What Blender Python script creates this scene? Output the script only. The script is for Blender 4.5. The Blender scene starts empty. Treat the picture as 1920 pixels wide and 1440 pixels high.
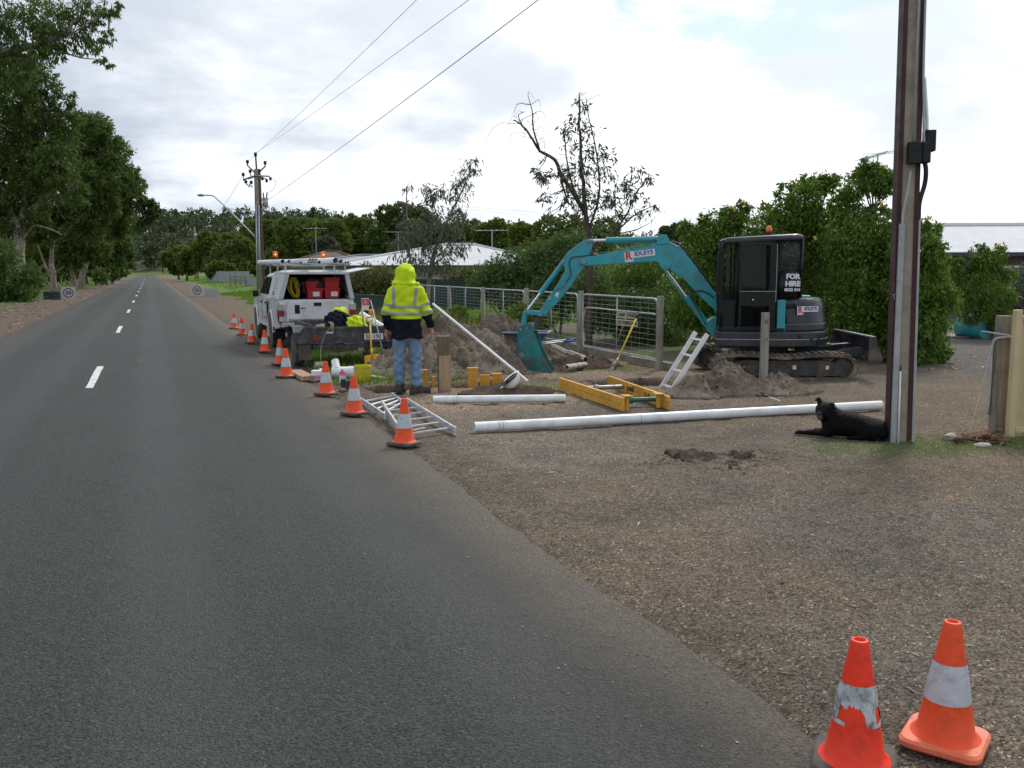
import bpy, bmesh, math, random
import numpy as np
from mathutils import Vector, Matrix
random.seed(7)
RNG = np.random.default_rng(7)
PI = math.pi
R = math.radians
C = bpy.context.scene.collection
sc = bpy.context.scene

# ------------------------------------------------------------------ camera
FPX, EYE = 1740.0, 1.68            # focal length in photo pixels, eye height
PITCH, YAW = R(6.979), R(21.2)     # down, and to the right of the road direction (+Y)
cam_d = bpy.data.cameras.new('camera')
cam_d.sensor_width = 36.0
cam_d.lens = 36.0 * FPX / 1920.0
cam_d.clip_start, cam_d.clip_end = 0.05, 4000.0
cam = bpy.data.objects.new('camera', cam_d)
cam.location = (0, 0, EYE)
cam.rotation_euler = (R(90) - PITCH, 0, -YAW)
C.objects.link(cam)
sc.camera = cam

# ------------------------------------------------------------------ sky, sun, exposure
SUN_AZ, SUN_EL = R(48), R(48)      # azimuth clockwise from +Y
world = bpy.data.worlds.new('World')
sc.world = world
world.use_nodes = True
wt = world.node_tree
wt.nodes.clear()
def wn(t, **kw):
    n = wt.nodes.new(t)
    for k, v in kw.items():
        setattr(n, k, v)
    return n
def wmath(op, a, b=None, c=None):
    n = wn('ShaderNodeMath', operation=op)
    for i, v in enumerate((a, b, c)):
        if v is None: continue
        if isinstance(v, (int, float)): n.inputs[i].default_value = v
        else: wt.links.new(v, n.inputs[i])
    return n.outputs[0]
def wmix(f, a, b):
    n = wn('ShaderNodeMix', data_type='RGBA')
    for s, v in ((n.inputs[0], f), (n.inputs[6], a), (n.inputs[7], b)):
        if isinstance(v, (int, float)): s.default_value = v
        elif isinstance(v, tuple): s.default_value = v
        else: wt.links.new(v, s)
    return n.outputs[2]
def wramp(f, lo, hi):
    n = wn('ShaderNodeMapRange', interpolation_type='SMOOTHSTEP')
    wt.links.new(f, n.inputs[0])
    n.inputs[1].default_value = lo; n.inputs[2].default_value = hi
    return n.outputs[0]
sky = wn('ShaderNodeTexSky', sky_type='NISHITA')
sky.sun_disc = False
sky.sun_elevation, sky.sun_rotation = SUN_EL, SUN_AZ
tc = wn('ShaderNodeTexCoord')
sep = wn('ShaderNodeSeparateXYZ')
wt.links.new(tc.outputs['Generated'], sep.inputs[0])
zc = wmath('MAXIMUM', sep.outputs[2], 0.0)
den = wmath('ADD', zc, 0.30)
cmb = wn('ShaderNodeCombineXYZ')
wt.links.new(wmath('DIVIDE', sep.outputs[0], den), cmb.inputs[0])
wt.links.new(wmath('DIVIDE', sep.outputs[1], den), cmb.inputs[1])
def wnoise(scale, detail, rough, off, dist=0.0):
    mp = wn('ShaderNodeMapping')
    mp.inputs['Location'].default_value = off
    wt.links.new(cmb.outputs[0], mp.inputs[0])
    n = wn('ShaderNodeTexNoise')
    n.inputs['Scale'].default_value = scale
    n.inputs['Detail'].default_value = detail
    n.inputs['Roughness'].default_value = rough
    n.inputs['Distortion'].default_value = dist
    wt.links.new(mp.outputs[0], n.inputs['Vector'])
    return n.outputs['Fac']
n_big = wnoise(0.85, 5, 0.55, (4.549, 1.361, 5.298), 0.3)
n_det = wnoise(2.1, 8, 0.58, (5.740, 16.204, 0.406), 0.15)
n_gap = wnoise(1.15, 7, 0.6, (19.130, 10.363, 4.764), 0.2)
dens = wmath('ADD', wmath('MULTIPLY', n_big, 0.62), wmath('MULTIPLY', n_det, 0.38))
# thin cloud towards the veiled sun is brighter: light scattered forward through it
sd = wn('ShaderNodeVectorMath', operation='DOT_PRODUCT')
wt.links.new(tc.outputs['Generated'], sd.inputs[0])
SUN_DIR = (math.sin(SUN_AZ) * math.cos(SUN_EL), math.cos(SUN_AZ) * math.cos(SUN_EL), math.sin(SUN_EL))
sd.inputs[1].default_value = SUN_DIR
fwd = wramp(sd.outputs['Value'], 0.40, 0.92)
thick = wramp(wmath('SUBTRACT', dens, wmath('MULTIPLY', fwd, 0.10)), 0.39, 0.545)
c_lit = wmix(fwd, (0.98, 1.02, 1.08, 1), (1.25, 1.27, 1.29, 1))
c_dark = wmix(fwd, (0.455, 0.52, 0.62, 1), (0.84, 0.89, 0.95, 1))
cloud = wmix(thick, c_lit, c_dark)
skyc = wn('ShaderNodeVectorMath', operation='SCALE')
wt.links.new(sky.outputs[0], skyc.inputs[0])
skyc.inputs['Scale'].default_value = 0.12
cover = wmath('SUBTRACT', 1.0, wmath('MULTIPLY', wmath('MULTIPLY', wramp(n_gap, 0.585, 0.66), 0.85), wramp(sep.outputs[2], 0.12, 0.22)))
col = wmix(cover, skyc.outputs[0], cloud)
bg = wn('ShaderNodeBackground')
wt.links.new(col, bg.inputs[0])
bg.inputs[1].default_value = 0.80
wo = wn('ShaderNodeOutputWorld')
wt.links.new(bg.outputs[0], wo.inputs[0])

sun_d = bpy.data.lights.new('sun', 'SUN')
sun_d.energy, sun_d.angle, sun_d.color = 1.5, R(11), (1.0, 0.96, 0.9)
sun = bpy.data.objects.new('sun', sun_d)
sun.rotation_euler = Vector(SUN_DIR).to_track_quat('Z', 'Y').to_euler()
sun.location = (10, 10, 40)
C.objects.link(sun)
sc.view_settings.view_transform = 'Standard'
sc.view_settings.look = 'None'
sc.view_settings.exposure = 0.5
sc.view_settings.gamma = 1.0
sc.view_settings.use_curve_mapping = False
sc.render.engine = 'CYCLES'
sc.cycles.max_bounces = 6
sc.cycles.transparent_max_bounces = 8
sc.cycles.use_denoising = True

# ------------------------------------------------------------------ surveying: photo pixel -> point in the place
_c, _s = math.cos(PITCH), math.sin(PITCH)
_cy, _sy = math.cos(YAW), math.sin(YAW)
def ray(u, v):
    a, b = (u - 960) / FPX, (v - 720) / FPX
    fw, up = _c - b * _s, -_s - b * _c
    return Vector((fw * _sy + a * _cy, fw * _cy - a * _sy, up))
def G(u, v, z=0.0):                 # on level ground at height z
    d = ray(u, v); return d * ((z - EYE) / d.z) + Vector((0, 0, EYE))
def AY(u, v, y):                    # on the plane y = const
    d = ray(u, v); return d * (y / d.y) + Vector((0, 0, EYE))
def AX(u, v, x):
    d = ray(u, v); return d * (x / d.x) + Vector((0, 0, EYE))
def AD(u, v, dist):                 # at a horizontal distance straight ahead
    b = (v - 720) / FPX
    d = ray(u, v); return d * (dist / (_c - b * _s)) + Vector((0, 0, EYE))
def ppm(dist): return FPX / dist    # photo pixels per metre

# ------------------------------------------------------------------ noise (numpy)
def _h(ix, iy, iz=0):
    n = (ix * 374761393 + iy * 668265263 + iz * 2147483647 + 1013904223) & 0x7fffffff
    n = ((n ^ (n >> 13)) * 1274126177) & 0x7fffffff
    return ((n ^ (n >> 16)) & 0xffff) / 65535.0
def vn2(x, y, seed=0):
    x = np.asarray(x, float); y = np.asarray(y, float)
    ix, iy = np.floor(x).astype(np.int64), np.floor(y).astype(np.int64)
    fx, fy = x - ix, y - iy
    fx, fy = fx * fx * (3 - 2 * fx), fy * fy * (3 - 2 * fy)
    a, b = _h(ix, iy, seed), _h(ix + 1, iy, seed)
    c, d = _h(ix, iy + 1, seed), _h(ix + 1, iy + 1, seed)
    return (a * (1 - fx) + b * fx) * (1 - fy) + (c * (1 - fx) + d * fx) * fy
def fbm2(x, y, oct=4, seed=0):
    t, a, s = 0.0, 0.5, 0.0
    for i in range(oct):
        t = t + a * vn2(x, y, seed + i * 17); s += a
        x, y, a = np.asarray(x) * 2.03 + 11.3, np.asarray(y) * 2.03 + 4.7, a * 0.5
    return t / s
def sstep(a, b, x):
    t = np.clip((x - a) / (b - a), 0, 1); return t * t * (3 - 2 * t)

# ------------------------------------------------------------------ object helpers
def tag(o, label=None, cat=None, group=None, kind=None):
    if label: o['label'] = label
    if cat: o['category'] = cat
    if group: o['group'] = group
    if kind: o['kind'] = kind
    return o
def thing(name, label, cat, loc=(0, 0, 0), rz=0.0, group=None):
    o = bpy.data.objects.new(name, None)
    o.empty_display_size = 0.1
    o.location = loc; o.rotation_euler = (0, 0, rz)
    C.objects.link(o)
    return tag(o, label, cat, group)
def link(name, me, mat, parent=None, smooth=False):
    o = bpy.data.objects.new(name, me)
    if mat is not None:
        for m in (mat if isinstance(mat, (list, tuple)) else [mat]):
            me.materials.append(m)
    if smooth:
        me.polygons.foreach_set('use_smooth', [True] * len(me.polygons))
    C.objects.link(o)
    if parent is not None: o.parent = parent
    return o
def npmesh(name, V, F, colors=None):
    V = np.asarray(V, np.float32); F = np.asarray(F, np.int32)
    me = bpy.data.meshes.new(name)
    k = F.shape[1]
    me.vertices.add(len(V)); me.vertices.foreach_set('co', V.ravel())
    me.loops.add(F.size); me.loops.foreach_set('vertex_index', F.ravel())
    me.polygons.add(len(F))
    me.polygons.foreach_set('loop_start', np.arange(0, F.size, k, dtype=np.int32))
    me.polygons.foreach_set('loop_total', np.full(len(F), k, np.int32))
    me.update(calc_edges=True)
    if colors is not None:
        at = me.color_attributes.new('zone', 'FLOAT_COLOR', 'POINT')
        at.data.foreach_set('color', np.asarray(colors, np.float32).ravel())
    return me
def copy_tree(o, parent=None):
    c = o.copy(); C.objects.link(c); c.parent = parent
    for ch in list(o.children): copy_tree(ch, c)
    return c
def frame(d):
    d = Vector(d).normalized()
    a = Vector((0, 0, 1)) if abs(d.z) < 0.95 else Vector((1, 0, 0))
    s = d.cross(a).normalized()
    return s, d.cross(s).normalized() * -1
class MB:
    """collects shapes into one mesh"""
    def __init__(self): self.v, self.f = [], []
    def add(self, vs, fs):
        b = len(self.v)
        self.v += [tuple(p) for p in vs]
        self.f += [tuple(i + b for i in f) for f in fs]
        return self
    def box(self, c, s, rot=None):
        hx, hy, hz = s[0] / 2, s[1] / 2, s[2] / 2
        vs = [Vector((x, y, z)) for x in (-hx, hx) for y in (-hy, hy) for z in (-hz, hz)]
        if rot is not None:
            m = rot if isinstance(rot, Matrix) else Matrix.Rotation(rot, 3, 'Z')
            vs = [m @ p for p in vs]
        c = Vector(c)
        return self.add([p + c for p in vs], [(0, 1, 3, 2), (4, 6, 7, 5), (0, 4, 5, 1), (2, 3, 7, 6), (0, 2, 6, 4), (1, 5, 7, 3)])
    def bar(self, p0, p1, w, h, up=(0, 0, 1)):      # rectangular bar from p0 to p1: w sideways, h along up
        p0, p1 = Vector(p0), Vector(p1); d = (p1 - p0).normalized()
        s = d.cross(Vector(up))
        if s.length < 1e-4: s = d.cross(Vector((0, 1, 0)))
        s.normalize(); t = s.cross(d).normalized()
        vs = []
        for p in (p0, p1):
            for a, b in ((-1, -1), (1, -1), (1, 1), (-1, 1)):
                vs.append(p + s * (a * w / 2) + t * (b * h / 2))
        return self.add(vs, [(0, 1, 2, 3), (7, 6, 5, 4), (0, 4, 5, 1), (1, 5, 6, 2), (2, 6, 7, 3), (3, 7, 4, 0)])
    def tube(self, pts, r, n=10, caps=True):
        pts = [Vector(p) for p in pts]
        rs = r if isinstance(r, (list, tuple)) else [r] * len(pts)
        b = len(self.v); ring = []
        d0 = (pts[1] - pts[0]).normalized(); s, t = frame(d0)
        for i, p in enumerate(pts):
            if i == 0: d = d0
            elif i == len(pts) - 1: d = (pts[i] - pts[i - 1]).normalized()
            else: d = ((pts[i + 1] - pts[i]).normalized() + (pts[i] - pts[i - 1]).normalized()).normalized()
            s = (s - d * s.dot(d)).normalized(); t = d.cross(s)
            for k in range(n):
                a = 2 * PI * k / n
                self.v.append(tuple(p + (s * math.cos(a) + t * math.sin(a)) * rs[i]))
        for i in range(len(pts) - 1):
            for k in range(n):
                k2 = (k + 1) % n
                self.f.append((b + i * n + k, b + i * n + k2, b + (i + 1) * n + k2, b + (i + 1) * n + k))
        if caps:
            self.f.append(tuple(b + k for k in reversed(range(n))))
            self.f.append(tuple(b + (len(pts) - 1) * n + k for k in range(n)))
        return self
    def pipe(self, p0, p1, r, th, n=20):            # open pipe with wall thickness
        p0, p1 = Vector(p0), Vector(p1); d = (p1 - p0).normalized(); s, t = frame(d)
        b = len(self.v)
        for p, rr in ((p0, r), (p1, r), (p1, r - th), (p0, r - th)):
            for k in range(n):
                a = 2 * PI * k / n
                self.v.append(tuple(p + (s * math.cos(a) + t * math.sin(a)) * rr))
        for i in range(4):
            j = (i + 1) % 4
            for k in range(n):
                k2 = (k + 1) % n
                self.f.append((b + i * n + k, b + i * n + k2, b + j * n + k2, b + j * n + k))
        return self
    def lathe(self, prof, n=24, c=(0, 0, 0), caps=True):
        b = len(self.v); c = Vector(c)
        for r_, z in prof:
            for k in range(n):
                a = 2 * PI * k / n
                self.v.append((c.x + r_ * math.cos(a), c.y + r_ * math.sin(a), c.z + z))
        m = len(prof)
        for i in range(m - 1):
            for k in range(n):
                k2 = (k + 1) % n
                self.f.append((b + i * n + k, b + i * n + k2, b + (i + 1) * n + k2, b + (i + 1) * n + k))
        if caps:
            self.f.append(tuple(b + k for k in reversed(range(n))))
            self.f.append(tuple(b + (m - 1) * n + k for k in range(n)))
        return self
    def prism(self, poly, a0, a1, axis='y'):
        """2-D outline extruded from a0 to a1 along an axis (outline axes are the other two, in xyz order)"""
        def P(p, a):
            return {'x': (a, p[0], p[1]), 'y': (p[0], a, p[1]), 'z': (p[0], p[1], a)}[axis]
        n = len(poly)
        vs = [P(p, a0) for p in poly] + [P(p, a1) for p in poly]
        fs = [tuple(range(n)), tuple(range(2 * n - 1, n - 1, -1))]
        fs += [(i, i + n, (i + 1) % n + n, (i + 1) % n) for i in range(n)]
        return self.add(vs, fs)
    def quad(self, a, b, c, d): return self.add([a, b, c, d], [(0, 1, 2, 3)])
    def ball(self, c, r, n=12, m=8, sq=(1, 1, 1)):
        c = Vector(c); vs = []; fs = []
        vs.append((c.x, c.y, c.z - r * sq[2]))
        for i in range(1, m):
            a = -PI / 2 + PI * i / m
            for k in range(n):
                b = 2 * PI * k / n
                vs.append((c.x + r * sq[0] * math.cos(a) * math.cos(b), c.y + r * sq[1] * math.cos(a) * math.sin(b), c.z + r * sq[2] * math.sin(a)))
        vs.append((c.x, c.y, c.z + r * sq[2]))
        for k in range(n): fs.append((0, 1 + (k + 1) % n, 1 + k))
        for i in range(m - 2):
            for k in range(n):
                k2 = (k + 1) % n
                fs.append((1 + i * n + k, 1 + i * n + k2, 1 + (i + 1) * n + k2, 1 + (i + 1) * n + k))
        for k in range(n): fs.append((len(vs) - 1, 1 + (m - 2) * n + k, 1 + (m - 2) * n + (k + 1) % n))
        return self.add(vs, fs)
    def loft(self, rings, caps=True):
        b = len(self.v); n = len(rings[0])
        for r_ in rings: self.v += [tuple(p) for p in r_]
        for i in range(len(rings) - 1):
            for k in range(n):
                k2 = (k + 1) % n
                self.f.append((b + i * n + k, b + i * n + k2, b + (i + 1) * n + k2, b + (i + 1) * n + k))
        if caps:
            self.f.append(tuple(b + k for k in reversed(range(n))))
            self.f.append(tuple(b + (len(rings) - 1) * n + k for k in range(n)))
        return self
    def build(self, name, mat, parent=None, smooth=False, bevel=0.0, seg=2, auto=False, fix=True):
        me = bpy.data.meshes.new(name)
        me.from_pydata(self.v, [], self.f)
        if fix:
            bm = bmesh.new(); bm.from_mesh(me)
            bmesh.ops.recalc_face_normals(bm, faces=bm.faces)
            bm.to_mesh(me); bm.free()
        me.update()
        o = link(name, me, mat, parent, smooth or auto)
        if auto:
            me.set_sharp_from_angle(angle=R(38))
        if bevel > 0:
            m = o.modifiers.new('bevel', 'BEVEL')
            m.width, m.segments, m.limit_method, m.angle_limit = bevel, seg, 'ANGLE', R(35)
            m.harden_normals = False
        return o
def curve_pts(pts, n=8):
    """Catmull-Rom through the points"""
    P = [Vector(p) for p in pts]; P = [P[0] * 2 - P[1]] + P + [P[-1] * 2 - P[-2]]
    out = []
    for i in range(1, len(P) - 2):
        for k in range(n):
            t = k / n
            a, b, c, d = P[i - 1], P[i], P[i + 1], P[i + 2]
            out.append(0.5 * ((2 * b) + (c - a) * t + (2 * a - 5 * b + 4 * c - d) * t * t + (3 * b - a - 3 * c + d) * t ** 3))
    out.append(P[-2]); return out
def rrect(w, h, r, n=5, cx=0.0, cy=0.0):
    out = []
    for sx, sy, a0 in ((1, 1, 0), (-1, 1, 90), (-1, -1, 180), (1, -1, 270)):
        for k in range(n + 1):
            a = R(a0 + 90 * k / n)
            out.append((cx + sx * (w / 2 - r) + r * math.cos(a), cy + sy * (h / 2 - r) + r * math.sin(a)))
    return out
_font_dg = None
def text(name, s, size, mat, parent, M4, extrude=0.002, bold=0.0, align='CENTER', sx=1.0, shear=0.0):
    cu = bpy.data.curves.new(name, 'FONT')
    cu.body, cu.size, cu.extrude, cu.align_x, cu.align_y = s, size, extrude, align, 'CENTER'
    cu.offset = bold; cu.shear = shear; cu.resolution_u = 3
    o = bpy.data.objects.new(name, cu); C.objects.link(o)
    dg = bpy.context.evaluated_depsgraph_get()
    me = bpy.data.meshes.new_from_object(o.evaluated_get(dg))
    bpy.data.objects.remove(o); bpy.data.curves.remove(cu)
    me.name = name
    me.transform(M4 @ Matrix.Diagonal((sx, 1, 1, 1)))
    me.materials.clear()
    return link(name, me, mat, parent)
def basis(o, x, y):
    x, y = Vector(x).normalized(), Vector(y).normalized(); z = x.cross(y).normalized(); y = z.cross(x)
    m = Matrix((x, y, z)).transposed().to_4x4(); m.translation = Vector(o); return m

# ------------------------------------------------------------------ implicit surfaces (for bodies and cloth)
def surfnet(f, lo, hi, h):
    n = [int(math.ceil((hi[i] - lo[i]) / h)) + 1 for i in range(3)]
    ax = [np.float32(lo[i]) + np.float32(h) * np.arange(n[i], dtype=np.float32) for i in range(3)]
    X, Y, Z = np.meshgrid(*ax, indexing='ij')
    val = f(X, Y, Z).astype(np.float32)
    ins = val < 0
    cnt = np.zeros([k - 1 for k in n], np.int16)
    acc = np.zeros([k - 1 for k in n] + [3], np.float32)
    sl = lambda o: tuple(slice(o[i], n[i] - 1 + o[i]) for i in range(3))
    for a in range(3):
        b, c = [i for i in range(3) if i != a]
        for ob in (0, 1):
            for oc in (0, 1):
                o0 = [0, 0, 0]; o0[b], o0[c] = ob, oc
                o1 = list(o0); o1[a] = 1
                v0, v1 = val[sl(o0)], val[sl(o1)]
                m = (v0 < 0) != (v1 < 0)
                t = np.where(m, v0 / np.where(m, v0 - v1, 1), 0)
                cnt += m
                acc[..., a] += np.where(m, t, 0)
                acc[..., b] += m * ob
                acc[..., c] += m * oc
    act = cnt > 0
    idx = -np.ones(cnt.shape, np.int64); idx[act] = np.arange(act.sum())
    I = np.argwhere(act)
    V = (I + acc[act] / cnt[act][:, None]) * h + np.array(lo)
    F = []
    for a in range(3):
        b, c = (a + 1) % 3, (a + 2) % 3
        s0 = [slice(None)] * 3; s1 = [slice(None)] * 3
        s0[a], s1[a] = slice(0, -1), slice(1, None)
        d = ins[tuple(s0)] != ins[tuple(s1)]
        E_ = np.argwhere(d)
        E_ = E_[(E_[:, b] > 0) & (E_[:, c] > 0) & (E_[:, b] < n[b] - 1) & (E_[:, c] < n[c] - 1)]
        if not len(E_): continue
        q = []
        for ob, oc in ((-1, -1), (0, -1), (0, 0), (-1, 0)):
            J = E_.copy(); J[:, b] += ob; J[:, c] += oc
            q.append(idx[J[:, 0], J[:, 1], J[:, 2]])
        q = np.stack(q, 1)
        flip = ~ins[E_[:, 0], E_[:, 1], E_[:, 2]]
        q[flip] = q[flip][:, ::-1]
        F.append(q)
    return V, np.concatenate(F)
def cap(X, Y, Z, a, b, ra, rb, sq=1.0):
    a, b = np.array(a, np.float32), np.array(b, np.float32); d = b - a
    px, py, pz = X - a[0], Y - a[1], Z - a[2]
    t = np.clip((px * d[0] + py * d[1] + pz * d[2]) / max(float(d @ d), 1e-9), 0, 1)
    return np.sqrt((px - t * d[0]) ** 2 + ((py - t * d[1]) / sq) ** 2 + (pz - t * d[2]) ** 2) - (ra + (rb - ra) * t)
def ell(X, Y, Z, c, r):
    r = np.array(r, np.float32)
    k = np.sqrt(((X - c[0]) / r[0]) ** 2 + ((Y - c[1]) / r[1]) ** 2 + ((Z - c[2]) / r[2]) ** 2)
    return (k - 1) * float(r.min())
def smin(a, b, k):
    h = np.clip(0.5 + 0.5 * (b - a) / k, 0, 1)
    return b + (a - b) * h - k * h * (1 - h)
def sdf_obj(name, f, lo, hi, h, mat, parent, smooth=True):
    V, F = surfnet(f, lo, hi, h)
    return link(name, npmesh(name, V, F), mat, parent, smooth)

# ================================================================== materials
class NT:
    def __init__(self, name):
        self.m = bpy.data.materials.new(name); self.m.use_nodes = True
        self.t = self.m.node_tree; self.p = self.t.nodes['Principled BSDF']
        self.tc = self.t.nodes.new('ShaderNodeTexCoord')
    def n(self, t, **kw):
        n = self.t.nodes.new(t)
        for k, v in kw.items(): setattr(n, k, v)
        return n
    def set(self, s, v):
        if isinstance(v, (int, float)): s.default_value = v
        elif isinstance(v, tuple): s.default_value = v if len(v) == len(s.default_value) else tuple(v) + (1,)
        else: self.t.links.new(v, s)
    def noise(self, scale, detail=4, rough=0.55, vec=None, out='Fac', sc=None, dist=0.0):
        n = self.n('ShaderNodeTexNoise'); n.inputs['Scale'].default_value = scale
        n.inputs['Detail'].default_value = detail; n.inputs['Roughness'].default_value = rough
        n.inputs['Distortion'].default_value = dist
        v = vec if vec is not None else self.tc.outputs['Object']
        if sc:
            mp = self.n('ShaderNodeMapping'); mp.inputs['Scale'].default_value = sc
            self.t.links.new(v, mp.inputs[0]); v = mp.outputs[0]
        self.t.links.new(v, n.inputs['Vector']); return n.outputs[out]
    def voro(self, scale, out='Color', feature='F1', vec=None):
        n = self.n('ShaderNodeTexVoronoi', feature=feature); n.inputs['Scale'].default_value = scale
        self.t.links.new(vec if vec is not None else self.tc.outputs['Object'], n.inputs['Vector']); return n.outputs[out]
    def rng(self, f, a, b, c=0.0, d=1.0, smooth=True):
        n = self.n('ShaderNodeMapRange')
        if smooth: n.interpolation_type = 'SMOOTHSTEP'
        self.t.links.new(f, n.inputs[0])
        for i, v in enumerate((a, b, c, d)): n.inputs[i + 1].default_value = v
        return n.outputs[0]
    def mix(self, f, a, b, mode='MIX'):
        n = self.n('ShaderNodeMix', data_type='RGBA', blend_type=mode)
        self.set(n.inputs[0], f); self.set(n.inputs[6], a); self.set(n.inputs[7], b); return n.outputs[2]
    def math(self, op, a, b=0.0):
        n = self.n('ShaderNodeMath', operation=op); self.set(n.inputs[0], a); self.set(n.inputs[1], b); return n.outputs[0]
    def bump(self, h, dist, strength=1.0):
        n = self.n('ShaderNodeBump'); n.inputs['Distance'].default_value = dist; n.inputs['Strength'].default_value = strength
        self.t.links.new(h, n.inputs['Height']); self.t.links.new(n.outputs[0], self.p.inputs['Normal'])
    def base(self, v): self.set(self.p.inputs['Base Color'], v)
    def inp(self, k, v): self.set(self.p.inputs[k], v)
def sc3(c, k): return tuple(min(1.0, x * k) for x in c)
def M(name, col, rough=0.55, metal=0.0, var=0.18, scale=6.0, dirt=None, dirt_amt=0.4, dirt_scale=3.0, bump=0.0, bscale=40.0, spec=0.4, coat=0.0, stretch=None):
    """painted / plastic / metal surface with uneven tone, grime and fine relief"""
    t = NT(name)
    f = t.noise(scale, 5, 0.6, sc=stretch)
    c = t.mix(t.rng(f, 0.3, 0.7), sc3(col, 1 - var), sc3(col, 1 + var))
    if dirt:
        g = t.noise(dirt_scale, 7, 0.68, dist=0.3)
        c = t.mix(t.math('MULTIPLY', t.rng(g, 0.46, 0.66), dirt_amt), c, dirt)
    t.base(c)
    t.inp('Roughness', t.rng(t.noise(scale * 2.3, 3), 0.2, 0.8, max(0.05, rough - 0.1), min(1, rough + 0.12)))
    t.inp('Metallic', metal); t.p.inputs['Specular IOR Level'].default_value = spec
    if coat: t.p.inputs['Coat Weight'].default_value = coat; t.p.inputs['Coat Roughness'].default_value = 0.12
    if bump: t.bump(t.noise(bscale, 5, 0.6, sc=stretch), bump)
    return t.m
def wood(name, c1, c2, axis=2, rough=0.8, scale=9.0):
    t = NT(name); s = [1.0, 1.0, 1.0]; s[axis] = 0.07
    g = t.noise(scale * 3, 6, 0.65, sc=tuple(s), dist=0.4)
    w = t.noise(scale * 0.4, 4, 0.6)
    c = t.mix(t.rng(g, 0.3, 0.7), c1, c2)
    c = t.mix(t.rng(w, 0.45, 0.7, 0, 0.5), c, sc3(c1, 0.6))
    t.base(c); t.inp('Roughness', rough); t.bump(g, 0.004); return t.m
def leaf(name, c1, c2, trans=0.25, gloss=0.22, back=None):
    """c1..c2: spread of colour between single leaves; trans: share of light let through"""
    t = NT(name)
    g = t.n('ShaderNodeNewGeometry')
    c = t.mix(g.outputs['Random Per Island'], c1, c2)
    big = t.noise(0.35, 3)
    c = t.mix(t.rng(big, 0.3, 0.7, 0.0, 0.55), c, sc3(c2, 1.15))
    t.base(c); t.inp('Roughness', 0.55); t.p.inputs['Specular IOR Level'].default_value = gloss
    tr = t.n('ShaderNodeBsdfTranslucent'); t.t.links.new(t.mix(0.5, c, (0.10, 0.16, 0.02, 1)), tr.inputs[0])
    mx = t.n('ShaderNodeMixShader'); mx.inputs[0].default_value = trans
    t.t.links.new(t.p.outputs[0], mx.inputs[1]); t.t.links.new(tr.outputs[0], mx.inputs[2])
    t.t.links.new(mx.outputs[0], t.t.nodes['Material Output'].inputs[0]); return t.m
def glass(name, tint, alpha, rough=0.03):
    """thin tinted glazing: part of the light goes straight through"""
    t = NT(name); t.base(tint); t.inp('Roughness', rough); t.p.inputs['Specular IOR Level'].default_value = 0.4
    tr = t.n('ShaderNodeBsdfTransparent'); tr.inputs[0].default_value = (0.7, 0.78, 0.74, 1)
    mx = t.n('ShaderNodeMixShader'); mx.inputs[0].default_value = alpha
    t.t.links.new(tr.outputs[0], mx.inputs[1]); t.t.links.new(t.p.outputs[0], mx.inputs[2])
    t.t.links.new(mx.outputs[0], t.t.nodes['Material Output'].inputs[0]); return t.m
def bark(name, c1, c2, c3):
    t = NT(name)
    g = t.noise(3.0, 7, 0.62, sc=(3, 3, 0.5), dist=0.6); h = t.noise(1.1, 4)
    c = t.mix(t.rng(g, 0.35, 0.65), c1, c2); c = t.mix(t.rng(h, 0.5, 0.7), c, c3)
    t.base(c); t.inp('Roughness', 0.85); t.bump(g, 0.03); return t.m

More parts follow.
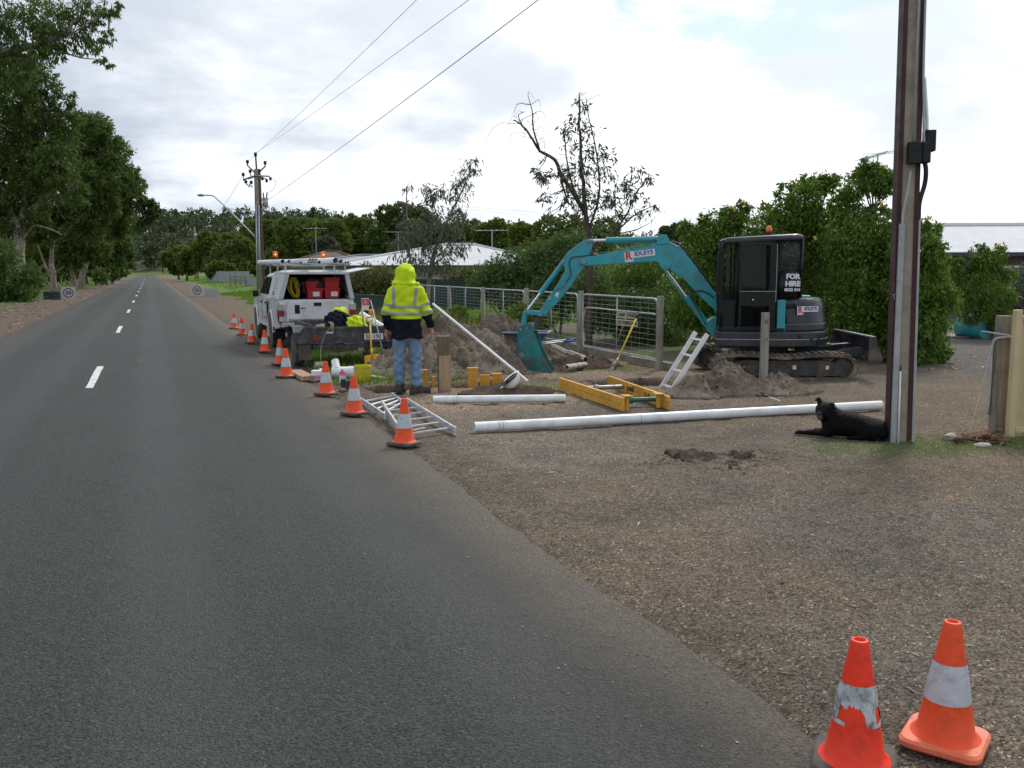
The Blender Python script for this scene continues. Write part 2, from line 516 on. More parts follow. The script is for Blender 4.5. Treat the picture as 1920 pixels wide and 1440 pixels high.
# asphalt: dark binder with exposed stone, paler wheel paths, dust along the edge
def asphalt():
    t = NT('asphalt'); o = t.tc.outputs['Object']
    sx = t.n('ShaderNodeSeparateXYZ'); t.t.links.new(o, sx.inputs[0])
    st = t.voro(105, 'Color'); sd = t.n('ShaderNodeSeparateColor'); t.t.links.new(st, sd.inputs[0])
    fine = t.noise(160, 3, 0.7); med = t.noise(26, 5, 0.65); big = t.noise(0.5, 5, 0.6, sc=(1.0, 0.3, 1.0)); pat = t.noise(2.2, 5, 0.6, sc=(1.0, 0.35, 1.0))
    c = t.mix(t.rng(sd.outputs[0], 0.1, 0.95, 0, 1, False), (0.004, 0.005, 0.005, 1), (0.064, 0.069, 0.063, 1))
    c = t.mix(t.rng(sd.outputs[1], 0.95, 0.995, 0, 0.7), c, (0.16, 0.15, 0.12, 1))
    c = t.mix(t.rng(fine, 0.35, 0.7, 0.0, 0.5), c, (0.016, 0.017, 0.018, 1))
    c = t.mix(t.rng(med, 0.45, 0.75, 0.0, 0.3), c, (0.055, 0.057, 0.050, 1))
    c = t.mix(t.rng(big, 0.35, 0.7, 0.0, 0.42), c, (0.046, 0.050, 0.048, 1))
    c = t.mix(t.rng(pat, 0.52, 0.75, 0.0, 0.5), c, (0.014, 0.015, 0.016, 1))
    nz = t.math('MULTIPLY', t.math('SUBTRACT', t.noise(1.3, 6, 0.65), 0.5), 1.5)
    ex = t.math('ADD', sx.outputs[0], nz)
    c = t.mix(t.rng(ex, 0.9, 2.35, 0.0, 0.55), c, (0.078, 0.070, 0.053, 1))
    c = t.mix(t.rng(t.math('ADD', sx.outputs[0], t.math('MULTIPLY', nz, 0.35)), 1.55, 2.18, 0.0, 0.96), c, t.mix(t.rng(sd.outputs[2], 0, 1, 0, 1, False), (0.052, 0.042, 0.032, 1), (0.16, 0.132, 0.10, 1)))
    c = t.mix(t.rng(ex, -2.5, -3.7, 0.0, 0.45), c, (0.11, 0.085, 0.068, 1))
    # paler tracks polished by wheels
    for xc in (-2.9, -1.55, 0.0, 1.35):
        d = t.math('ABSOLUTE', t.math('SUBTRACT', t.math('ADD', sx.outputs[0], t.math('MULTIPLY', nz, 0.12)), xc))
        c = t.mix(t.rng(d, 0.42, 0.08, 0.0, 0.22), c, (0.085, 0.09, 0.088, 1))
    # pale scuffs
    sp = t.noise(3.1, 3, 0.5, sc=(1.0, 0.55, 1.0)); c = t.mix(t.rng(sp, 0.75, 0.78, 0.0, 0.4), c, (0.30, 0.29, 0.27, 1))
    t.base(c); t.inp('Roughness', 0.72); t.p.inputs['Specular IOR Level'].default_value = 0.3
    h = t.math('ADD', t.math('MULTIPLY', t.voro(85, 'Distance'), -0.9), t.math('MULTIPLY', fine, 0.5))
    t.bump(h, 0.009); return t.m
def ground_mat():
    t = NT('ground_gravel')
    at = t.n('ShaderNodeVertexColor', layer_name='zone')
    v1 = t.n('ShaderNodeSeparateColor'); t.t.links.new(t.voro(92, 'Color'), v1.inputs[0])
    v2 = t.n('ShaderNodeSeparateColor'); t.t.links.new(t.voro(24, 'Color'), v2.inputs[0])
    f1, f2, f3 = t.noise(90, 4, 0.7), t.noise(9, 6, 0.68), t.noise(1.7, 6, 0.6)
    k = t.mix(t.rng(v1.outputs[0], 0.0, 1.0, 0, 1, False), (0.36, 0.35, 0.34, 1), (1.75, 1.72, 1.66, 1))
    c = t.mix(1.0, at.outputs[0], k, 'MULTIPLY')
    c = t.mix(t.rng(v1.outputs[1], 0.90, 0.985), c, t.mix(1.0, c, (2.4, 2.45, 2.5, 1), 'MULTIPLY'))
    c = t.mix(t.rng(v2.outputs[2], 0.95, 0.98, 0, 0.35), c, (0.2, 0.185, 0.165, 1))
    c = t.mix(t.rng(f2, 0.45, 0.72, 0, 0.55), c, t.mix(1.0, c, (0.5, 0.46, 0.43, 1), 'MULTIPLY'))
    c = t.mix(t.rng(f3, 0.35, 0.75, 0, 0.5), c, t.mix(1.0, c, (1.45, 1.38, 1.28, 1), 'MULTIPLY'))
    t.base(c); t.inp('Roughness', 0.93); t.p.inputs['Specular IOR Level'].default_value = 0.2
    h = t.math('ADD', t.math('MULTIPLY', t.voro(92, 'Distance'), -0.8), t.math('ADD', t.math('MULTIPLY', f1, 0.35), t.math('MULTIPLY', f2, 1.2)))
    t.bump(h, 0.014); return t.m
def soil_mat(name, c1, c2, c3):
    t = NT(name)
    a, b, d = t.noise(2.6, 7, 0.68, dist=0.5), t.noise(22, 6, 0.7), t.noise(75, 3, 0.7)
    c = t.mix(t.rng(a, 0.36, 0.64), c1, c2); c = t.mix(t.rng(b, 0.5, 0.75, 0, 0.7), c, c3)
    c = t.mix(t.rng(d, 0.4, 0.7, 0, 0.4), c, sc3(c1, 0.5))
    t.base(c); t.inp('Roughness', 0.95); t.p.inputs['Specular IOR Level'].default_value = 0.15
    t.bump(t.math('ADD', b, t.math('MULTIPLY', d, 0.5)), 0.07); return t.m

m_asph = asphalt(); m_ground = ground_mat()
m_soil = soil_mat('dug_soil', (0.19, 0.147, 0.108), (0.36, 0.30, 0.24), (0.095, 0.068, 0.05))
m_soil_dark = soil_mat('damp_soil', (0.10, 0.072, 0.053), (0.185, 0.142, 0.106), (0.06, 0.042, 0.032))
m_line = M('road_paint', (0.62, 0.62, 0.6), 0.7, var=0.12, scale=14, dirt=(0.12, 0.12, 0.12, 1), dirt_amt=0.55, dirt_scale=16)
m_orange = M('cone_orange', (0.84, 0.085, 0.018), 0.5, var=0.06, scale=9, dirt=(0.30, 0.05, 0.02, 1), dirt_amt=0.35, dirt_scale=12)
m_orange_r = M('cone_red_orange', (0.92, 0.045, 0.012), 0.5, var=0.06, scale=9, dirt=(0.25, 0.03, 0.02, 1), dirt_amt=0.4, dirt_scale=12)
m_orange_f = M('cone_orange_faded', (0.86, 0.19, 0.09), 0.55, var=0.14, scale=9, dirt=(0.30, 0.17, 0.13, 1), dirt_amt=0.6, dirt_scale=8)
m_tape = M('reflective_sleeve', (0.50, 0.54, 0.57), 0.42, var=0.1, scale=7, dirt=(0.26, 0.26, 0.26, 1), dirt_amt=0.5, dirt_scale=24, spec=0.5)
m_rubber = M('black_rubber', (0.022, 0.021, 0.021), 0.75, var=0.2, scale=12, dirt=(0.10, 0.085, 0.07, 1), dirt_amt=0.5, dirt_scale=6)
m_rubber_dusty = M('dusty_rubber', (0.075, 0.067, 0.062), 0.8, var=0.2, scale=10, dirt=(0.15, 0.125, 0.10, 1), dirt_amt=0.6, dirt_scale=5)
m_pvc = M('white_pvc', (0.74, 0.77, 0.78), 0.32, var=0.04, scale=3, dirt=(0.42, 0.38, 0.33, 1), dirt_amt=0.35, dirt_scale=5, spec=0.5)
m_pvc_old = M('old_cream_pipe', (0.50, 0.47, 0.34), 0.5, var=0.12, scale=5, dirt=(0.2, 0.15, 0.1, 1), dirt_amt=0.6)
m_clay = M('broken_clay_pipe', (0.46, 0.40, 0.34), 0.75, var=0.2, scale=9, dirt=(0.13, 0.09, 0.06, 1), dirt_amt=0.8, dirt_scale=7)
m_alu = M('ladder_aluminium', (0.62, 0.63, 0.64), 0.42, 0.55, var=0.12, scale=12, dirt=(0.32, 0.30, 0.28, 1), dirt_amt=0.5, dirt_scale=7)
m_alu_mill = M('milled_aluminium', (0.70, 0.71, 0.73), 0.38, 0.45, var=0.07, scale=14)
m_galv = M('galvanised_steel', (0.46, 0.48, 0.50), 0.45, 0.5, var=0.15, scale=22, dirt=(0.25, 0.24, 0.23, 1), dirt_amt=0.4)
m_conduit = M('grey_conduit', (0.36, 0.38, 0.39), 0.5, 0.2, var=0.1, scale=5, dirt=(0.2, 0.19, 0.17, 1), dirt_amt=0.4)
m_stobie = M('oxide_brown_steel', (0.042, 0.013, 0.012), 0.6, 0.0, var=0.3, scale=4, dirt=(0.11, 0.045, 0.03, 1), dirt_amt=0.5, stretch=(1, 1, 0.3))
m_conc = M('pole_concrete', (0.33, 0.29, 0.23), 0.9, var=0.15, scale=5, dirt=(0.20, 0.17, 0.13, 1), dirt_amt=0.5, dirt_scale=4, bump=0.006, bscale=45)
m_kerb = M('kerb_concrete', (0.30, 0.27, 0.235), 0.9, var=0.18, scale=6, dirt=(0.15, 0.12, 0.09, 1), dirt_amt=0.6, bump=0.006, bscale=50)
m_black = M('black_plastic', (0.008, 0.009, 0.010), 0.5, var=0.2, scale=8, spec=0.3)
m_cable = M('black_cable', (0.02, 0.016, 0.018), 0.5, var=0.2, scale=8)
m_wpost = wood('weathered_post', (0.13, 0.11, 0.085), (0.27, 0.235, 0.185))
m_gpost = wood('grey_post', (0.20, 0.185, 0.15), (0.36, 0.335, 0.28))
m_timber = wood('raw_timber', (0.30, 0.185, 0.105), (0.44, 0.30, 0.19))
m_olive = wood('olive_stained_post', (0.105, 0.088, 0.05), (0.19, 0.16, 0.105))
m_yshore = wood('yellow_shoring_paint', (0.56, 0.27, 0.03), (0.74, 0.41, 0.055), axis=0, rough=0.6, scale=5)
m_yplast = M('yellow_plastic', (0.62, 0.52, 0.02), 0.45, var=0.08, scale=5, dirt=(0.28, 0.22, 0.03, 1), dirt_amt=0.5, dirt_scale=7)
m_yorange = M('orange_yellow_plastic', (0.62, 0.33, 0.02), 0.5, var=0.1, scale=6, dirt=(0.25, 0.13, 0.03, 1), dirt_amt=0.5)
m_fibre = M('yellow_fibreglass', (0.60, 0.40, 0.03), 0.45, var=0.1, scale=7, dirt=(0.2, 0.14, 0.05, 1), dirt_amt=0.5)
m_steel = M('worn_steel', (0.30, 0.29, 0.28), 0.45, 0.7, var=0.2, scale=9, dirt=(0.12, 0.08, 0.06, 1), dirt_amt=0.6, dirt_scale=6)
m_teal = M('teal_machine_paint', (0.022, 0.30, 0.36), 0.36, var=0.1, scale=3, dirt=(0.07, 0.16, 0.17, 1), dirt_amt=0.6, dirt_scale=3.5, spec=0.5)
m_teal_worn = M('teal_worn_bucket', (0.018, 0.175, 0.185), 0.55, var=0.25, scale=5, dirt=(0.10, 0.075, 0.055, 1), dirt_amt=0.85, dirt_scale=3.2)
m_dgrey = M('dark_grey_body', (0.027, 0.031, 0.040), 0.30, var=0.12, scale=3, dirt=(0.06, 0.06, 0.06, 1), dirt_amt=0.35, dirt_scale=3, spec=0.45)
m_cabblk = M('cab_black_paint', (0.007, 0.008, 0.010), 0.3, var=0.15, scale=4, dirt=(0.02, 0.02, 0.02, 1), dirt_amt=0.4, spec=0.28)
m_track = M('muddy_track_rubber', (0.085, 0.072, 0.058), 0.9, var=0.25, scale=7, dirt=(0.25, 0.20, 0.155, 1), dirt_amt=0.9, dirt_scale=4, bump=0.01, bscale=30)
m_under = M('undercarriage_paint', (0.045, 0.044, 0.043), 0.7, var=0.25, scale=6, dirt=(0.15, 0.12, 0.09, 1), dirt_amt=0.7, dirt_scale=5)
m_chrome = M('chromed_rod', (0.72, 0.73, 0.75), 0.14, 0.95, var=0.05)
m_cabglass = glass('tinted_glass', (0.006, 0.008, 0.008, 1), 0.32)
m_clearglass = glass('clear_glass', (0.05, 0.06, 0.06, 1), 0.35)
m_carglass = glass('car_glass', (0.012, 0.014, 0.016, 1), 0.85)
m_white = M('white_car_paint', (0.62, 0.63, 0.64), 0.3, var=0.03, scale=2, dirt=(0.36, 0.33, 0.28, 1), dirt_amt=0.5, dirt_scale=2.5, spec=0.5, coat=0.3)
m_canopy = M('white_fibreglass_canopy', (0.60, 0.62, 0.63), 0.42, var=0.05, scale=3, dirt=(0.40, 0.40, 0.38, 1), dirt_amt=0.4)
m_trailer = M('scuffed_trailer_paint', (0.045, 0.048, 0.056), 0.55, 0.1, var=0.3, scale=5, dirt=(0.15, 0.145, 0.14, 1), dirt_amt=0.65, dirt_scale=6, stretch=(0.4, 1, 1.6))
m_dark = M('dark_interior', (0.02, 0.02, 0.021), 0.8, var=0.3, scale=4)
m_redlens = M('red_lens', (0.26, 0.012, 0.018), 0.22, var=0.1, spec=0.6)
m_whitelens = M('clear_lens', (0.42, 0.38, 0.37), 0.2, var=0.1, spec=0.6)
m_redbox = M('red_tub_plastic', (0.42, 0.016, 0.028), 0.42, var=0.1, scale=5, dirt=(0.2, 0.04, 0.04, 1), dirt_amt=0.3)
m_paper = M('white_label', (0.62, 0.61, 0.58), 0.7, var=0.08, scale=20)
m_white_p = M('white_paint', (0.76, 0.76, 0.75), 0.5, var=0.04, scale=6)
m_hiviz = M('hi_vis_yellow_cloth', (0.53, 0.70, 0.010), 0.7, var=0.09, scale=5, bump=0.02, bscale=11, spec=0.25)
m_navy = M('navy_cloth', (0.007, 0.009, 0.017), 0.9, var=0.25, scale=6, dirt=(0.02, 0.021, 0.028, 1), dirt_amt=0.4, bump=0.006, bscale=11, spec=0.12)
m_rtape = M('silver_reflective_tape', (0.30, 0.31, 0.31), 0.45, 0.0, var=0.1, scale=12)
m_skin = M('skin', (0.42, 0.22, 0.155), 0.55, var=0.12, scale=18)
m_denim = M('faded_denim', (0.125, 0.205, 0.30), 0.9, var=0.28, scale=4, dirt=(0.24, 0.31, 0.37, 1), dirt_amt=0.5, dirt_scale=3, bump=0.008, bscale=9)
m_boot = M('boot_leather', (0.032, 0.027, 0.026), 0.7, var=0.25, scale=9, dirt=(0.10, 0.08, 0.065, 1), dirt_amt=0.5, dirt_scale=8)
m_dog = M('black_dog_coat', (0.0065, 0.006, 0.006), 0.6, var=0.3, scale=16, bump=0.008, bscale=110, spec=0.13)
m_dog_grey = M('grey_muzzle', (0.14, 0.13, 0.125), 0.8, var=0.2, scale=30)
m_cream = M('cream_fence_steel', (0.56, 0.45, 0.26), 0.5, var=0.05, scale=2, dirt=(0.40, 0.30, 0.17, 1), dirt_amt=0.3)
m_greenf = M('dark_green_steel', (0.016, 0.045, 0.038), 0.5, var=0.15, scale=2)
m_roofw = M('pale_steel_roof', (0.58, 0.59, 0.60), 0.85, var=0.04, scale=1, dirt=(0.55, 0.55, 0.55, 1), dirt_amt=0.3)
m_roofg = M('grey_steel_roof', (0.22, 0.24, 0.25), 0.6, var=0.08, scale=1)
m_roofb = M('brown_tile_roof', (0.13, 0.085, 0.07), 0.8, var=0.15, scale=2)
m_wallc = M('cream_wall', (0.52, 0.46, 0.33), 0.9, var=0.05, scale=2)
m_wall_shaded = M('shaded_brick_wall', (0.16, 0.12, 0.095), 0.9, var=0.15, scale=3)  # brick with the shade on the wall put into its base colour
m_shed = M('zinc_sheet', (0.36, 0.39, 0.41), 0.5, 0.2, var=0.08, scale=0.6)
m_sign = M('sign_white_sheet', (0.50, 0.49, 0.49), 0.5, var=0.06, scale=4)
m_signred = M('sign_dark_red', (0.10, 0.018, 0.03), 0.5, var=0.06)
m_signblk = M('sign_black', (0.018, 0.016, 0.02), 0.5, var=0.06)
m_signback = M('sign_back_grey', (0.34, 0.345, 0.34), 0.6, var=0.12, scale=5)
m_signdark = M('dark_board', (0.045, 0.06, 0.062), 0.7, var=0.2, scale=5)
m_tan = M('cream_name_board', (0.48, 0.43, 0.30), 0.7, var=0.08, scale=6)
m_logo_b = M('decal_navy', (0.05, 0.045, 0.16), 0.45, var=0.05)
m_logo_r = M('decal_red', (0.55, 0.05, 0.03), 0.45, var=0.05)
m_decal = M('decal_white', (0.66, 0.66, 0.72), 0.45, var=0.03)
m_pink = M('pink_label', (0.62, 0.20, 0.38), 0.5, var=0.06)
m_magenta = M('magenta_plastic', (0.60, 0.03, 0.15), 0.4, var=0.06)
m_tin = M('dark_blue_tin', (0.035, 0.05, 0.07), 0.4, 0.3, var=0.15)
m_hose = M('yellow_hose', (0.50, 0.37, 0.02), 0.5, var=0.1)
m_rope = M('old_rope', (0.32, 0.27, 0.18), 0.9, var=0.15, scale=30)
m_sack = M('hessian', (0.25, 0.19, 0.11), 0.95, var=0.2, scale=16, bump=0.004, bscale=60)
m_stone = M('pale_stone', (0.42, 0.40, 0.36), 0.85, var=0.15, scale=8, dirt=(0.2, 0.17, 0.13, 1), dirt_amt=0.5, bump=0.008, bscale=25)
m_barklit = M('bark_litter', (0.17, 0.085, 0.055), 0.9, var=0.45, scale=12)
m_redstake = M('faded_red_paint', (0.42, 0.10, 0.07), 0.7, var=0.2, scale=9)
m_bluebox = M('blue_plastic', (0.05, 0.10, 0.25), 0.5, var=0.15)
m_gum = bark('gum_bark', (0.30, 0.255, 0.205), (0.17, 0.135, 0.105), (0.40, 0.36, 0.31))
m_gumd = bark('dark_bark', (0.085, 0.066, 0.052), (0.14, 0.11, 0.09), (0.06, 0.045, 0.036))
m_redbark = bark('reddish_bark', (0.095, 0.062, 0.048), (0.06, 0.04, 0.033), (0.13, 0.09, 0.07))
m_twig = bark('grey_twig', (0.115, 0.095, 0.085), (0.075, 0.06, 0.055), (0.15, 0.13, 0.12))
m_lgum = leaf('gum_leaf', (0.030, 0.056, 0.014), (0.105, 0.155, 0.034), 0.33)
m_lgum_sunlit = leaf('sunlit_gum_leaf', (0.050, 0.080, 0.013), (0.14, 0.18, 0.034), 0.32)  # brighter copy of the gum leaf, sunlight painted into its colour
m_lfar = leaf('hill_leaf', (0.034, 0.054, 0.026), (0.10, 0.125, 0.06), 0.15, 0.1)
m_lmid = leaf('round_tree_leaf', (0.046, 0.076, 0.015), (0.15, 0.195, 0.04), 0.3)
m_lsparse = leaf('large_gum_leaf', (0.038, 0.058, 0.028), (0.115, 0.145, 0.075), 0.22)
m_lgrey = leaf('grey_gum_leaf', (0.050, 0.055, 0.046), (0.145, 0.148, 0.12), 0.2)
m_lshrub = leaf('trumpet_shrub_leaf', (0.034, 0.084, 0.013), (0.165, 0.27, 0.038), 0.4)
m_ldark = leaf('dark_shrub_leaf', (0.034, 0.066, 0.019), (0.11, 0.18, 0.048), 0.32)
m_lfern = leaf('fine_shrub_leaf', (0.055, 0.11, 0.018), (0.16, 0.25, 0.045), 0.38)
m_lolive = leaf('olive_shrub_leaf', (0.080, 0.085, 0.026), (0.17, 0.165, 0.06), 0.25)
m_flower = M('yellow_flower', (0.70, 0.44, 0.03), 0.6, var=0.15, scale=9)
m_grass = leaf('grass_blade', (0.075, 0.165, 0.018), (0.20, 0.34, 0.045), 0.4)
m_grassdry = leaf('dry_grass_blade', (0.16, 0.17, 0.05), (0.30, 0.28, 0.11), 0.3)
def beacon_mat(name, emit):
    t = NT(name); t.base((0.75, 0.13, 0.01, 1)); t.inp('Roughness', 0.2)
    if emit:
        t.inp('Emission Color', (1.0, 0.33, 0.02, 1)); t.p.inputs['Emission Strength'].default_value = emit
    return t.m
m_beacon = beacon_mat('amber_beacon_lens', 0.03)
m_beacon_on = beacon_mat('lit_beacon_bulb', 4.0)
m_beacon_off = beacon_mat('amber_dome', 0.0)

# ================================================================== ground, road
ROAD_L, ROAD_R, CENTRE = -3.62, 2.2, -0.86
PITS = [  # trench or hole: x0, x1, y0, y1, depth
    (2.9, 4.9, 12.62, 13.25, 0.55), (6.15, 7.0, 11.75, 12.5, 0.5), (5.75, 6.7, 14.0, 14.75, 0.22)]
def hill(x, y):
    h = 22.0 * sstep(330, 520, y) + 9.0 * sstep(540, 900, y)
    side = 0.35 + 0.65 * sstep(-160, 40, x) * sstep(420, 120, x)
    return h * side
def ground_z(x, y):
    x, y = np.asarray(x, float), np.asarray(y, float)
    z = (fbm2(x * 0.9, y * 0.9, 4, 3) - 0.5) * 0.05 + (fbm2(x * 5, y * 5, 3, 9) - 0.5) * 0.022
    # beside the seal the verge lies flush, then falls and rises a little
    near = sstep(2.0, 2.7, x) + sstep(-3.3, -4.2, x)
    z = z * np.clip(near, 0, 1) - 0.03 * (1 - np.clip(near, 0, 1)) - 0.004
    # soil trodden and tracked around the dig
    w = sstep(2.6, 3.4, x) * sstep(8.4, 7.2, x) * sstep(9.9, 11.2, y) * sstep(17.5, 15.5, y)
    z = z + w * (np.abs(fbm2(x * 3.2, y * 3.2, 4, 21) - 0.5) * 0.16 - 0.01)
    for x0, x1, y0, y1, d in PITS:
        e = (fbm2(x * 4, y * 4, 3, 5) - 0.5) * 0.16
        m = sstep(x0 - 0.08, x0 + 0.1, x + e) * sstep(x1 + 0.08, x1 - 0.1, x + e) * sstep(y0 - 0.08, y0 + 0.1, y + e) * sstep(y1 + 0.08, y1 - 0.1, y + e)
        z = z - d * m
    far = sstep(28, 60, y) * sstep(4, 9, x)
    z = z + far * (fbm2(x * 0.12, y * 0.12, 3, 31)) * 0.5 + sstep(40, 75, y) * sstep(6.5, 13, x) * 0.35
    z = z + sstep(45, 90, y) * sstep(-5, -12, x) * 0.2
    return z + hill(x, y)
def axis_pts(segs):
    out = []
    for a, b, n in segs: out += list(np.linspace(a, b, n, endpoint=False))
    return np.array(out + [segs[-1][1]])
gx = axis_pts([(-700, -120, 16), (-120, -20, 25), (-20, -6, 28), (-6, -3.2, 20), (-3.2, 1.9, 8), (1.9, 9.2, 125), (9.2, 16, 44), (16, 60, 44), (60, 700, 30)])
gy = axis_pts([(-60, -4, 10), (-4, 1.2, 8), (1.2, 18, 250), (18, 34, 64), (34, 80, 60), (80, 330, 50), (330, 900, 44), (900, 2500, 12)])
GX, GY = np.meshgrid(gx, gy, indexing='ij')
GZ = ground_z(GX, GY)
V = np.stack([GX, GY, GZ], -1).reshape(-1, 3)
nx, ny = len(gx), len(gy)
I = np.arange(nx * ny).reshape(nx, ny)
F = np.stack([I[:-1, :-1], I[1:, :-1], I[1:, 1:], I[:-1, 1:]], -1).reshape(-1, 4)
# real colour of the ground, zone by zone
X_, Y_ = V[:, 0], V[:, 1]
def lerp(c, c2, m): return c * (1 - m[:, None]) + np.array(c2)[None, :] * m[:, None]
n1, n2, n3 = fbm2(X_ * 0.7, Y_ * 0.7, 5, 41), fbm2(X_ * 2.4, Y_ * 2.4, 4, 43), fbm2(X_ * 0.12, Y_ * 0.12, 4, 47)
col = np.tile(np.array([0.122, 0.104, 0.084]), (len(V), 1))
n5 = fbm2(X_ * 0.33 + 5, Y_ * 0.33, 4, 49)
col = lerp(col, (0.145, 0.111, 0.078), sstep(0.45, 0.65, n1) * .75)
col = lerp(col, (0.182, 0.158, 0.128), sstep(0.5, 0.68, n5) * .6)
for rx_, ry_, rr_ in ((9.5, 1.0, 6.1), (9.5, 1.0, 4.6), (1.5, 15.5, 8.6), (1.5, 15.5, 10.1)):       # curved wheel tracks of turning vehicles
    dr_ = np.abs(np.hypot(X_ - rx_, Y_ - ry_) - rr_ + (n1 - .5) * .3)
    col = lerp(col, (0.084, 0.066, 0.052), sstep(.2, .05, dr_) * sstep(11, 9.5, Y_) * sstep(.3, .6, n2) * .6)
col = lerp(col, (0.098, 0.086, 0.073), sstep(0.55, 0.72, n2) * 0.6)
col = lerp(col, (0.100, 0.083, 0.064), sstep(2.9, 2.3, X_ + (n1 - 0.5) * 1.2) * 0.85)           # brown dust by the seal
col = lerp(col, (0.215, 0.168, 0.124), sstep(9.6, 10.9, Y_ + (n1 - 0.5) * 1.6) * sstep(18, 16, Y_) * sstep(2.6, 3.3, X_) * sstep(9.3, 8.2, X_))  # spread soil
col = lerp(col, (0.148, 0.116, 0.083), sstep(6.0, 7.2, X_ + (n1 - 0.5) * 1.5) * sstep(4.5, 6, Y_) * sstep(12, 9.5, Y_) * 0.7)
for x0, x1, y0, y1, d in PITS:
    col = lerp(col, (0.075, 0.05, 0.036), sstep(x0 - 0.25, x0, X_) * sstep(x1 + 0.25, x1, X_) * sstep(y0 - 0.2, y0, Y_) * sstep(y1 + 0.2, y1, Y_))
col = lerp(col, (0.115, 0.108, 0.10), sstep(11.5, 14, X_) * sstep(30, 24, Y_))                     # gravel yard
gr = sstep(3.2, 4.6, X_ + (n1 - 0.5) * 2.2 - 0.035 * np.clip(Y_ - 25, 0, 30)) * sstep(25.5, 28.5, Y_ + (n1 - 0.5) * 4)
gr2 = sstep(8.5, 9.5, X_) * sstep(14, 15, Y_) * sstep(11.9, 11.0, X_ - (Y_ - 14) * 0.5)
lf = sstep(-5.3, -6.6, X_ + (n1 - 0.5) * 1.6)
col = lerp(col, (0.118, 0.088, 0.068), sstep(-3.4, -3.8, X_) * (1 - lf))
col = lerp(col, (0.128, 0.096, 0.073), sstep(2.1, 2.4, X_) * sstep(24, 30, Y_) * (1 - gr) * 0.8)
col = lerp(col, (0.105, 0.185, 0.03), np.clip(gr, 0, 1) * (0.75 + 0.25 * n2))
col = lerp(col, (0.075, 0.105, 0.03), np.clip(gr2, 0, 1) * sstep(0.35, 0.6, n1) * 0.85)
col = lerp(col, (0.06, 0.10, 0.024), np.clip(lf, 0, 1) * (0.35 + 0.6 * sstep(0.4, 0.6, n3)))
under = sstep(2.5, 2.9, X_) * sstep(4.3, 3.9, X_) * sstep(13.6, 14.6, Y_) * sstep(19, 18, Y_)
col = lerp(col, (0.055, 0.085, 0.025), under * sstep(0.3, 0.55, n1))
for cx, cy, rx, ry in ((7.0, 6.75, 1.5, 0.55), (5.1, 12.1, 0.55, 0.35), (6.3, 7.3, 0.6, 0.3), (8.0, 6.6, 1.2, 0.5), (7.2, 14.3, 0.9, 0.7)):
    d = ((X_ - cx) / rx) ** 2 + ((Y_ - cy) / ry) ** 2
    col = lerp(col, (0.085, 0.115, 0.035), sstep(1.2, 0.3, d + (n2 - 0.5) * 1.8) * 0.4)
far = sstep(200, 330, Y_)
col = lerp(col, (0.10, 0.13, 0.04), far * (1 - sstep(380, 450, Y_)) * 0.8)
col = lerp(col, (0.045, 0.055, 0.025), sstep(380, 450, Y_))
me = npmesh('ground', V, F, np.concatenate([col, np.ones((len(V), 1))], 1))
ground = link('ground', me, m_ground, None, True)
tag(ground, 'brown gravel verge and earth with trodden soil, reaching to the hills', 'ground', kind='structure')

# road: cambered strip with a frayed edge
ry = axis_pts([(-8, 2, 24), (2, 20, 150), (20, 60, 100), (60, 338, 92)])
rows = []
rx_in = np.linspace(-3.3, 1.95, 12)
for y in ry:
    jl = (fbm2(y * 0.5, 3.1, 4, 51) - 0.5) * 0.35 + (fbm2(y * 4, 9.0, 3, 52) - 0.5) * 0.1
    jr = (fbm2(y * 0.4, 7.7, 4, 53) - 0.5) * 0.2 + (fbm2(y * 5.5, 1.0, 4, 54) - 0.5) * 0.07
    rows.append([ROAD_L + float(jl)] + list(rx_in) + [ROAD_R + float(jr)])
XR = np.array(rows); YR = np.repeat(ry[:, None], XR.shape[1], 1)
ZR = 0.012 + 0.02 * (1 - ((XR - CENTRE) / 3.1) ** 2).clip(0, 1) + hill(XR, YR)
ZR[:, 0] = -0.02 + hill(XR, YR)[:, 0]; ZR[:, -1] = -0.012 + hill(XR, YR)[:, -1]
V = np.stack([XR, YR, ZR], -1).reshape(-1, 3)
I = np.arange(V.shape[0]).reshape(XR.shape)
F = np.stack([I[:-1, :-1], I[:-1, 1:], I[1:, 1:], I[1:, :-1]], -1).reshape(-1, 4)
road = link('road', npmesh('road', V, F), m_asph, None, True)
tag(road, 'long straight grey asphalt road running to the horizon', 'road', kind='structure')
for k in range(18):                                      # broken centre line: 3 m dashes, 12.3 m apart
    y0 = 14.25 + 12.55 * k; b = MB(); n = 8
    for i in range(n):
        for j, xx in enumerate((-0.052, 0.052)):
            b.v.append((CENTRE + xx + random.uniform(-.006, .006), y0 + 3.2 * i / (n - 1), 0.0365))
    b.f = [(2 * i, 2 * i + 1, 2 * i + 3, 2 * i + 2) for i in range(n - 1)]
    b.build('centre_line_dash', m_line, road, fix=False)

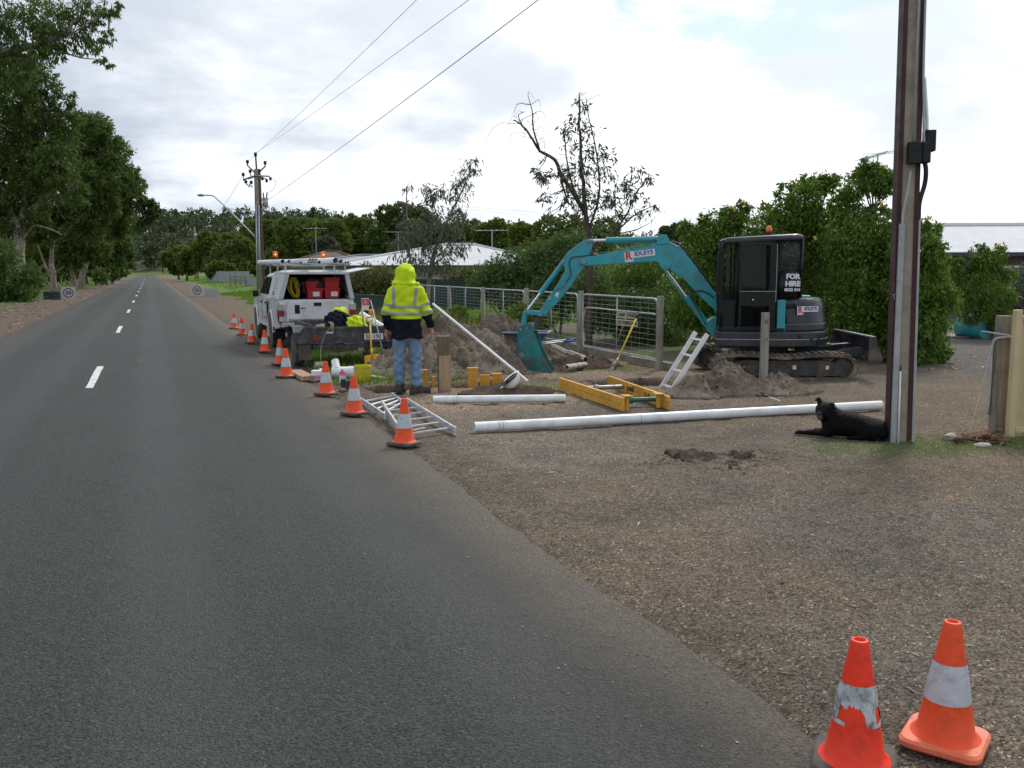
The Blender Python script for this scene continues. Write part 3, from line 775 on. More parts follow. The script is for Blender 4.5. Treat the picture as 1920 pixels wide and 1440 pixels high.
# ------------------------------------------------------------------ grass, gravel, litter
def blades(name, P, hmin, hmax, w, mat, seed=1, lean=0.5):
    r = np.random.default_rng(seed); n = len(P)
    a = r.uniform(0, 2 * PI, n); h = r.uniform(hmin, hmax, n)
    s = np.stack([np.cos(a), np.sin(a), np.zeros(n)], 1) * (w * r.uniform(.6, 1.3, n))[:, None]
    b = r.uniform(0, 2 * PI, n); l = r.uniform(0, lean, n) * h
    tip = P + np.stack([np.cos(b) * l, np.sin(b) * l, h], 1)
    V = np.stack([P - s, P + s, tip], 1).reshape(-1, 3)
    F = np.arange(3 * n).reshape(-1, 3)
    o = link(name, npmesh(name, V, F), mat); return o
def scatter(n, x0, x1, y0, y1, seed, keep=None, z=0.0):
    r = np.random.default_rng(seed)
    x, y = r.uniform(x0, x1, n), r.uniform(y0, y1, n)
    if keep is not None:
        m = keep(x, y, r.uniform(0, 1, n)); x, y = x[m], y[m]
    return np.stack([x, y, ground_z(x, y) + z], 1)
def patch(cx, cy, rx, ry):
    return lambda x, y, u: (((x - cx) / rx) ** 2 + ((y - cy) / ry) ** 2 + (fbm2(x * 3, y * 3, 3, 61) - 0.5) * 2.2 < 0.8 * u + 0.2)
P = np.concatenate([
    scatter(3800, 5.4, 9.0, 6.0, 7.5, 11, patch(7.1, 6.75, 1.6, 0.5)),
    scatter(2200, 4.4, 5.9, 11.6, 12.6, 12, patch(5.15, 12.1, 0.55, 0.33)),
    scatter(2500, 6.2, 8.2, 13.2, 15.5, 13, patch(7.3, 14.3, 0.9, 0.8)),
    scatter(1000, 7.3, 9.2, 5.8, 7.2, 14, patch(8.2, 6.6, 0.9, 0.5)),
    scatter(500, 3.4, 4.5, 12.2, 13.6, 18, patch(3.6, 13.5, 0.5, 0.4))])
tag(blades('grass', P, 0.015, 0.06, 0.0035, m_grass, 1, 1.0), 'short green grass patches by the concrete pole and the dig', 'grass', kind='stuff')
P = np.concatenate([
    scatter(9000, 2.4, 4.6, 13.4, 19.5, 15, lambda x, y, u: (x > 2.7 + (u - .5)) & (fbm2(x * 2, y * 2, 3, 71) > 0.42)),
    scatter(9000, 4.3, 8.2, 16.5, 30, 16, lambda x, y, u: fbm2(x * 1.2, y * 1.2, 3, 72) > 0.36)])
tag(blades('grass', P, 0.04, 0.16, 0.007, m_grass, 2, 0.8), 'green grass under the trailer and along the fence', 'grass', kind='stuff')
P = np.concatenate([
    scatter(48000, 3.2, 13, 27, 70, 17, lambda x, y, u: (x + (fbm2(x * .7, y * .7, 4, 41) - .5) * 2.2 - 0.035 * np.clip(y - 25, 0, 30) > 3.9)),
    scatter(26000, 3.5, 30, 70, 200, 19, lambda x, y, u: x > 5.2 + u),
    scatter(14000, -16, -5.6, 40, 200, 20, lambda x, y, u: (fbm2(x * .5, y * .5, 3, 73) > 0.42) & (x < -6 + u))])
tag(blades('grass', P, 0.06, 0.2, 0.028, m_grass, 3, 0.8), 'bright green roadside grass running into the distance', 'grass', kind='stuff')
P = np.concatenate([
    scatter(2600, 5.2, 8.0, 17.5, 27, 22, lambda x, y, u: fbm2(x * 1.0, y * 1.0, 3, 74) > 0.5),
    scatter(900, 9.0, 30, 60, 90, 23, None), scatter(1600, 4.4, 6.8, 19, 28, 24, None)])
tag(blades('tall_grass', P, 0.25, 0.75, 0.012, m_grassdry, 4, 0.5), 'tall pale weeds along the fence behind the trailer', 'weeds', kind='stuff')
def pebbles(name, P, smin, smax, mat, seed):
    r = np.random.default_rng(seed); n = len(P)
    O = np.array([(1, 0, 0), (-.8, .5, 0), (-.6, -.8, 0), (0, .2, .7), (.2, .9, .1), (.3, -.6, .3)])
    Fb = np.array([(0, 4, 3), (4, 1, 3), (1, 2, 3), (2, 5, 3), (5, 0, 3)])
    s = smin + (smax - smin) * r.uniform(0, 1, n) ** 2.5
    a = r.uniform(0, 2 * PI, n); sq = r.uniform(.5, 1.1, (n, 6, 3)) * s[:, None, None]
    Q = O[None] * sq
    x = Q[..., 0] * np.cos(a)[:, None] - Q[..., 1] * np.sin(a)[:, None]
    y = Q[..., 0] * np.sin(a)[:, None] + Q[..., 1] * np.cos(a)[:, None]
    V = np.stack([x, y, Q[..., 2]], -1) + P[:, None]
    F = (Fb[None] + (np.arange(n) * 6)[:, None, None]).reshape(-1, 3)
    return link(name, npmesh(name, V.reshape(-1, 3), F), mat)
t = NT('gravel_stone'); g = t.n('ShaderNodeNewGeometry')
c = t.mix(g.outputs['Random Per Island'], (0.07, 0.058, 0.047, 1), (0.185, 0.165, 0.14, 1))
n_ = t.n('ShaderNodeTexWhiteNoise'); t.t.links.new(g.outputs['Random Per Island'], n_.inputs['Vector'])
c = t.mix(t.rng(n_.outputs[0], 0.90, 0.97), c, (0.34, 0.32, 0.29, 1)); t.base(c); t.inp('Roughness', 0.9); m_pebble = t.m
P = np.concatenate([
    scatter(17000, 2.0, 4.2, 1.4, 5.5, 31, lambda x, y, u: x > 2.0 + 0.75 * u + (fbm2(x, y, 3, 75) - .5)),
    scatter(30000, 2.1, 7.5, 4.0, 10.5, 32, lambda x, y, u: (x > 2.1 + 0.7 * u) & (fbm2(x * .8, y * .8, 3, 76) + 0.3 * u > 0.5))])
Q = scatter(9000, 1.2, 2.35, 1.2, 14, 39, lambda x, y, u: x > 2.3 - 1.1 * u ** 2.2 * (.4 + 1.2 * fbm2(y * .8, x, 3, 79)))
Q[:, 2] = .016 + .018 * (1 - ((Q[:, 0] - CENTRE) / 3.1) ** 2).clip(0, 1); P = np.concatenate([P, Q])
tag(pebbles('loose_gravel', P, 0.0025, 0.0105, m_pebble, 33), 'loose brown and grey gravel on the verge', 'gravel', kind='stuff')
P = np.concatenate([scatter(500, 2.3, 8.0, 8.5, 17.5, 34, lambda x, y, u: (u > .3)), scatter(1500, 3.7, 5.6, 6.2, 7.9, 35, patch(4.65, 7.0, .75, .5))])
tag(pebbles('soil_clods', P, 0.01, 0.045, m_soil, 36), 'scattered clods of dug soil around the works', 'soil', kind='stuff')
def strips(name, P, l0, l1, w, mat, seed):
    r = np.random.default_rng(seed); n = len(P); a = r.uniform(0, 2 * PI, n); l = r.uniform(l0, l1, n)
    d = np.stack([np.cos(a), np.sin(a), r.uniform(-.02, .25, n)], 1) * l[:, None] / 2
    s = np.stack([-np.sin(a), np.cos(a), r.uniform(-.6, .6, n)], 1) * (w * r.uniform(.5, 1.2, n))[:, None]
    up = np.array([0, 0, 0.006])
    V = np.stack([P - d + up, P + s + up * 1.5, P + d + up, P - s + up], 1).reshape(-1, 3)
    return link(name, npmesh(name, V, np.arange(4 * n).reshape(-1, 4)), mat)
t = NT('dry_leaf'); g = t.n('ShaderNodeNewGeometry')
t.base(t.mix(g.outputs['Random Per Island'], (0.14, 0.085, 0.05, 1), (0.42, 0.34, 0.24, 1))); t.inp('Roughness', 0.8); m_dry = t.m
P = scatter(420, 2.3, 8.5, 1.6, 11, 37)
tag(strips('leaf_litter', P, 0.02, 0.11, 0.006, m_dry, 38), 'dry leaves and twigs strewn over the gravel', 'litter', kind='stuff')
P = scatter(500, 10.5, 17, 9, 16, 39, patch(13.8, 12.6, 2.0, 1.6))
tag(strips('fallen_petals', P, 0.03, 0.06, 0.016, m_flower, 40), 'fallen yellow petals on the yard beneath the shrub', 'petals', kind='stuff')
P = scatter(5000, -8, -3.7, 25, 160, 42) 
tag(strips('leaf_litter', P, 0.05, 0.25, 0.02, m_dry, 43), 'brown leaf litter on the verge below the gum trees', 'litter', kind='stuff')

# ================================================================== trees and shrubs
def leaf_cloud(blobs, n, size, width, seed, droop=0.35, clump=0.2, shell=0.45, per=16, depth=1.0):
    """leaves in clumps spread through balls (centre, radius); returns verts, quads"""
    r = np.random.default_rng(seed)
    w = np.array([b[1] ** 2 for b in blobs]); w = w / w.sum()
    nc = max(1, n // per); which = r.choice(len(blobs), nc, p=w)
    cen = np.array([tuple(b[0]) for b in blobs])[which]; rad = np.array([b[1] for b in blobs])[which]
    d = r.normal(size=(nc, 3)); d /= np.linalg.norm(d, axis=1)[:, None]
    rr = (shell + (1 - shell) * r.uniform(0, 1, nc) ** 0.7)
    cc = cen + d * (rad * rr)[:, None] * np.array([1, depth, 0.88])
    cl = np.repeat(cc, per, 0); cr = np.repeat(rad, per)
    off = r.normal(size=(nc * per, 3)) * (clump * cr)[:, None] * 0.55
    P = cl + off
    dv = r.normal(size=(len(P), 3)) + np.repeat(d, per, 0) * 0.7; dv[:, 2] -= droop * 2.2
    dv /= np.linalg.norm(dv, axis=1)[:, None]
    s = np.cross(dv, r.normal(size=(len(P), 3))); s /= np.linalg.norm(s, axis=1)[:, None] + 1e-9
    q_ = r.uniform(.5, 1.5, len(P)); L = size * q_; W = width * q_ * r.uniform(.75, 1.25, len(P))
    m = P + dv * (L * .45)[:, None]
    V = np.stack([P, m + s * W[:, None], P + dv * L[:, None], m - s * W[:, None]], 1).reshape(-1, 3)
    return V, np.arange(len(V)).reshape(-1, 4)
def limbs(b, pts, r0, r1, n=7, wob=0.0, seed=0):
    rr = random.Random(seed); P = curve_pts(pts, 4)
    P = [p + Vector((rr.uniform(-wob, wob), rr.uniform(-wob, wob), rr.uniform(-wob, wob))) if 0 < i < len(P) - 1 else p for i, p in enumerate(P)]
    k = len(P) - 1
    b.tube(P, [r0 + (r1 - r0) * i / k for i in range(k + 1)], n)
def tree(name, label, cat, dist, blobs, stems, n, size, width, lm, tm, group=None, seed=1, depth=1.2, z0=None, **kw):
    """blobs: (u, v, r) as surveyed at this distance; stems: [(list of (u, v), r0, r1)] in metres"""
    k = dist / FPX; rr = random.Random(seed)
    base = AD(stems[0][0][0][0], stems[0][0][0][1], dist)
    bz = float(ground_z(base.x, base.y)) if z0 is None else z0
    base = Vector((base.x, base.y, bz - 0.03))
    root = thing(name, label, cat, base, 0, group)
    fw = Vector((_sy, _cy, 0))
    B = []
    for u, v, r_ in blobs:
        rad = r_ * k
        B.append((AD(u, v, dist) + fw * rr.uniform(-.55, .55) * rad * depth * 1.4 - base, rad))
    V, F = leaf_cloud(B, n, size, width, seed, **kw)
    crown = link('crown', npmesh('crown', V, F), lm, root)
    b = MB()
    for i, (pts, r0, r1) in enumerate(stems):
        Q = [AD(u, v, dist) - base for u, v in pts]
        if i == 0: Q[0] = Vector((Q[0].x, Q[0].y, -0.1))
        limbs(b, Q, r0, r1, 8, r0 * .18, seed + i)
    # small limbs reaching into the crown
    top = [AD(u, v, dist) - base for pts, _, _ in stems for u, v in pts[1:]]
    for c_, r_ in B:
        a = min(top, key=lambda p: (p - c_).length)
        if (a - c_).length > 0.3:
            limbs(b, [a, (a + c_) / 2 + Vector((0, 0, -.12 * r_)), c_ + Vector((0, 0, .35 * r_))], max(.012, stems[0][1] * .22), .008, 5, .03 * r_, seed + 77)
    b.build('trunk', tm, root, smooth=True)
    return root
GL = 'gum trees lining the left side of the road'
tree('gum_tree', 'tall gum tree whose bare pale branch reaches over the top left corner', 'tree', 38,
     [(185, 28, 26), (215, 15, 18), (150, 20, 32), (125, 60, 34), (95, 30, 42), (165, 78, 24), (185, 105, 15), (200, 118, 11), (205, 70, 15), (30, 70, 55), (-20, 30, 60), (60, 20, 45), (70, 110, 35), (110, 105, 22), (-60, 90, 80), (5, 120, 45), (100, 78, 28)],
     [([(-190, 600), (-170, 300), (-80, 150), (10, 98), (80, 82), (130, 55), (150, 10)], .3, .03), ([(-80, 150), (0, 112), (60, 112), (110, 98), (150, 108), (190, 112)], .09, .012), ([(80, 82), (130, 66), (170, 40), (205, 25)], .05, .01)],
     15000, .20, .026, m_lgum, m_gum, GL, 101, droop=.9, clump=.16, per=16)
tree('gum_tree', 'broad dark gum tree with thick pale forked trunk at the left edge', 'tree', 58,
     [(45, 185, 62), (112, 185, 32), (85, 160, 35), (0, 240, 85), (75, 250, 60), (128, 235, 32), (55, 330, 70), (-20, 340, 80), (120, 310, 45), (-10, 430, 60), (60, 400, 30), (140, 365, 30), (20, 130, 45), (80, 300, 55)],
     [([(36, 560), (34, 470), (38, 420), (55, 395), (95, 360), (120, 340)], .42, .06), ([(38, 430), (18, 390), (0, 350), (-10, 300)], .24, .06), ([(36, 460), (60, 425), (90, 428), (115, 440)], .09, .03), ([(40, 415), (50, 350), (70, 290), (80, 220)], .2, .05)],
     60000, .23, .04, m_lgum, m_gum, GL, 102, droop=.4, clump=.15, per=36, shell=.35)
tree('gum_tree', 'dense rounded gum tree second along the left of the road', 'tree', 74,
     [(160, 235, 36), (180, 245, 30), (190, 285, 44), (150, 300, 50), (215, 300, 24), (205, 335, 38), (160, 370, 50), (110, 390, 45), (190, 385, 38), (235, 325, 18), (130, 270, 35), (80, 420, 45), (170, 420, 40)],
     [([(100, 548), (99, 512), (97, 480), (105, 430), (140, 360)], .26, .06), ([(99, 525), (88, 505), (82, 490), (70, 460)], .13, .04), ([(100, 520), (108, 508), (120, 500)], .08, .02), ([(98, 540), (90, 532), (86, 520)], .12, .05)],
     52000, .27, .048, m_lgum, m_gum, GL, 103, droop=.4, clump=.15, per=36, shell=.35)
tree('gum_tree', 'leaning gum tree whose crown hangs farthest out over the road', 'tree', 92,
     [(232, 320, 20), (240, 345, 26), (215, 350, 34), (258, 372, 18), (275, 385, 18), (288, 395, 14), (272, 412, 13), (264, 422, 9), (225, 385, 28), (205, 415, 35), (190, 440, 32), (165, 440, 32), (285, 380, 10)],
     [([(148, 532), (160, 495), (178, 450), (200, 415), (222, 380)], .3, .06), ([(200, 410), (230, 402), (255, 388), (280, 395)], .09, .02)],
     32000, .30, .056, m_lgum, m_gum, GL, 104, droop=.5, clump=.17, per=30, shell=.35)
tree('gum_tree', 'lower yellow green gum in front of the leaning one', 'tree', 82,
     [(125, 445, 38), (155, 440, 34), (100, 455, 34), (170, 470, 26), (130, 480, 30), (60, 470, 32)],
     [([(140, 538), (137, 520), (130, 490), (125, 450)], .26, .08)], 16000, .34, .065, m_lgum_sunlit, m_gum, GL, 105, droop=.4, clump=.18, per=30, shell=.35)
tree('gum_tree', 'dark gum tree behind the left speed sign with pale slanting trunk', 'tree', 112,
     [(185, 465, 32), (200, 490, 26), (165, 490, 26), (215, 455, 22), (150, 500, 22), (210, 510, 16)],
     [([(162, 533), (159, 520), (157, 512), (180, 470)], .28, .08)], 13000, .42, .09, m_lgum, m_gum, GL, 106, clump=.18, per=24)
tree('gum_tree', 'last dark gum tree beside the white post on the left', 'tree', 160,
     [(222, 458, 18), (232, 475, 14), (218, 485, 18), (238, 490, 10), (225, 505, 12), (240, 468, 8), (205, 470, 20)],
     [([(222, 520), (222, 500), (222, 470)], .3, .1)], 7000, .7, .16, m_lgum, m_gumd, GL, 107, clump=.26, per=20)
tree('roadside_bush', 'dark feathery bush at the left edge of the frame', 'bush', 50,
     [(8, 520, 36), (30, 545, 28), (45, 520, 24), (0, 480, 34), (18, 560, 18), (-30, 540, 45), (52, 548, 14)],
     [([(20, 572), (18, 550), (10, 510)], .06, .02), ([(24, 572), (40, 545)], .04, .01)], 10000, .3, .03, m_ldark, m_gumd, None, 108, droop=-.2, clump=.3, per=20)
tree('undergrowth_bush', 'dark bush in the shade behind the forked gum trunk', 'bush', 98,
     [(70, 505, 30), (110, 500, 30), (40, 490, 32), (140, 512, 20), (-10, 500, 40), (185, 518, 14)],
     [([(75, 540), (75, 520)], .06, .03)], 8000, .4, .09, m_lgum, m_gumd, None, 109, droop=.1, clump=.3, per=20)

# woods beyond the houses
RT = 'rounded trees beyond the houses'
def round_tree(label, dist, blobs, n, seed, lm=None, **kw):
    u, v, r_ = max(blobs, key=lambda q: q[2])
    base_v = 507 + 1.4 * FPX / dist
    return tree('rounded_tree', label, 'tree', dist, blobs, [([(u, base_v), (u + 1, (base_v + v) / 2), (u, v)], .22, .07)], int(n * 1.5), .34 * dist / 100, .10 * dist / 100, lm or m_lmid, m_gumd, RT, seed, depth=1.1, droop=.05, clump=.13, shell=.72, per=14, **kw)
round_tree('small bushy tree closest to the far end of the road on the right', 170, [(322, 485, 15), (335, 478, 16), (345, 492, 16), (330, 500, 14)], 5000, 121)
round_tree('low green tree just left of the plain far pole', 150, [(350, 488, 16), (362, 478, 15), (375, 492, 15), (352, 502, 12)], 5000, 122)
round_tree('domed dark green tree right of the plain far pole', 140, [(395, 448, 16), (385, 465, 20), (405, 460, 22), (425, 470, 22), (380, 488, 20), (415, 490, 24), (440, 478, 22)], 9000, 123)
round_tree('wide domed dark tree under the street lamp', 128, [(430, 455, 20), (450, 470, 26), (445, 500, 26), (465, 490, 24), (412, 482, 14)], 8000, 124)
round_tree('low rounded bush behind the zinc sheet wall', 118, [(398, 508, 13), (412, 503, 14), (428, 508, 12)], 4000, 125)
round_tree('tall domed tree directly behind the transformer pole', 150, [(475, 438, 26), (505, 430, 20), (490, 465, 30), (520, 455, 28), (465, 475, 24), (510, 490, 30)], 9000, 126)
round_tree('domed tree to the right of the transformer pole', 140, [(545, 432, 22), (568, 428, 20), (550, 462, 28), (580, 460, 24), (530, 485, 26), (570, 490, 26)], 9000, 127)
round_tree('dark domed tree over the left ute beacon', 155, [(600, 430, 22), (628, 428, 18), (610, 460, 26), (640, 455, 22), (595, 488, 22), (630, 485, 24)], 8000, 128)
round_tree('dark tree above the grey house roof', 160, [(662, 420, 16), (680, 428, 20), (655, 450, 24), (690, 458, 24), (665, 480, 22), (700, 485, 20)], 8000, 129)
round_tree('tallest dark domed tree behind the hooded worker', 150, [(725, 402, 18), (755, 398, 18), (785, 405, 20), (805, 420, 18), (740, 430, 30), (780, 440, 30), (715, 450, 26), (760, 470, 30), (815, 450, 22)], 12000, 130, lm=m_lgum)
round_tree('dark tree beyond the white hip roof', 150, [(835, 440, 18), (855, 430, 12), (870, 440, 18), (850, 465, 22), (885, 460, 20)], 7000, 131, lm=m_lgum)
round_tree('light green tree behind the television aerial', 120, [(905, 438, 18), (930, 430, 18), (950, 440, 20), (915, 460, 22), (945, 470, 24), (895, 465, 16)], 8000, 132, lm=m_lgum_sunlit)
round_tree('yellowish tree left of the teal boom', 110, [(975, 435, 18), (1000, 440, 18), (985, 465, 24), (1015, 455, 18)], 7000, 133, lm=m_lgum_sunlit)
round_tree('dark dense tree behind the tall sparse gum', 60, [(1030, 430, 26), (1065, 420, 22), (1050, 455, 34), (1010, 470, 30), (1090, 440, 26), (1140, 430, 24), (1120, 455, 30), (1075, 480, 36)], 10000, 134)
round_tree('low distant tree left of the flowering shrub', 230, [(1250, 436, 11), (1270, 432, 11), (1290, 438, 12), (1262, 445, 12)], 3500, 135, lm=m_lfar)
round_tree('small pale tree by the brown tiled roof', 90, [(600, 462, 12), (612, 455, 12), (622, 468, 14), (604, 476, 12)], 3500, 136, lm=m_lgrey)
# far hillside wood: one mass of flat-topped crowns
r = np.random.default_rng(55); Bf = []
for k in range(560):
    x, y = (r.uniform(-120, 330), r.uniform(350, 640)) if k < 300 else (r.uniform(-75, 95), r.uniform(350, 560))
    z = float(ground_z(x, y)); h = r.uniform(6, 11)
    w = r.uniform(3.5, 7)
    for q in range(3):
        Bf.append(((x + r.uniform(-.5, .5) * w, y + r.uniform(-3, 3), z + h * r.uniform(.72, 1.0)), w * .45))
    Bf.append(((x, y, z + h * .4), w * .45))
V, F = leaf_cloud(Bf, 120000, 1.0, .40, 56, droop=-.05, clump=.34, shell=.6, per=12)
o = link('hillside_wood', npmesh('hillside_wood', V, F), m_lfar)
tag(o, 'grey green wood covering the hill at the end of the road', 'woodland', kind='stuff')
b = MB()
for k in range(0, len(Bf), 4):
    p = Vector(Bf[k][0]); b.tube([(p.x, p.y, float(ground_z(p.x, p.y)) - .2), (p.x + .3, p.y, p.z)], [.22, .1], 4, False)
o2 = b.build('trunks', m_gum, o); tag(o2, kind='stuff')

# near garden trees and shrubs behind the fence
fw = Vector((_sy, _cy, 0))
def sparse_tree(name, label, dist, stems, clusters, leafsize, lw, lm, tm, seed, twigs=0, group=None, n_per=26, droop=.7):
    base = AD(*stems[0][0][0], dist); base.z = float(ground_z(base.x, base.y)) - 0.03
    root = thing(name, label, 'tree', base, 0, group); rr = random.Random(seed); b = MB(); nodes = []
    for i, (pts, r0, r1) in enumerate(stems):
        dj = rr.uniform(-.5, .5) if i else 0
        Q = [AD(u, v, dist) + fw * (dj * j / max(1, len(pts) - 1)) - base for j, (u, v) in enumerate(pts)]
        if i == 0: Q[0].z = -0.1
        limbs(b, Q, r0, r1, 8, r0 * .3, seed + i); nodes += curve_pts(Q, 4)[(4 if i == 0 else 1):]
    B = []
    for u, v, r_ in clusters:
        rad = r_ * dist / FPX; c_ = AD(u, v, dist) + fw * rr.uniform(-1, 1) * max(rad, .25) - base
        B.append((c_, rad)); a = min(nodes, key=lambda p: (p - c_).length)
        limbs(b, [a, (a + c_) / 2 + Vector((0, 0, .1 * rad)), c_], .014, .005, 5, .02, seed + len(B))
        for q in range(4):
            e = c_ + Vector((rr.uniform(-1, 1), rr.uniform(-1, 1), rr.uniform(-1, .7))) * rad
            limbs(b, [c_, (c_ + e) / 2 + Vector((0, 0, .15 * rad)), e], .006, .002, 4, .015, seed + q)
    for q in range(twigs):                       # bare hanging twigs
        a = rr.choice(nodes[len(nodes) // 5:]); l = rr.uniform(.25, .8)
        o_ = Vector((rr.uniform(-1, 1), rr.uniform(-1, 1), rr.uniform(-.1, .6))) * l * .6
        limbs(b, [a, a + o_, a + o_ * 1.5 + Vector((rr.uniform(-.1, .1), 0, -l * .7))], .006, .0016, 4, .02, seed + q)
    b.build('trunk', tm, root, smooth=True)
    V, F = leaf_cloud(B, len(B) * n_per * 3, leafsize, lw, seed, droop=droop, clump=.45, shell=.1, per=6)
    link('crown', npmesh('crown', V, F), lm, root)
    return root
sparse_tree('gum_sapling_tree', 'tall thin gum tree with sparse large leaves and bare crooked left limb', 20.5,
    [([(1103, 640), (1106, 560), (1108, 480), (1100, 410), (1092, 340), (1088, 270), (1086, 200), (1088, 175)], .085, .012),
     ([(1098, 400), (1055, 330), (1040, 300), (1012, 282), (995, 255), (975, 232), (962, 225)], .05, .012),
     ([(1012, 282), (1000, 245), (998, 215), (990, 190)], .022, .006), ([(985, 245), (972, 215), (985, 205)], .015, .005), ([(1050, 320), (1060, 370), (1080, 400)], .03, .01),
     ([(1100, 410), (1075, 350), (1062, 290), (1060, 230)], .03, .008), ([(1104, 430), (1122, 370), (1118, 300), (1102, 230), (1095, 190)], .03, .006),
     ([(1108, 470), (1145, 440), (1175, 400), (1190, 365), (1215, 330)], .03, .007), ([(1160, 430), (1195, 400), (1228, 385)], .018, .006), ([(1150, 440), (1195, 430), (1225, 415)], .015, .005), ([(1088, 205), (1080, 185), (1106, 165)], .01, .003)],
    [(1060, 240, 18), (1085, 225, 18), (1105, 245, 20), (1070, 275, 24), (1110, 285, 24), (1090, 320, 30), (1060, 320, 22), (1125, 320, 20), (1075, 360, 28), (1110, 370, 30), (1140, 290, 16), (1150, 330, 15), (1145, 375, 22), (1040, 330, 14), (1018, 300, 8), (1020, 335, 16), (1022, 370, 16), (1010, 325, 12), (1085, 400, 24), (1120, 410, 24), (1175, 345, 20), (1200, 320, 16), (1215, 335, 14), (1190, 365, 20), (1160, 400, 20), (1215, 375, 14), (1228, 388, 12), (1205, 400, 16), (1035, 405, 14), (1018, 410, 9), (1100, 200, 10), (1080, 195, 9)],
    .125, .016, m_lsparse, m_redbark, 141, twigs=70, n_per=25, droop=.55)
sparse_tree('weeping_gum_tree', 'grey weeping gum with hanging leaves in front of the white roof', 34,
    [([(798, 545), (808, 500), (828, 440), (845, 400), (868, 355), (885, 305)], .09, .012), ([(778, 540), (768, 480), (764, 420), (762, 360), (765, 345)], .05, .01), ([(764, 470), (752, 455), (745, 445)], .02, .006), ([(828, 440), (815, 390), (800, 355)], .03, .008), ([(808, 500), (845, 470), (860, 430)], .03, .008)],
    [(885, 305, 16), (872, 322, 16), (892, 318, 10), (868, 345, 18), (855, 365, 20), (880, 350, 14), (835, 360, 18), (815, 365, 18), (798, 355, 14), (805, 390, 22), (840, 395, 22), (862, 395, 16), (765, 352, 10), (770, 385, 16), (745, 380, 10), (755, 410, 16), (825, 425, 24), (855, 430, 20), (785, 425, 22), (765, 445, 22), (805, 460, 26), (840, 465, 26), (865, 465, 18), (780, 490, 26), (815, 500, 28), (845, 500, 20), (750, 480, 18), (735, 455, 12)],
    .2, .022, m_lgrey, m_gum, 142, twigs=30, n_per=38, droop=1.0)
def shrub(name, label, dist, blobs, n, size, width, lm, seed, group=None, **kw):
    u, v, r_ = max(blobs, key=lambda q: q[1] + q[2])
    us = sum(q[0] for q in blobs) / len(blobs); bv = 507 + 1.68 * FPX / dist
    a = dict(droop=.25, clump=.3, shell=.55, per=12, depth=1.0); a.update(kw)
    return tree(name, label, 'shrub', dist, blobs, [([(us, bv), (us + 4, bv - .4 * FPX / dist), (us + 10, sum(q[1] for q in blobs) / len(blobs))], .05, .02), ([(us - 6, bv), (us - 25, bv - .5 * FPX / dist)], .03, .012)], n, size, width, lm, m_gumd, group, seed, **a)
GS = 'garden shrubs behind the wire fence'
shrub('garden_shrub', 'dark leafy shrub behind the left wire gate panels', 27, [(930, 520, 34), (960, 500, 38), (985, 530, 38), (905, 535, 28), (950, 550, 34), (1000, 500, 34)], 11000, .10, .021, m_ldark, 151, GS)
shrub('garden_shrub', 'tall dark shrub under the teal boom', 25, [(1030, 480, 38), (1070, 470, 40), (1050, 520, 42), (1010, 490, 30), (1090, 510, 38), (1060, 560, 40), (1030, 550, 34)], 14000, .10, .021, m_ldark, 152, GS)
shrub('garden_shrub', 'feathery green shrub left of the machine cab', 22.5, [(1180, 500, 46), (1220, 480, 42), (1250, 530, 50), (1200, 550, 46), (1280, 560, 44), (1150, 540, 44), (1240, 600, 44), (1300, 610, 36), (1170, 600, 36)], 13000, .13, .014, m_lfern, 153, GS, per=16)
shrub('garden_shrub', 'yellow green round shrub behind the excavator bucket', 22, [(975, 595, 26), (1000, 585, 24), (1020, 600, 22), (985, 615, 20)], 3600, .09, .024, m_lfern, 154, GS, depth=.8)
shrub('garden_shrub', 'dense green bush behind the right gate', 21, [(1120, 590, 36), (1160, 580, 38), (1190, 620, 34), (1235, 640, 34), (1110, 540, 36), (1265, 650, 30), (1215, 580, 40)], 14000, .085, .017, m_ldark, 155, GS)
shrub('olive_shrub', 'olive wattle shrub between the ute and the worker', 36, [(665, 530, 22), (690, 518, 24), (715, 522, 24), (700, 540, 24), (735, 535, 20), (675, 545, 18)], 7000, .16, .02, m_lolive, 156, None, clump=.35)
shrub('low_green_bush', 'small bright green bush between the far left fence posts', 25, [(858, 585, 14), (868, 600, 14), (850, 605, 10), (905, 600, 10)], 1500, .09, .022, m_lfern, 157, None, depth=.6)
shrub('olive_shrub', 'dry olive shrub in front of the cream house wall', 42, [(905, 515, 20), (870, 520, 18), (930, 520, 18), (845, 520, 14)], 4000, .18, .025, m_lolive, 158)
# big trumpet shrubs with yellow flowers
def trumpet(label, dist, blobs, n, seed, nf):
    rq = random.Random(seed + 5); top = sorted(blobs, key=lambda q: q[1])[:8]
    for q in range(22):                              # loose shoots breaking the outline
        u, v, r_ = rq.choice(top); a = rq.uniform(-.2, PI + .2); blobs = blobs + [(u + math.cos(a) * r_ * 1.12, v - math.sin(a) * r_ * 1.12, rq.uniform(5, 12))]
    root = shrub('trumpet_shrub', label, dist, blobs, int(n * 1.7), .088, .0165, m_lshrub, seed, 'flowering trumpet shrubs along the yard', droop=.55, clump=.32, per=14, shell=.5, depth=.9)
    k = dist / FPX; rr = random.Random(seed); base = root.location
    for q in range(nf):
        u, v, r_ = rr.choice(blobs)
        a, t_ = rr.uniform(0, 2 * PI), rr.uniform(.3, 1.0)
        c_ = AD(u + r_ * t_ * math.cos(a), v - abs(r_ * t_ * math.sin(a)) * rr.choice((1, 1, -.6)), dist) - fw * r_ * k * rr.uniform(.55, .95) - base
        b = MB(); m_ = rr.randint(4, 7)
        for i in range(m_):
            d = Vector((rr.uniform(-1, 1), rr.uniform(-1, 1), rr.uniform(-.6, 1))).normalized() * rr.uniform(.035, .07)
            b.tube([c_, c_ + d * .7, c_ + d], [.004, .009, .02], 6)
        b.build('flower_cluster', m_flower, root)
    return root
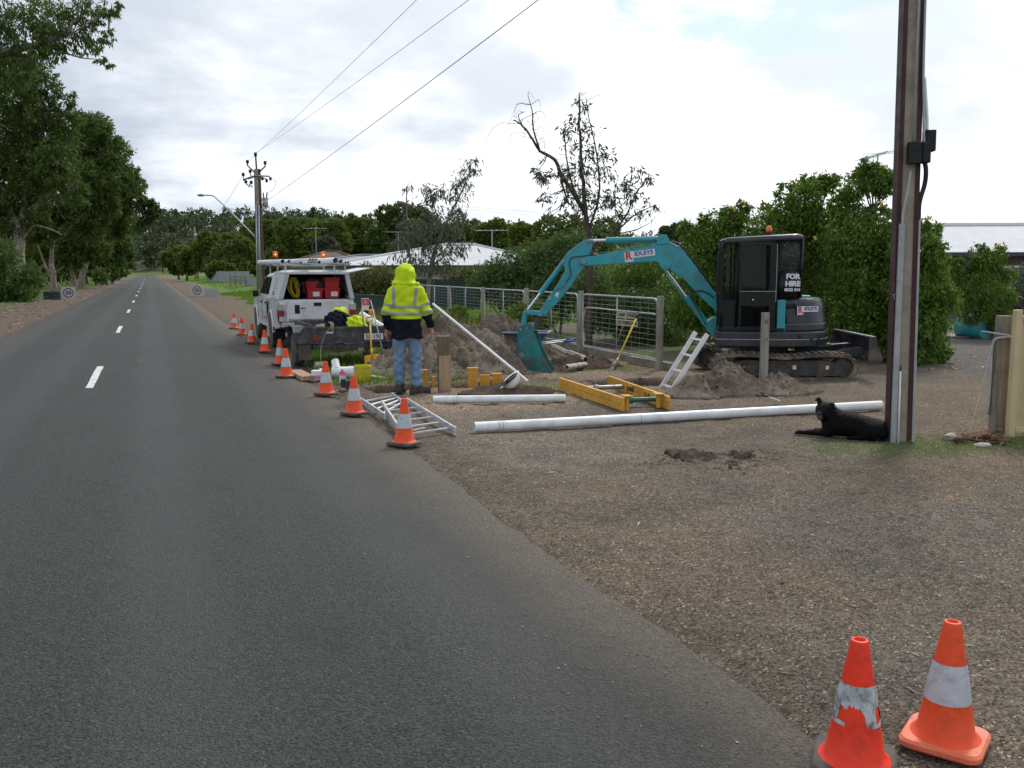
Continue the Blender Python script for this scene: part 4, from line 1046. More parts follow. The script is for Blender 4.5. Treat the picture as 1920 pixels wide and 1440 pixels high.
trumpet('trumpet shrub with yellow flowers directly left of and behind the cab', 19.5, [(1320, 455, 36), (1350, 425, 32), (1300, 490, 34), (1385, 410, 24), (1370, 470, 45), (1330, 530, 45), (1395, 520, 50), (1300, 580, 40), (1360, 600, 45), (1295, 440, 18)], 15000, 161, 9)
trumpet('tall trumpet shrub with yellow flowers rising behind the cab', 19, [(1500, 375, 34), (1530, 350, 24), (1470, 400, 34), (1440, 430, 36), (1520, 420, 45), (1480, 480, 55), (1550, 470, 50), (1540, 560, 60), (1470, 560, 55), (1530, 640, 45), (1420, 480, 45), (1550, 340, 14)], 20000, 162, 10)
trumpet('tallest trumpet shrub with yellow flowers left of the concrete pole', 18, [(1640, 335, 26), (1600, 350, 26), (1655, 350, 18), (1625, 320, 14), (1580, 380, 22), (1590, 450, 50), (1640, 440, 45), (1620, 520, 60), (1670, 500, 45), (1600, 600, 60), (1660, 600, 55), (1640, 660, 42), (1575, 665, 30), (1610, 410, 34)], 20000, 163, 13)
trumpet('trumpet shrub filling the gap right of the concrete pole', 17, [(1720, 470, 36), (1735, 440, 22), (1750, 510, 36), (1710, 540, 45), (1760, 560, 36), (1720, 610, 42), (1745, 660, 26), (1700, 670, 34)], 12000, 164, 6)
trumpet('loose trumpet shrub in front of the right house wall', 23, [(1830, 540, 34), (1860, 510, 26), (1800, 530, 24), (1840, 490, 22), (1870, 480, 14), (1820, 580, 30), (1880, 560, 30), (1790, 500, 14), (1870, 600, 24)], 8000, 165, 6)
shrub('garden_shrub', 'grey green shrub at the right edge behind the post', 24, [(1910, 560, 36), (1930, 530, 36), (1900, 600, 34), (1940, 600, 36), (1890, 620, 20)], 6000, .1, .018, m_lgrey, 166, None)

# ================================================================== heaps of dug soil
def heap(name, label, x0, x1, y0, y1, fn, mat, cell=0.05, seed=0, rough=0.14):
    xs = np.arange(x0, x1, cell); ys = np.arange(y0, y1, cell)
    X, Y = np.meshgrid(xs, ys, indexing='ij')
    h = fn(X, Y)
    big = fbm2(X * 2.2, Y * 2.2, 4, seed) - 0.5
    clod = np.abs(fbm2(X * 5.5, Y * 5.5, 4, seed + 3) - 0.5) * 2
    fine = fbm2(X * 14, Y * 14, 3, seed + 5) - 0.5
    amp = sstep(0.0, min(0.25, float(h.max()) * .7), h)
    lump = np.abs(fbm2(X * 9 + 3, Y * 9, 3, seed + 8) - 0.5) * 2
    Z = h + amp * (big * rough * 2.2 + (clod - 0.25) * rough * 1.0 + (lump - .25) * rough * .9 + fine * rough * 1.1) + ground_z(X, Y) * 0.5
    Z = np.where(h < 0.015, -0.12, Z)
    V = np.stack([X, Y, Z], -1).reshape(-1, 3)
    I = np.arange(V.shape[0]).reshape(X.shape)
    F = np.stack([I[:-1, :-1], I[1:, :-1], I[1:, 1:], I[:-1, 1:]], -1).reshape(-1, 4)
    keep = (h.reshape(-1)[F] > 0.0).any(1); F = F[keep]
    used = np.unique(F); remap = -np.ones(len(V), int); remap[used] = np.arange(len(used))
    o = link(name, npmesh(name, V[used], remap[F]), mat, None, True)
    r = np.random.default_rng(seed); S_ = V[used]; S_ = S_[S_[:, 2] > -.02]; n = int(len(S_) * .4)
    P = S_[r.integers(0, len(S_), n)] + np.stack([r.uniform(-cell, cell, n), r.uniform(-cell, cell, n), np.full(n, -.004)], 1)
    tag(pebbles('clods', P, .006, .045 if rough > .08 else .022, mat, seed + 1), kind='stuff').parent = o
    return tag(o, label, 'soil heap')
def cone_h(cx, cy, rx, ry, h, p=1.25):
    def f(X, Y):
        d = np.sqrt(((X - cx) / rx) ** 2 + ((Y - cy) / ry) ** 2) + (fbm2(X * 1.7, Y * 1.7, 3, int(cx * 10)) - .5) * .35
        return h * np.clip(1 - d, 0, 1) ** p * 1.0
    return f
a1, a2, a3 = cone_h(4.75, 15.25, 1.75, 1.6, .92), cone_h(5.95, 16.1, 1.35, 1.3, .86), cone_h(4.1, 14.3, .9, .8, .5)
heap('spoil_heap', 'large pale sandy soil heap behind the worker, a white conduit lying on it', 2.7, 7.6, 13.3, 17.8, lambda X, Y: np.maximum(np.maximum(a1(X, Y), a2(X, Y)), a3(X, Y)), m_soil, .04, 201, .15)
b1, b2, b3 = cone_h(7.38, 10.9, .72, .6, .55), cone_h(8.1, 10.6, .7, .5, .3), cone_h(6.85, 10.75, .6, .45, .26)
heap('spoil_heap', 'smaller soil heap beside the excavator track, around the grey post', 6.1, 9.0, 10.0, 11.8, lambda X, Y: np.maximum(np.maximum(b1(X, Y), b2(X, Y)), b3(X, Y)), m_soil, .035, 211, .12)
heap('spoil_heap', 'low dark brown soil mound with the white hard hat', 3.6, 5.5, 11.2, 12.6, cone_h(4.5, 11.85, .75, .42, .2, 1.0), m_soil_dark, .03, 221, .06)
heap('spoil_heap', 'small spill of brown clods on the gravel in front of the dog', 3.5, 5.6, 6.0, 8.0, lambda X, Y: np.clip(cone_h(G(1335, 858).x, G(1335, 858).y, .8, .8, .075, .8)(X + .35 * (Y - G(1335, 858).y), Y * 1.0) - .062 * fbm2(X * 4, Y * 4, 4, 233), 0, 1) * .8, m_soil_dark, .02, 231, .07)
heap('spoil_heap', 'dark dug soil around the excavator bucket', 5.9, 8.0, 13.8, 15.6, cone_h(6.95, 14.7, .9, .65, .26, 1.0), m_soil_dark, .04, 241, .1)

# ================================================================== poles and wires
def stobie(name, label, loc, rz, height, L0, L1, fl0, fl1, web=.012):
    """two steel channels, legs turned inwards, with concrete between; L: length of section, fl: flange width"""
    root = thing(name, label, 'power pole', loc, rz)
    def tap(b, x0, x1, y0, y1, X0, X1, Y0, Y1, z0=-.3):
        b.add([(x0, y0, z0), (x1, y0, z0), (x1, y1, z0), (x0, y1, z0), (X0, Y0, height), (X1, Y0, height), (X1, Y1, height), (X0, Y1, height)],
              [(3, 2, 1, 0), (4, 5, 6, 7), (0, 1, 5, 4), (1, 2, 6, 5), (2, 3, 7, 6), (3, 0, 4, 7)])
    for s in (-1, 1):
        b = MB()
        tap(b, *sorted((s * L0 / 2, s * (L0 / 2 - web))), -fl0 / 2, fl0 / 2, *sorted((s * L1 / 2, s * (L1 / 2 - web))), -fl1 / 2, fl1 / 2)
        for q in (-1, 1):
            tap(b, *sorted((s * (L0 / 2 - web - .001), s * (L0 / 2 - web - .03))), *sorted((q * fl0 / 2, q * (fl0 / 2 - web))), *sorted((s * (L1 / 2 - web - .001), s * (L1 / 2 - web - .03))), *sorted((q * fl1 / 2, q * (fl1 / 2 - web))))
        b.build('steel_channel', m_stobie, root)
    b = MB()
    tap(b, -L0 / 2 + web + .002, L0 / 2 - web - .002, -fl0 / 2 + .014, fl0 / 2 - .014, -L1 / 2 + web + .002, L1 / 2 - web - .002, -fl1 / 2 + .014, fl1 / 2 - .014)
    b.build('concrete_core', m_conc, root); return root
pc = G(1683, 829); pc.z = 0
RZ = -YAW - R(5); RZ2 = -YAW - R(16)
fp = stobie('power_pole', 'concrete and brown steel power pole beside the dog, carrying black fuse boxes', pc, RZ, 9.4, .215, .18, .15, .145)
fp.rotation_mode = 'QUATERNION'; fp.rotation_quaternion = Matrix.Rotation(R(-1.0), 3, (_sy, _cy, 0)).to_quaternion() @ Matrix.Rotation(RZ, 3, 'Z').to_quaternion()
fy = -.155 / 2                                    # face towards the road
def on_face(x, z, out=0.0): return (x, fy - out + .0005 * z, z)
b = MB(); b.bar(on_face(-.075, -0.02, .02), on_face(-.058, 2.12, .02), .05, .035, (0, 1, 0)); b.build('cable_cover', m_conduit, fp, bevel=.004)
b = MB(); b.tube(curve_pts([on_face(-.058, 2.07, .03), on_face(-.054, 2.22, .035), on_face(-.015, 2.47, .04), on_face(0.0, 2.61, .04)]), .012, 10); b.build('conduit', m_conduit, fp, True)
b = MB(); b.bar(on_face(.125, -0.02, -.03), on_face(.11, 2.17, -.03), .03, .04, (0, 1, 0)); b.build('cable_cover', m_conduit, fp, bevel=.004)
b = MB(); b.tube(curve_pts([on_face(.11, 2.15, -.03), on_face(.11, 2.32, -.02), on_face(.145, 2.49, .0), on_face(.14, 2.62, .03), on_face(.115, 2.72, .03)]), .021, 10); b.build('cable', m_cable, fp, True)
b = MB(); b.box(on_face(.02, 2.77, .06), (.115, .09, .2)); b.build('fuse_box', m_black, fp, bevel=.008)
b = MB(); b.box(on_face(.125, 2.77, .04), (.075, .1, .19)); b.build('fuse_box', m_black, fp, bevel=.008)
b = MB(); b.box(on_face(.19, 2.89, -.06), (.1, .11, .2)); b.build('meter_box', m_black, fp, bevel=.012)
b = MB(); b.tube([on_face(.012, 2.85, .03), on_face(.03, 4.2, .02), on_face(.045, 9.2, .02)], .0115, 8); b.build('conduit', m_conduit, fp, True)
b = MB(); b.tube(curve_pts([on_face(.12, 2.85, .02), on_face(.105, 3.17, .02), on_face(.085, 4.2, .02), on_face(.085, 9.2, .02)]), .0115, 8); b.build('conduit', m_conduit, fp, True)
b = MB(); b.tube(curve_pts([on_face(.165, 2.97, -.05), on_face(.155, 3.12, -.04), on_face(.135, 3.32, -.04), on_face(.12, 3.47, -.04)]), .016, 8); b.build('conduit', m_pvc, fp, True)
b = MB(); b.tube([on_face(-.035, -.02, .05), on_face(-.032, .72, .04)], .008, 8); b.build('ground_rod', m_white_p, fp, True)
b = MB(); b.tube([on_face(-.032, .72, .04), on_face(-.032, .78, .04)], .01, 8); b.build('green_cap', M('green_cap', (.02, .12, .06)), fp, True)
b = MB(); b.tube([on_face(-.09, 1.46, .02), on_face(-.12, 1.45, .03), on_face(-.105, 1.41, .03)], .003, 5); b.build('wire_tie', m_galv, fp)

up = G(490, 552); up = Vector((up.x, up.y, 0)); DU = up.x * _sy + up.y * _cy
def UP(u, v): return AD(u, v, DU) - up
tp = stobie('power_pole', 'tall dark power pole with transformer and crossarms behind the white ute', up, RZ2, UP(481, 317).z, .5, .36, .28, .26)
def upt(name, pts, r_, mat=m_stobie, n=6):
    b = MB(); rot = Matrix.Rotation(-RZ2, 3, 'Z')
    b.tube([rot @ Vector(p) for p in pts], r_, n); return b.build(name, mat, tp, True)
off = fw * -.2
upt('top_pin', [UP(481, 318), UP(479, 288)], .055)
upt('insulator', [UP(479, 293), UP(479, 286)], .1, m_black)
for (u0, v0, u1, v1) in ((477, 323, 464, 310), (486, 323, 497, 312)):
    upt('insulator_arm', [UP(u0, v0), UP(u1, v1), UP(u1, v1 - 6)], .05); upt('insulator', [UP(u1, v1 - 4), UP(u1, v1 - 10)], .1, m_black)
upt('crossarm', [UP(457, 338) + off, UP(480, 330) + off, UP(507, 331) + off], .06, m_steel)
upt('crossarm', [UP(464, 335) - off, UP(480, 329) - off, UP(500, 336) - off], .05, m_steel)
for u, v in ((456, 327), (469, 321), (461, 341), (471, 342)):
    upt('insulator', [UP(u, v - 3), UP(u, v + 3)], .1, m_black); upt('insulator_pin', [UP(u, v + 2), UP(u + 2, v + 12 if v < 330 else v - 3)], .03)
for u, v in ((492, 333), (500, 337), (507, 333)): upt('insulator', [UP(u, v - 1), UP(u, v + 5)], .085, m_black)
for du in (0, 5): upt('stay_strut', [UP(462 + du, 345), UP(469 + du, 351)], .04)
upt('transformer_bracket', [UP(487, 375), UP(494, 375)], .05); upt('transformer_bracket', [UP(488, 384), UP(494, 384)], .05)
upt('transformer_tank', [UP(497.5, 388.5), UP(497.3, 372)], .2, m_conduit, 16)
upt('transformer_lid', [UP(497.3, 373.5), UP(497.3, 371)], .215, m_conduit, 16)
for u in (494, 499.5): upt('bushing', [UP(u + .5, 371), UP(u - (.6 if u < 496 else -1), 361)], .045, m_dark)
upt('drop_lead', curve_pts([UP(500, 361), UP(508, 359), UP(514, 352), UP(517, 340), UP(507, 333)]), .012, m_cable, 4)
upt('street_light_arm', curve_pts([UP(482, 448), UP(440, 405), UP(408, 374), UP(398, 367), UP(385, 366)], 5), .05, m_galv)
upt('street_light_stay', [UP(480, 397), UP(415, 390)], .025, m_galv)
b = MB(); rot = Matrix.Rotation(-RZ2, 3, 'Z'); b.ball(rot @ UP(377, 366), .3, 12, 8, (1.0, .7, .33)); b.build('street_light_head', m_conduit, tp, True)
for dx in (482, 487): upt('riser_conduit', [UP(dx + 2, 540) + off * 1.2, UP(dx, 385) + off * 1.2], .05, m_galv)

pf = G(369, 526); pf = Vector((pf.x, pf.y, 0)); DF_ = pf.x * _sy + pf.y * _cy
def FP_(u, v): return AD(u, v, DF_) - pf
sp = stobie('power_pole', 'plain grey power pole standing by the far right trees', pf, 0, FP_(364, 425).z, .7, .45, .4, .36)
for pts, r_ in (([(364, 428), (363, 414)], .1), ([(365, 430), (356, 422), (356, 419)], .09), ([(365, 430), (371, 422), (371, 419)], .09)):
    b = MB(); b.tube([FP_(*p) for p in pts], r_, 6); b.build('insulator_arm', m_stobie, sp, True)
b = MB(); b.tube([FP_(352, 448), FP_(377, 448)], .09, 6); b.build('crossarm', m_steel, sp, True)
b = MB(); b.tube([FP_(366, 446), FP_(366, 438)], .3, 10); b.build('transformer_tank', m_conduit, sp, True)
for i, (u, vb, vt, dd, nm) in enumerate(((342, 515, 456, 230, 'first of the three thin far poles, the right one'), (336, 513, 458, 260, 'middle one of the three thin far poles'), (305, 510, 470, 330, 'thin pole left of the small bushy tree near the road end'))):
    p = AD(u, vb, dd); p.z = 0; q = AD(u - .5, vt, dd) - p
    r_ = thing('power_pole', nm, 'power pole', p); b = MB(); b.tube([(0, 0, -.3), q], [.3, .22], 6); b.build('post', m_stobie, r_)
    b = MB(); b.tube([q + Vector((-1.3, 0, -.6)), q + Vector((1.3, 0, -.6))], .1, 5); b.build('crossarm', m_steel, r_)
def wire(label, A, B_, sag, r_, n=24):
    A, B_ = Vector(A), Vector(B_); b = MB()
    b.tube([A.lerp(B_, i / n) - Vector((0, 0, sag * 4 * (i / n) * (1 - i / n))) for i in range(n + 1)], r_, 5)
    o = b.build('overhead_wire', m_cable, None, True); return tag(o, label, 'wire', 'overhead wires')
def thru(u0, v0, u1, v1, xend):              # from the far pole through the line of sight leaving the top of the frame
    A = UP(u0, v0) + up; Q = AX(u1, v1, xend); d = (Q - A); d2 = A + d * 1.25; return A, d2
for (u0, v0, u1, x_, lb) in ((464, 303, 775, 6.9, 'upper left of the three overhead wires crossing the sky'), (479, 287, 870, 7.3, 'middle of the three overhead wires crossing the sky'), (502, 375, 1000, 8.2, 'lowest and rightmost overhead wire, running down to the transformer')):
    A, B_ = thru(u0, v0, u1, 0, x_); wire(lb, A, B_, 0.12, .007 if u1 < 1000 else .011)
wire('faint service wire from the crossarm running right over the houses', UP(507, 333) + up, AD(1010, 398, 60), .3, .005)
wire('lower faint service wire running right over the houses', UP(500, 338) + up, AD(1010, 404, 60), .3, .005)
wire('wire from the transformer pole to the plain far pole', UP(456, 327) + up, FP_(371, 420) + pf, 1.2, .012)
wire('low cable sagging between the transformer pole and the far pole', UP(480, 440) + up, FP_(368, 452) + pf, 1.0, .02)

# ================================================================== signs
def speed_sign(label, u, v, w, rz, board, blab, bu, bw, txt=None):
    p = G(u, v); p.z = float(ground_z(p.x, p.y)); k = (p.x * _sy + p.y * _cy) / FPX
    root = thing('speed_sign', label, 'road sign', p, rz)
    s = w * k
    b = MB(); b.box((0, 0, .06 + s / 2), (s, .012, s)); b.build('panel', m_sign, root)
    b = MB(); n = 40; ro, ri = s * .41, s * .33
    for i in range(n):
        a = 2 * PI * i / n
        for rr_ in (ro, ri):
            b.v += [(rr_ * math.cos(a), -.012, .06 + s / 2 + rr_ * math.sin(a)), (rr_ * math.cos(a), -.006, .06 + s / 2 + rr_ * math.sin(a))]
    for i in range(n):
        j = (i + 1) % n
        b.f += [(4 * i, 4 * j, 4 * j + 2, 4 * i + 2), (4 * i, 4 * i + 1, 4 * j + 1, 4 * j), (4 * i + 2, 4 * j + 2, 4 * j + 3, 4 * i + 3)]
    b.build('red_ring', m_signred, root)
    text('numeral', '50', s * .46, m_signblk, root, basis((0, -.012, .06 + s * .5), (1, 0, 0), (0, 0, 1)), .003, s * .012)
    for q in (-1, 1):
        b = MB(); b.bar((q * s * .56, .01, -.02), (q * s * .56, .01, .06 + s * 1.12), .03, .03, (0, 1, 0)); b.bar((q * s * .56, .02, s), (q * s * .56, .42, -.02), .025, .025, (1, 0, 0)); b.build('frame_leg', m_galv, root)
    b = MB(); b.bar((-s * .56, .012, .05), (s * .56, .012, .05), .025, .025); b.build('cross_bar', m_galv, root)
    p2 = G(bu, v + 1); p2.z = float(ground_z(p2.x, p2.y)); k2 = (p2.x * _sy + p2.y * _cy) / FPX
    r2 = thing('sign_board', blab, 'sign', p2, rz)
    b = MB(); b.box((0, 0, .04 + s * .34), (bw * k2, .014, s * .68)); b.build('panel', board, r2)
    for q in (-1, 1):
        b = MB(); b.bar((q * bw * k2 * .52, .02, -.02), (q * bw * k2 * .52, .02, s * .78), .025, .025, (0, 1, 0)); b.bar((q * bw * k2 * .52, .03, s * .7), (q * bw * k2 * .52, .35, -.02), .02, .02, (1, 0, 0)); b.build('frame_leg', m_galv, r2)
    if txt:
        text('lettering', txt, s * .42, m_signblk, r2, basis((-.05, -.009, .04 + s * .36), (1, 0, 0), (0, 0, 1)), .002, .006)
speed_sign('white 50 speed sign standing on the grass verge right of the road', 370, 556, 20, R(-6), m_signback, 'blank grey sign board beside the right speed sign', 397, 25)
speed_sign('white 50 speed sign on the brown verge below the left gum trees', 129, 562, 22, R(4), m_signdark, 'dark board with dim letters beside the left speed sign', 98, 29, 'FBC')
def guide_post(label, u, v, h):
    p = G(u, v); p.z = float(ground_z(p.x, p.y)); root = thing('guide_post', label, 'guide post', p)
    hh = h * (p.x * _sy + p.y * _cy) / FPX
    b = MB(); b.prism(rrect(.14, .04, .015, 3), -.05, hh, 'z'); b.build('post', m_white_p, root)
    b = MB(); b.box((0, -.025, hh * .86), (.08, .01, .12)); b.build('reflector', m_redlens, root)
guide_post('white guide post on the right verge', 324, 524, 10)
guide_post('white guide post on the left verge near the last gum tree', 219, 527, 11)

# ================================================================== fence line, gates, kerb
POSTS = [(8.0, 13.72), (8.2, 17.25), (8.25, 20.35), (8.25, 23.4), (8.25, 26.4), (8.25, 29.5)]
names = ['weathered grey gate post nearest the excavator', 'second gate post from the excavator, behind the leaning shovel gate', 'third fence post, just left of the excavator arm', 'fourth fence post, right of the far heap', 'fifth fence post, beside the worker', 'farthest fence post, hidden behind the worker']
for (x, y), nm in zip(POSTS, names):
    b = MB(); hh = 1.25 + random.uniform(-.02, .02)
    prof = [(.062, -.25), (.064, 0), (.061, hh * .5), (.059, hh - .012), (.05, hh)]
    b.lathe(prof, 14, (x, y, 0)); o = b.build('fence_post', m_gpost, None, auto=True); tag(o, nm, 'post', 'round timber fence posts')
def gate(label, p0, p1, zb, zt, inner=False):
    p0, p1 = Vector((*p0, 0)), Vector((*p1, 0)); d = (p1 - p0); L = d.length; d.normalize()
    rz = math.atan2(d.y, d.x); root = thing('wire_gate', label, 'gate', p0, rz, 'galvanised wire gates along the fence')
    r_ = .018; c = .12
    ring = [(0, 0, zb), (L, 0, zb), (L, 0, zt - c)] + [(L - c + c * math.cos(a), 0, zt - c + c * math.sin(a)) for a in (R(30), R(60), R(90))] + \
           [(c - c * math.sin(a), 0, zt - c + c * math.cos(a)) for a in (0, R(30), R(60), R(90))] + [(0, 0, zb + .01)]
    b = MB(); b.tube(ring, r_, 8); b.build('tube_frame', m_galv, root, True)
    b = MB(); b.tube([(L * .5, 0, zb), (L * .5, 0, zt)], .014, 8); b.build('upright', m_galv, root, True)
    if inner:
        zi = zt - .26
        b = MB(); b.tube(curve_pts([(0, .03, zi), (L * .5, .03, zi), (L - .35, .03, zi), (L - .16, .03, zi - .1), (L - .08, .03, zi - .4), (L - .02, .03, zb + .1)], 5), .016, 8); b.build('inner_rail', m_galv, root, True)
        b = MB(); b.tube([(L * .34, .03, zi), (L * .46, .03, zb + .2)], .013, 8); b.build('brace', m_galv, root, True)
    b = MB(); n = 11
    for i in range(1, n):
        z = zb + (zt - zb) * (i / n) ** .9; b.tube([(.01, 0, z), (L - .01, 0, z)], .0023, 4, False)
    m = max(4, int(L / .3))
    for i in range(1, m):
        x = L * i / m; b.tube([(x, .004, zb), (x, .004, zt)], .0016, 4, False)
    b.build('wire_mesh', m_galv, root); return root
gate('wire gate with bent inner rail next to the excavator', (8.03, 13.86), (8.19, 17.12), .17, 1.2, True)
gate('wire gate behind the excavator arm', (8.2, 17.4), (8.25, 20.22), .17, 1.2)
gate('wire gate panel behind the far end of the soil heap', (8.25, 20.48), (8.25, 23.28), .17, 1.2)
gate('wire gate panel just right of the worker', (8.25, 23.52), (8.25, 26.28), .17, 1.2)
gate('farthest wire gate panel behind the worker', (8.25, 26.52), (8.25, 29.38), .17, 1.2)
b = MB()
for i in range(9):
    y0 = 13.55 + i * 1.5; x0 = 8.03 + min(.25, .06 * (y0 - 13.5)); b.box((x0 + .14, y0 + .745, -.02 + random.uniform(-.006, .006)), (.11, 1.485, .3))
kb = b.build('garden_kerb', m_kerb, None, bevel=.01); tag(kb, 'low concrete kerb under the wire gates', 'kerb')
# name board on the gate
p0, p1 = AX(1160, 612, 8.13), AX(1205, 612, 8.08)
nb = thing('name_board', 'cream name board wired to the gate with black lettering', 'sign', Vector((8.06, 14.98, .62)), math.atan2(_cy, _sy) - PI / 2 + R(62))
gx_ = Vector((.05, -1, 0)).normalized()
nb.rotation_euler = (0, 0, math.atan2(gx_.y, gx_.x))
for i, (s_, zz, w_) in enumerate((("GARRY'S PLACE", .25, .62), ('LOT 19 BUICK DRIVE', .11, .66))):
    b = MB(); b.box((0, 0, zz), (.7, .012, .115)); b.build('plank', m_tan, nb)
    tx = text('lettering', s_, .085, m_signblk, nb, basis((0, -.009, zz), (1, 0, 0), (0, 0, 1)), .002, .001)
    me = tx.data; xs_ = [v.co.x for v in me.vertices]; kx = w_ / (max(xs_) - min(xs_)); me.transform(Matrix.Diagonal((kx, 1, 1, 1)))
# green steel fence
def corrugated(name, label, A, B_, zt, mat, zb=-.05, pitch=.09, amp=.012, cat='fence', group=None):
    A, B_ = Vector((A[0], A[1], 0)), Vector((B_[0], B_[1], 0)); d = B_ - A; L = d.length; d.normalize(); nrm = Vector((-d.y, d.x, 0))
    root = thing(name, label, cat, (A.x, A.y, 0), math.atan2(d.y, d.x), group)
    n = max(8, int(L / pitch * 4)); b = MB()
    for i in range(n + 1):
        x = L * i / n; y = amp * math.sin(2 * PI * i / 4 + .6)
        b.v += [(x, y, zb), (x, y, zt)]
    b.f = [(2 * i, 2 * i + 2, 2 * i + 3, 2 * i + 1) for i in range(n)]
    b.build('steel_sheet', mat, root, fix=False)
    b = MB(); b.box((L / 2, 0, zt + .01), (L, .05, .04)); b.build('top_rail', mat, root)
    k = max(1, int(L / 2.4))
    for i in range(k + 1):
        b = MB(); b.box((min(max(L * i / k, .03), L - .03), -.025, (zt + zb) / 2), (.06, .05, zt - zb + .04)); b.build('fence_post', mat, root)
    return root
q0, q1, q2 = AD(655, 553, 30), AD(765, 560, 27), AD(780, 524, 40)
corrugated('steel_fence', 'low dark green steel fence right of the ute', (q0.x, q0.y), (q1.x, q1.y), .9, m_greenf)
q3 = AD(900, 524, 38)
corrugated('steel_fence', 'taller dark green steel fence below the cream house wall', (AD(765, 524, 40).x, AD(765, 524, 40).y), (q3.x, q3.y), 1.29, m_greenf)

# ================================================================== houses
def hip_house(name, label, c, rz, w, d, zw, zr, roof, wall, over=.45, ridge=.4, windows=(), aerial=None):
    root = thing(name, label, 'house', c, rz)
    b = MB(); b.box((0, 0, zw / 2 - .2), (w, d, zw + .4)); b.build('wall', wall, root)
    W, D_ = w / 2 + over, d / 2 + over; rl = max(.2, W - D_ * .95) if w > d else .3
    b = MB()
    b.add([(-W, -D_, zw), (W, -D_, zw), (W, D_, zw), (-W, D_, zw), (-rl, 0, zr), (rl, 0, zr)], [(0, 1, 5, 4), (1, 2, 5), (2, 3, 4, 5), (3, 0, 4), (3, 2, 1, 0)])
    rf = b.build('roof', roof, root)
    b = MB(); b.tube([(-rl, 0, zr + .03), (rl, 0, zr + .03)], .1, 6)
    for sx in (-1, 1):
        for sy in (-1, 1): b.tube([(sx * rl, 0, zr + .02), (sx * W, sy * D_, zw + .03)], .07, 5)
    b.build('ridge_cap', roof, rf)
    b = MB()
    for sy in (-1, 1): b.box((0, sy * (D_ + .04), zw - .06), (2 * W + .16, .1, .14))
    for sx in (-1, 1): b.box((sx * (W + .04), 0, zw - .06), (.1, 2 * D_ - .02, .14))
    b.build('gutter', m_signdark if roof is m_roofw else roof, root)
    for x, z, ww, hh in windows:
        b = MB(); b.box((x, -d / 2 - .02, z), (ww, .08, hh)); f = b.build('window', m_white_p, root)
        for q in (-1, 1):
            b = MB(); b.box((x + q * ww * .24, -d / 2 - .065, z), (ww * .42, .02, hh * .86)); b.build('pane', m_carglass, f)
    if aerial:
        x, y, h = aerial; b = MB(); b.tube([(x, y, zw), (x, y, h)], .022, 6); b.tube([(x - .9, y, h), (x + .9, y, h)], .016, 6)
        for i in range(7): b.tube([(x - .95 + i * .3, y - .3, h + .03), (x - .95 + i * .3, y + .3, h + .03)], .012, 4)
        b.build('tv_aerial', m_galv, root)
    return root
h1 = AD(862, 510, 50); gz1 = .1
hip_house('house', 'white steel hip roofed house with cream walls behind the weeping gum', (h1.x, h1.y, gz1), math.atan2(-_sy, _cy) * 1.0 + R(-4), 10.6, 9.4, 1.82, 2.92, m_roofw, m_wallc, .5, windows=((1.2, .95, 1.2, 1.1), (-3.2, .95, 1.2, 1.1)), aerial=(1.6, 1.5, 3.75))
h2 = AD(705, 510, 62)
hip_house('house', 'grey roofed house left of the white hip roof', (h2.x, h2.y, .1), R(-16), 9, 7, 1.9, 2.55, m_roofg, m_wallc, .4, windows=((-2, 1.0, 1.2, 1.0),), aerial=(1.5, 0, 4.1))
h3 = AD(622, 510, 75)
hip_house('house', 'brown tiled roof house seen just above the ute', (h3.x, h3.y, .1), R(-20), 6.5, 6, 1.9, 3.1, m_roofb, m_wallc, .4, aerial=(-1.2, 0, 4.9))
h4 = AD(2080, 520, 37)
h4r = hip_house('house', 'large pale roofed house at the right edge behind the shrubs', (h4.x, h4.y, 0), math.atan2(-_sy, _cy) + R(-6), 23, 9, 2.3, 3.45, m_roofw, m_wall_shaded, .6, windows=((-5.6, 1.3, 1.5, 1.1),))
pA = AD(1640, 420, 30); pA.z = 0
r_ = thing('tv_aerial', 'television aerial mast rising above the tallest trumpet shrub', 'aerial', pA)
b = MB(); b.tube([(0, 0, 0), (0, 0, 5.35)], .025, 6); b.build('mast', m_galv, r_)
b = MB(); ax_ = Vector((_cy, -_sy, 0)); b.tube([ax_ * -.45 + Vector((0, 0, 5.15)), ax_ * .3 + Vector((0, 0, 5.42))], .02, 6)
for i in range(6): b.tube([ax_ * (-.4 + i * .13) + Vector((0, -.5, 5.17 + i * .045)), ax_ * (-.4 + i * .13) + Vector((0, .5, 5.17 + i * .045))], .007, 4)
b.tube([ax_ * -.5 + Vector((0, 0, 5.33)), ax_ * .5 + Vector((0, 0, 5.36))], .008, 4); b.build('antenna', m_galv, r_)
z0, z1 = AD(389, 527, 120), AD(468, 523, 105)
corrugated('zinc_wall', 'zinc sheet wall in the paddock below the domed trees', (z0.x, z0.y), (z1.x, z1.y), 1.55, m_shed, zb=0.0, pitch=.3, amp=.03, cat='wall')
z2, z3 = AD(462, 535, 80), AD(484, 535, 78)
corrugated('zinc_wall', 'short zinc panel beside the post and rail fence', (z2.x, z2.y), (z3.x, z3.y), 1.1, m_shed, zb=0.0, pitch=.2, amp=.02, cat='wall')
rf_ = thing('rail_fence', 'grey post and rail fence on the grass left of the ute', 'fence', (AD(432, 535, 84).x, AD(432, 535, 84).y, .3))
o_ = Vector(rf_.location); dR = Vector((AD(461, 537, 80).x, AD(461, 537, 80).y, .3)) - o_
for i in range(4):
    p = dR * (i / 3); b = MB(); b.box((p.x, p.y, .35), (.14, .14, 1.2)); b.build('post', m_gpost, rf_)
for z in (.3, .55, .8):
    b = MB(); b.bar(Vector((0, -.09, z)), dR + Vector((0, -.09, z)), .04, .1); b.build('rail', m_gpost, rf_)

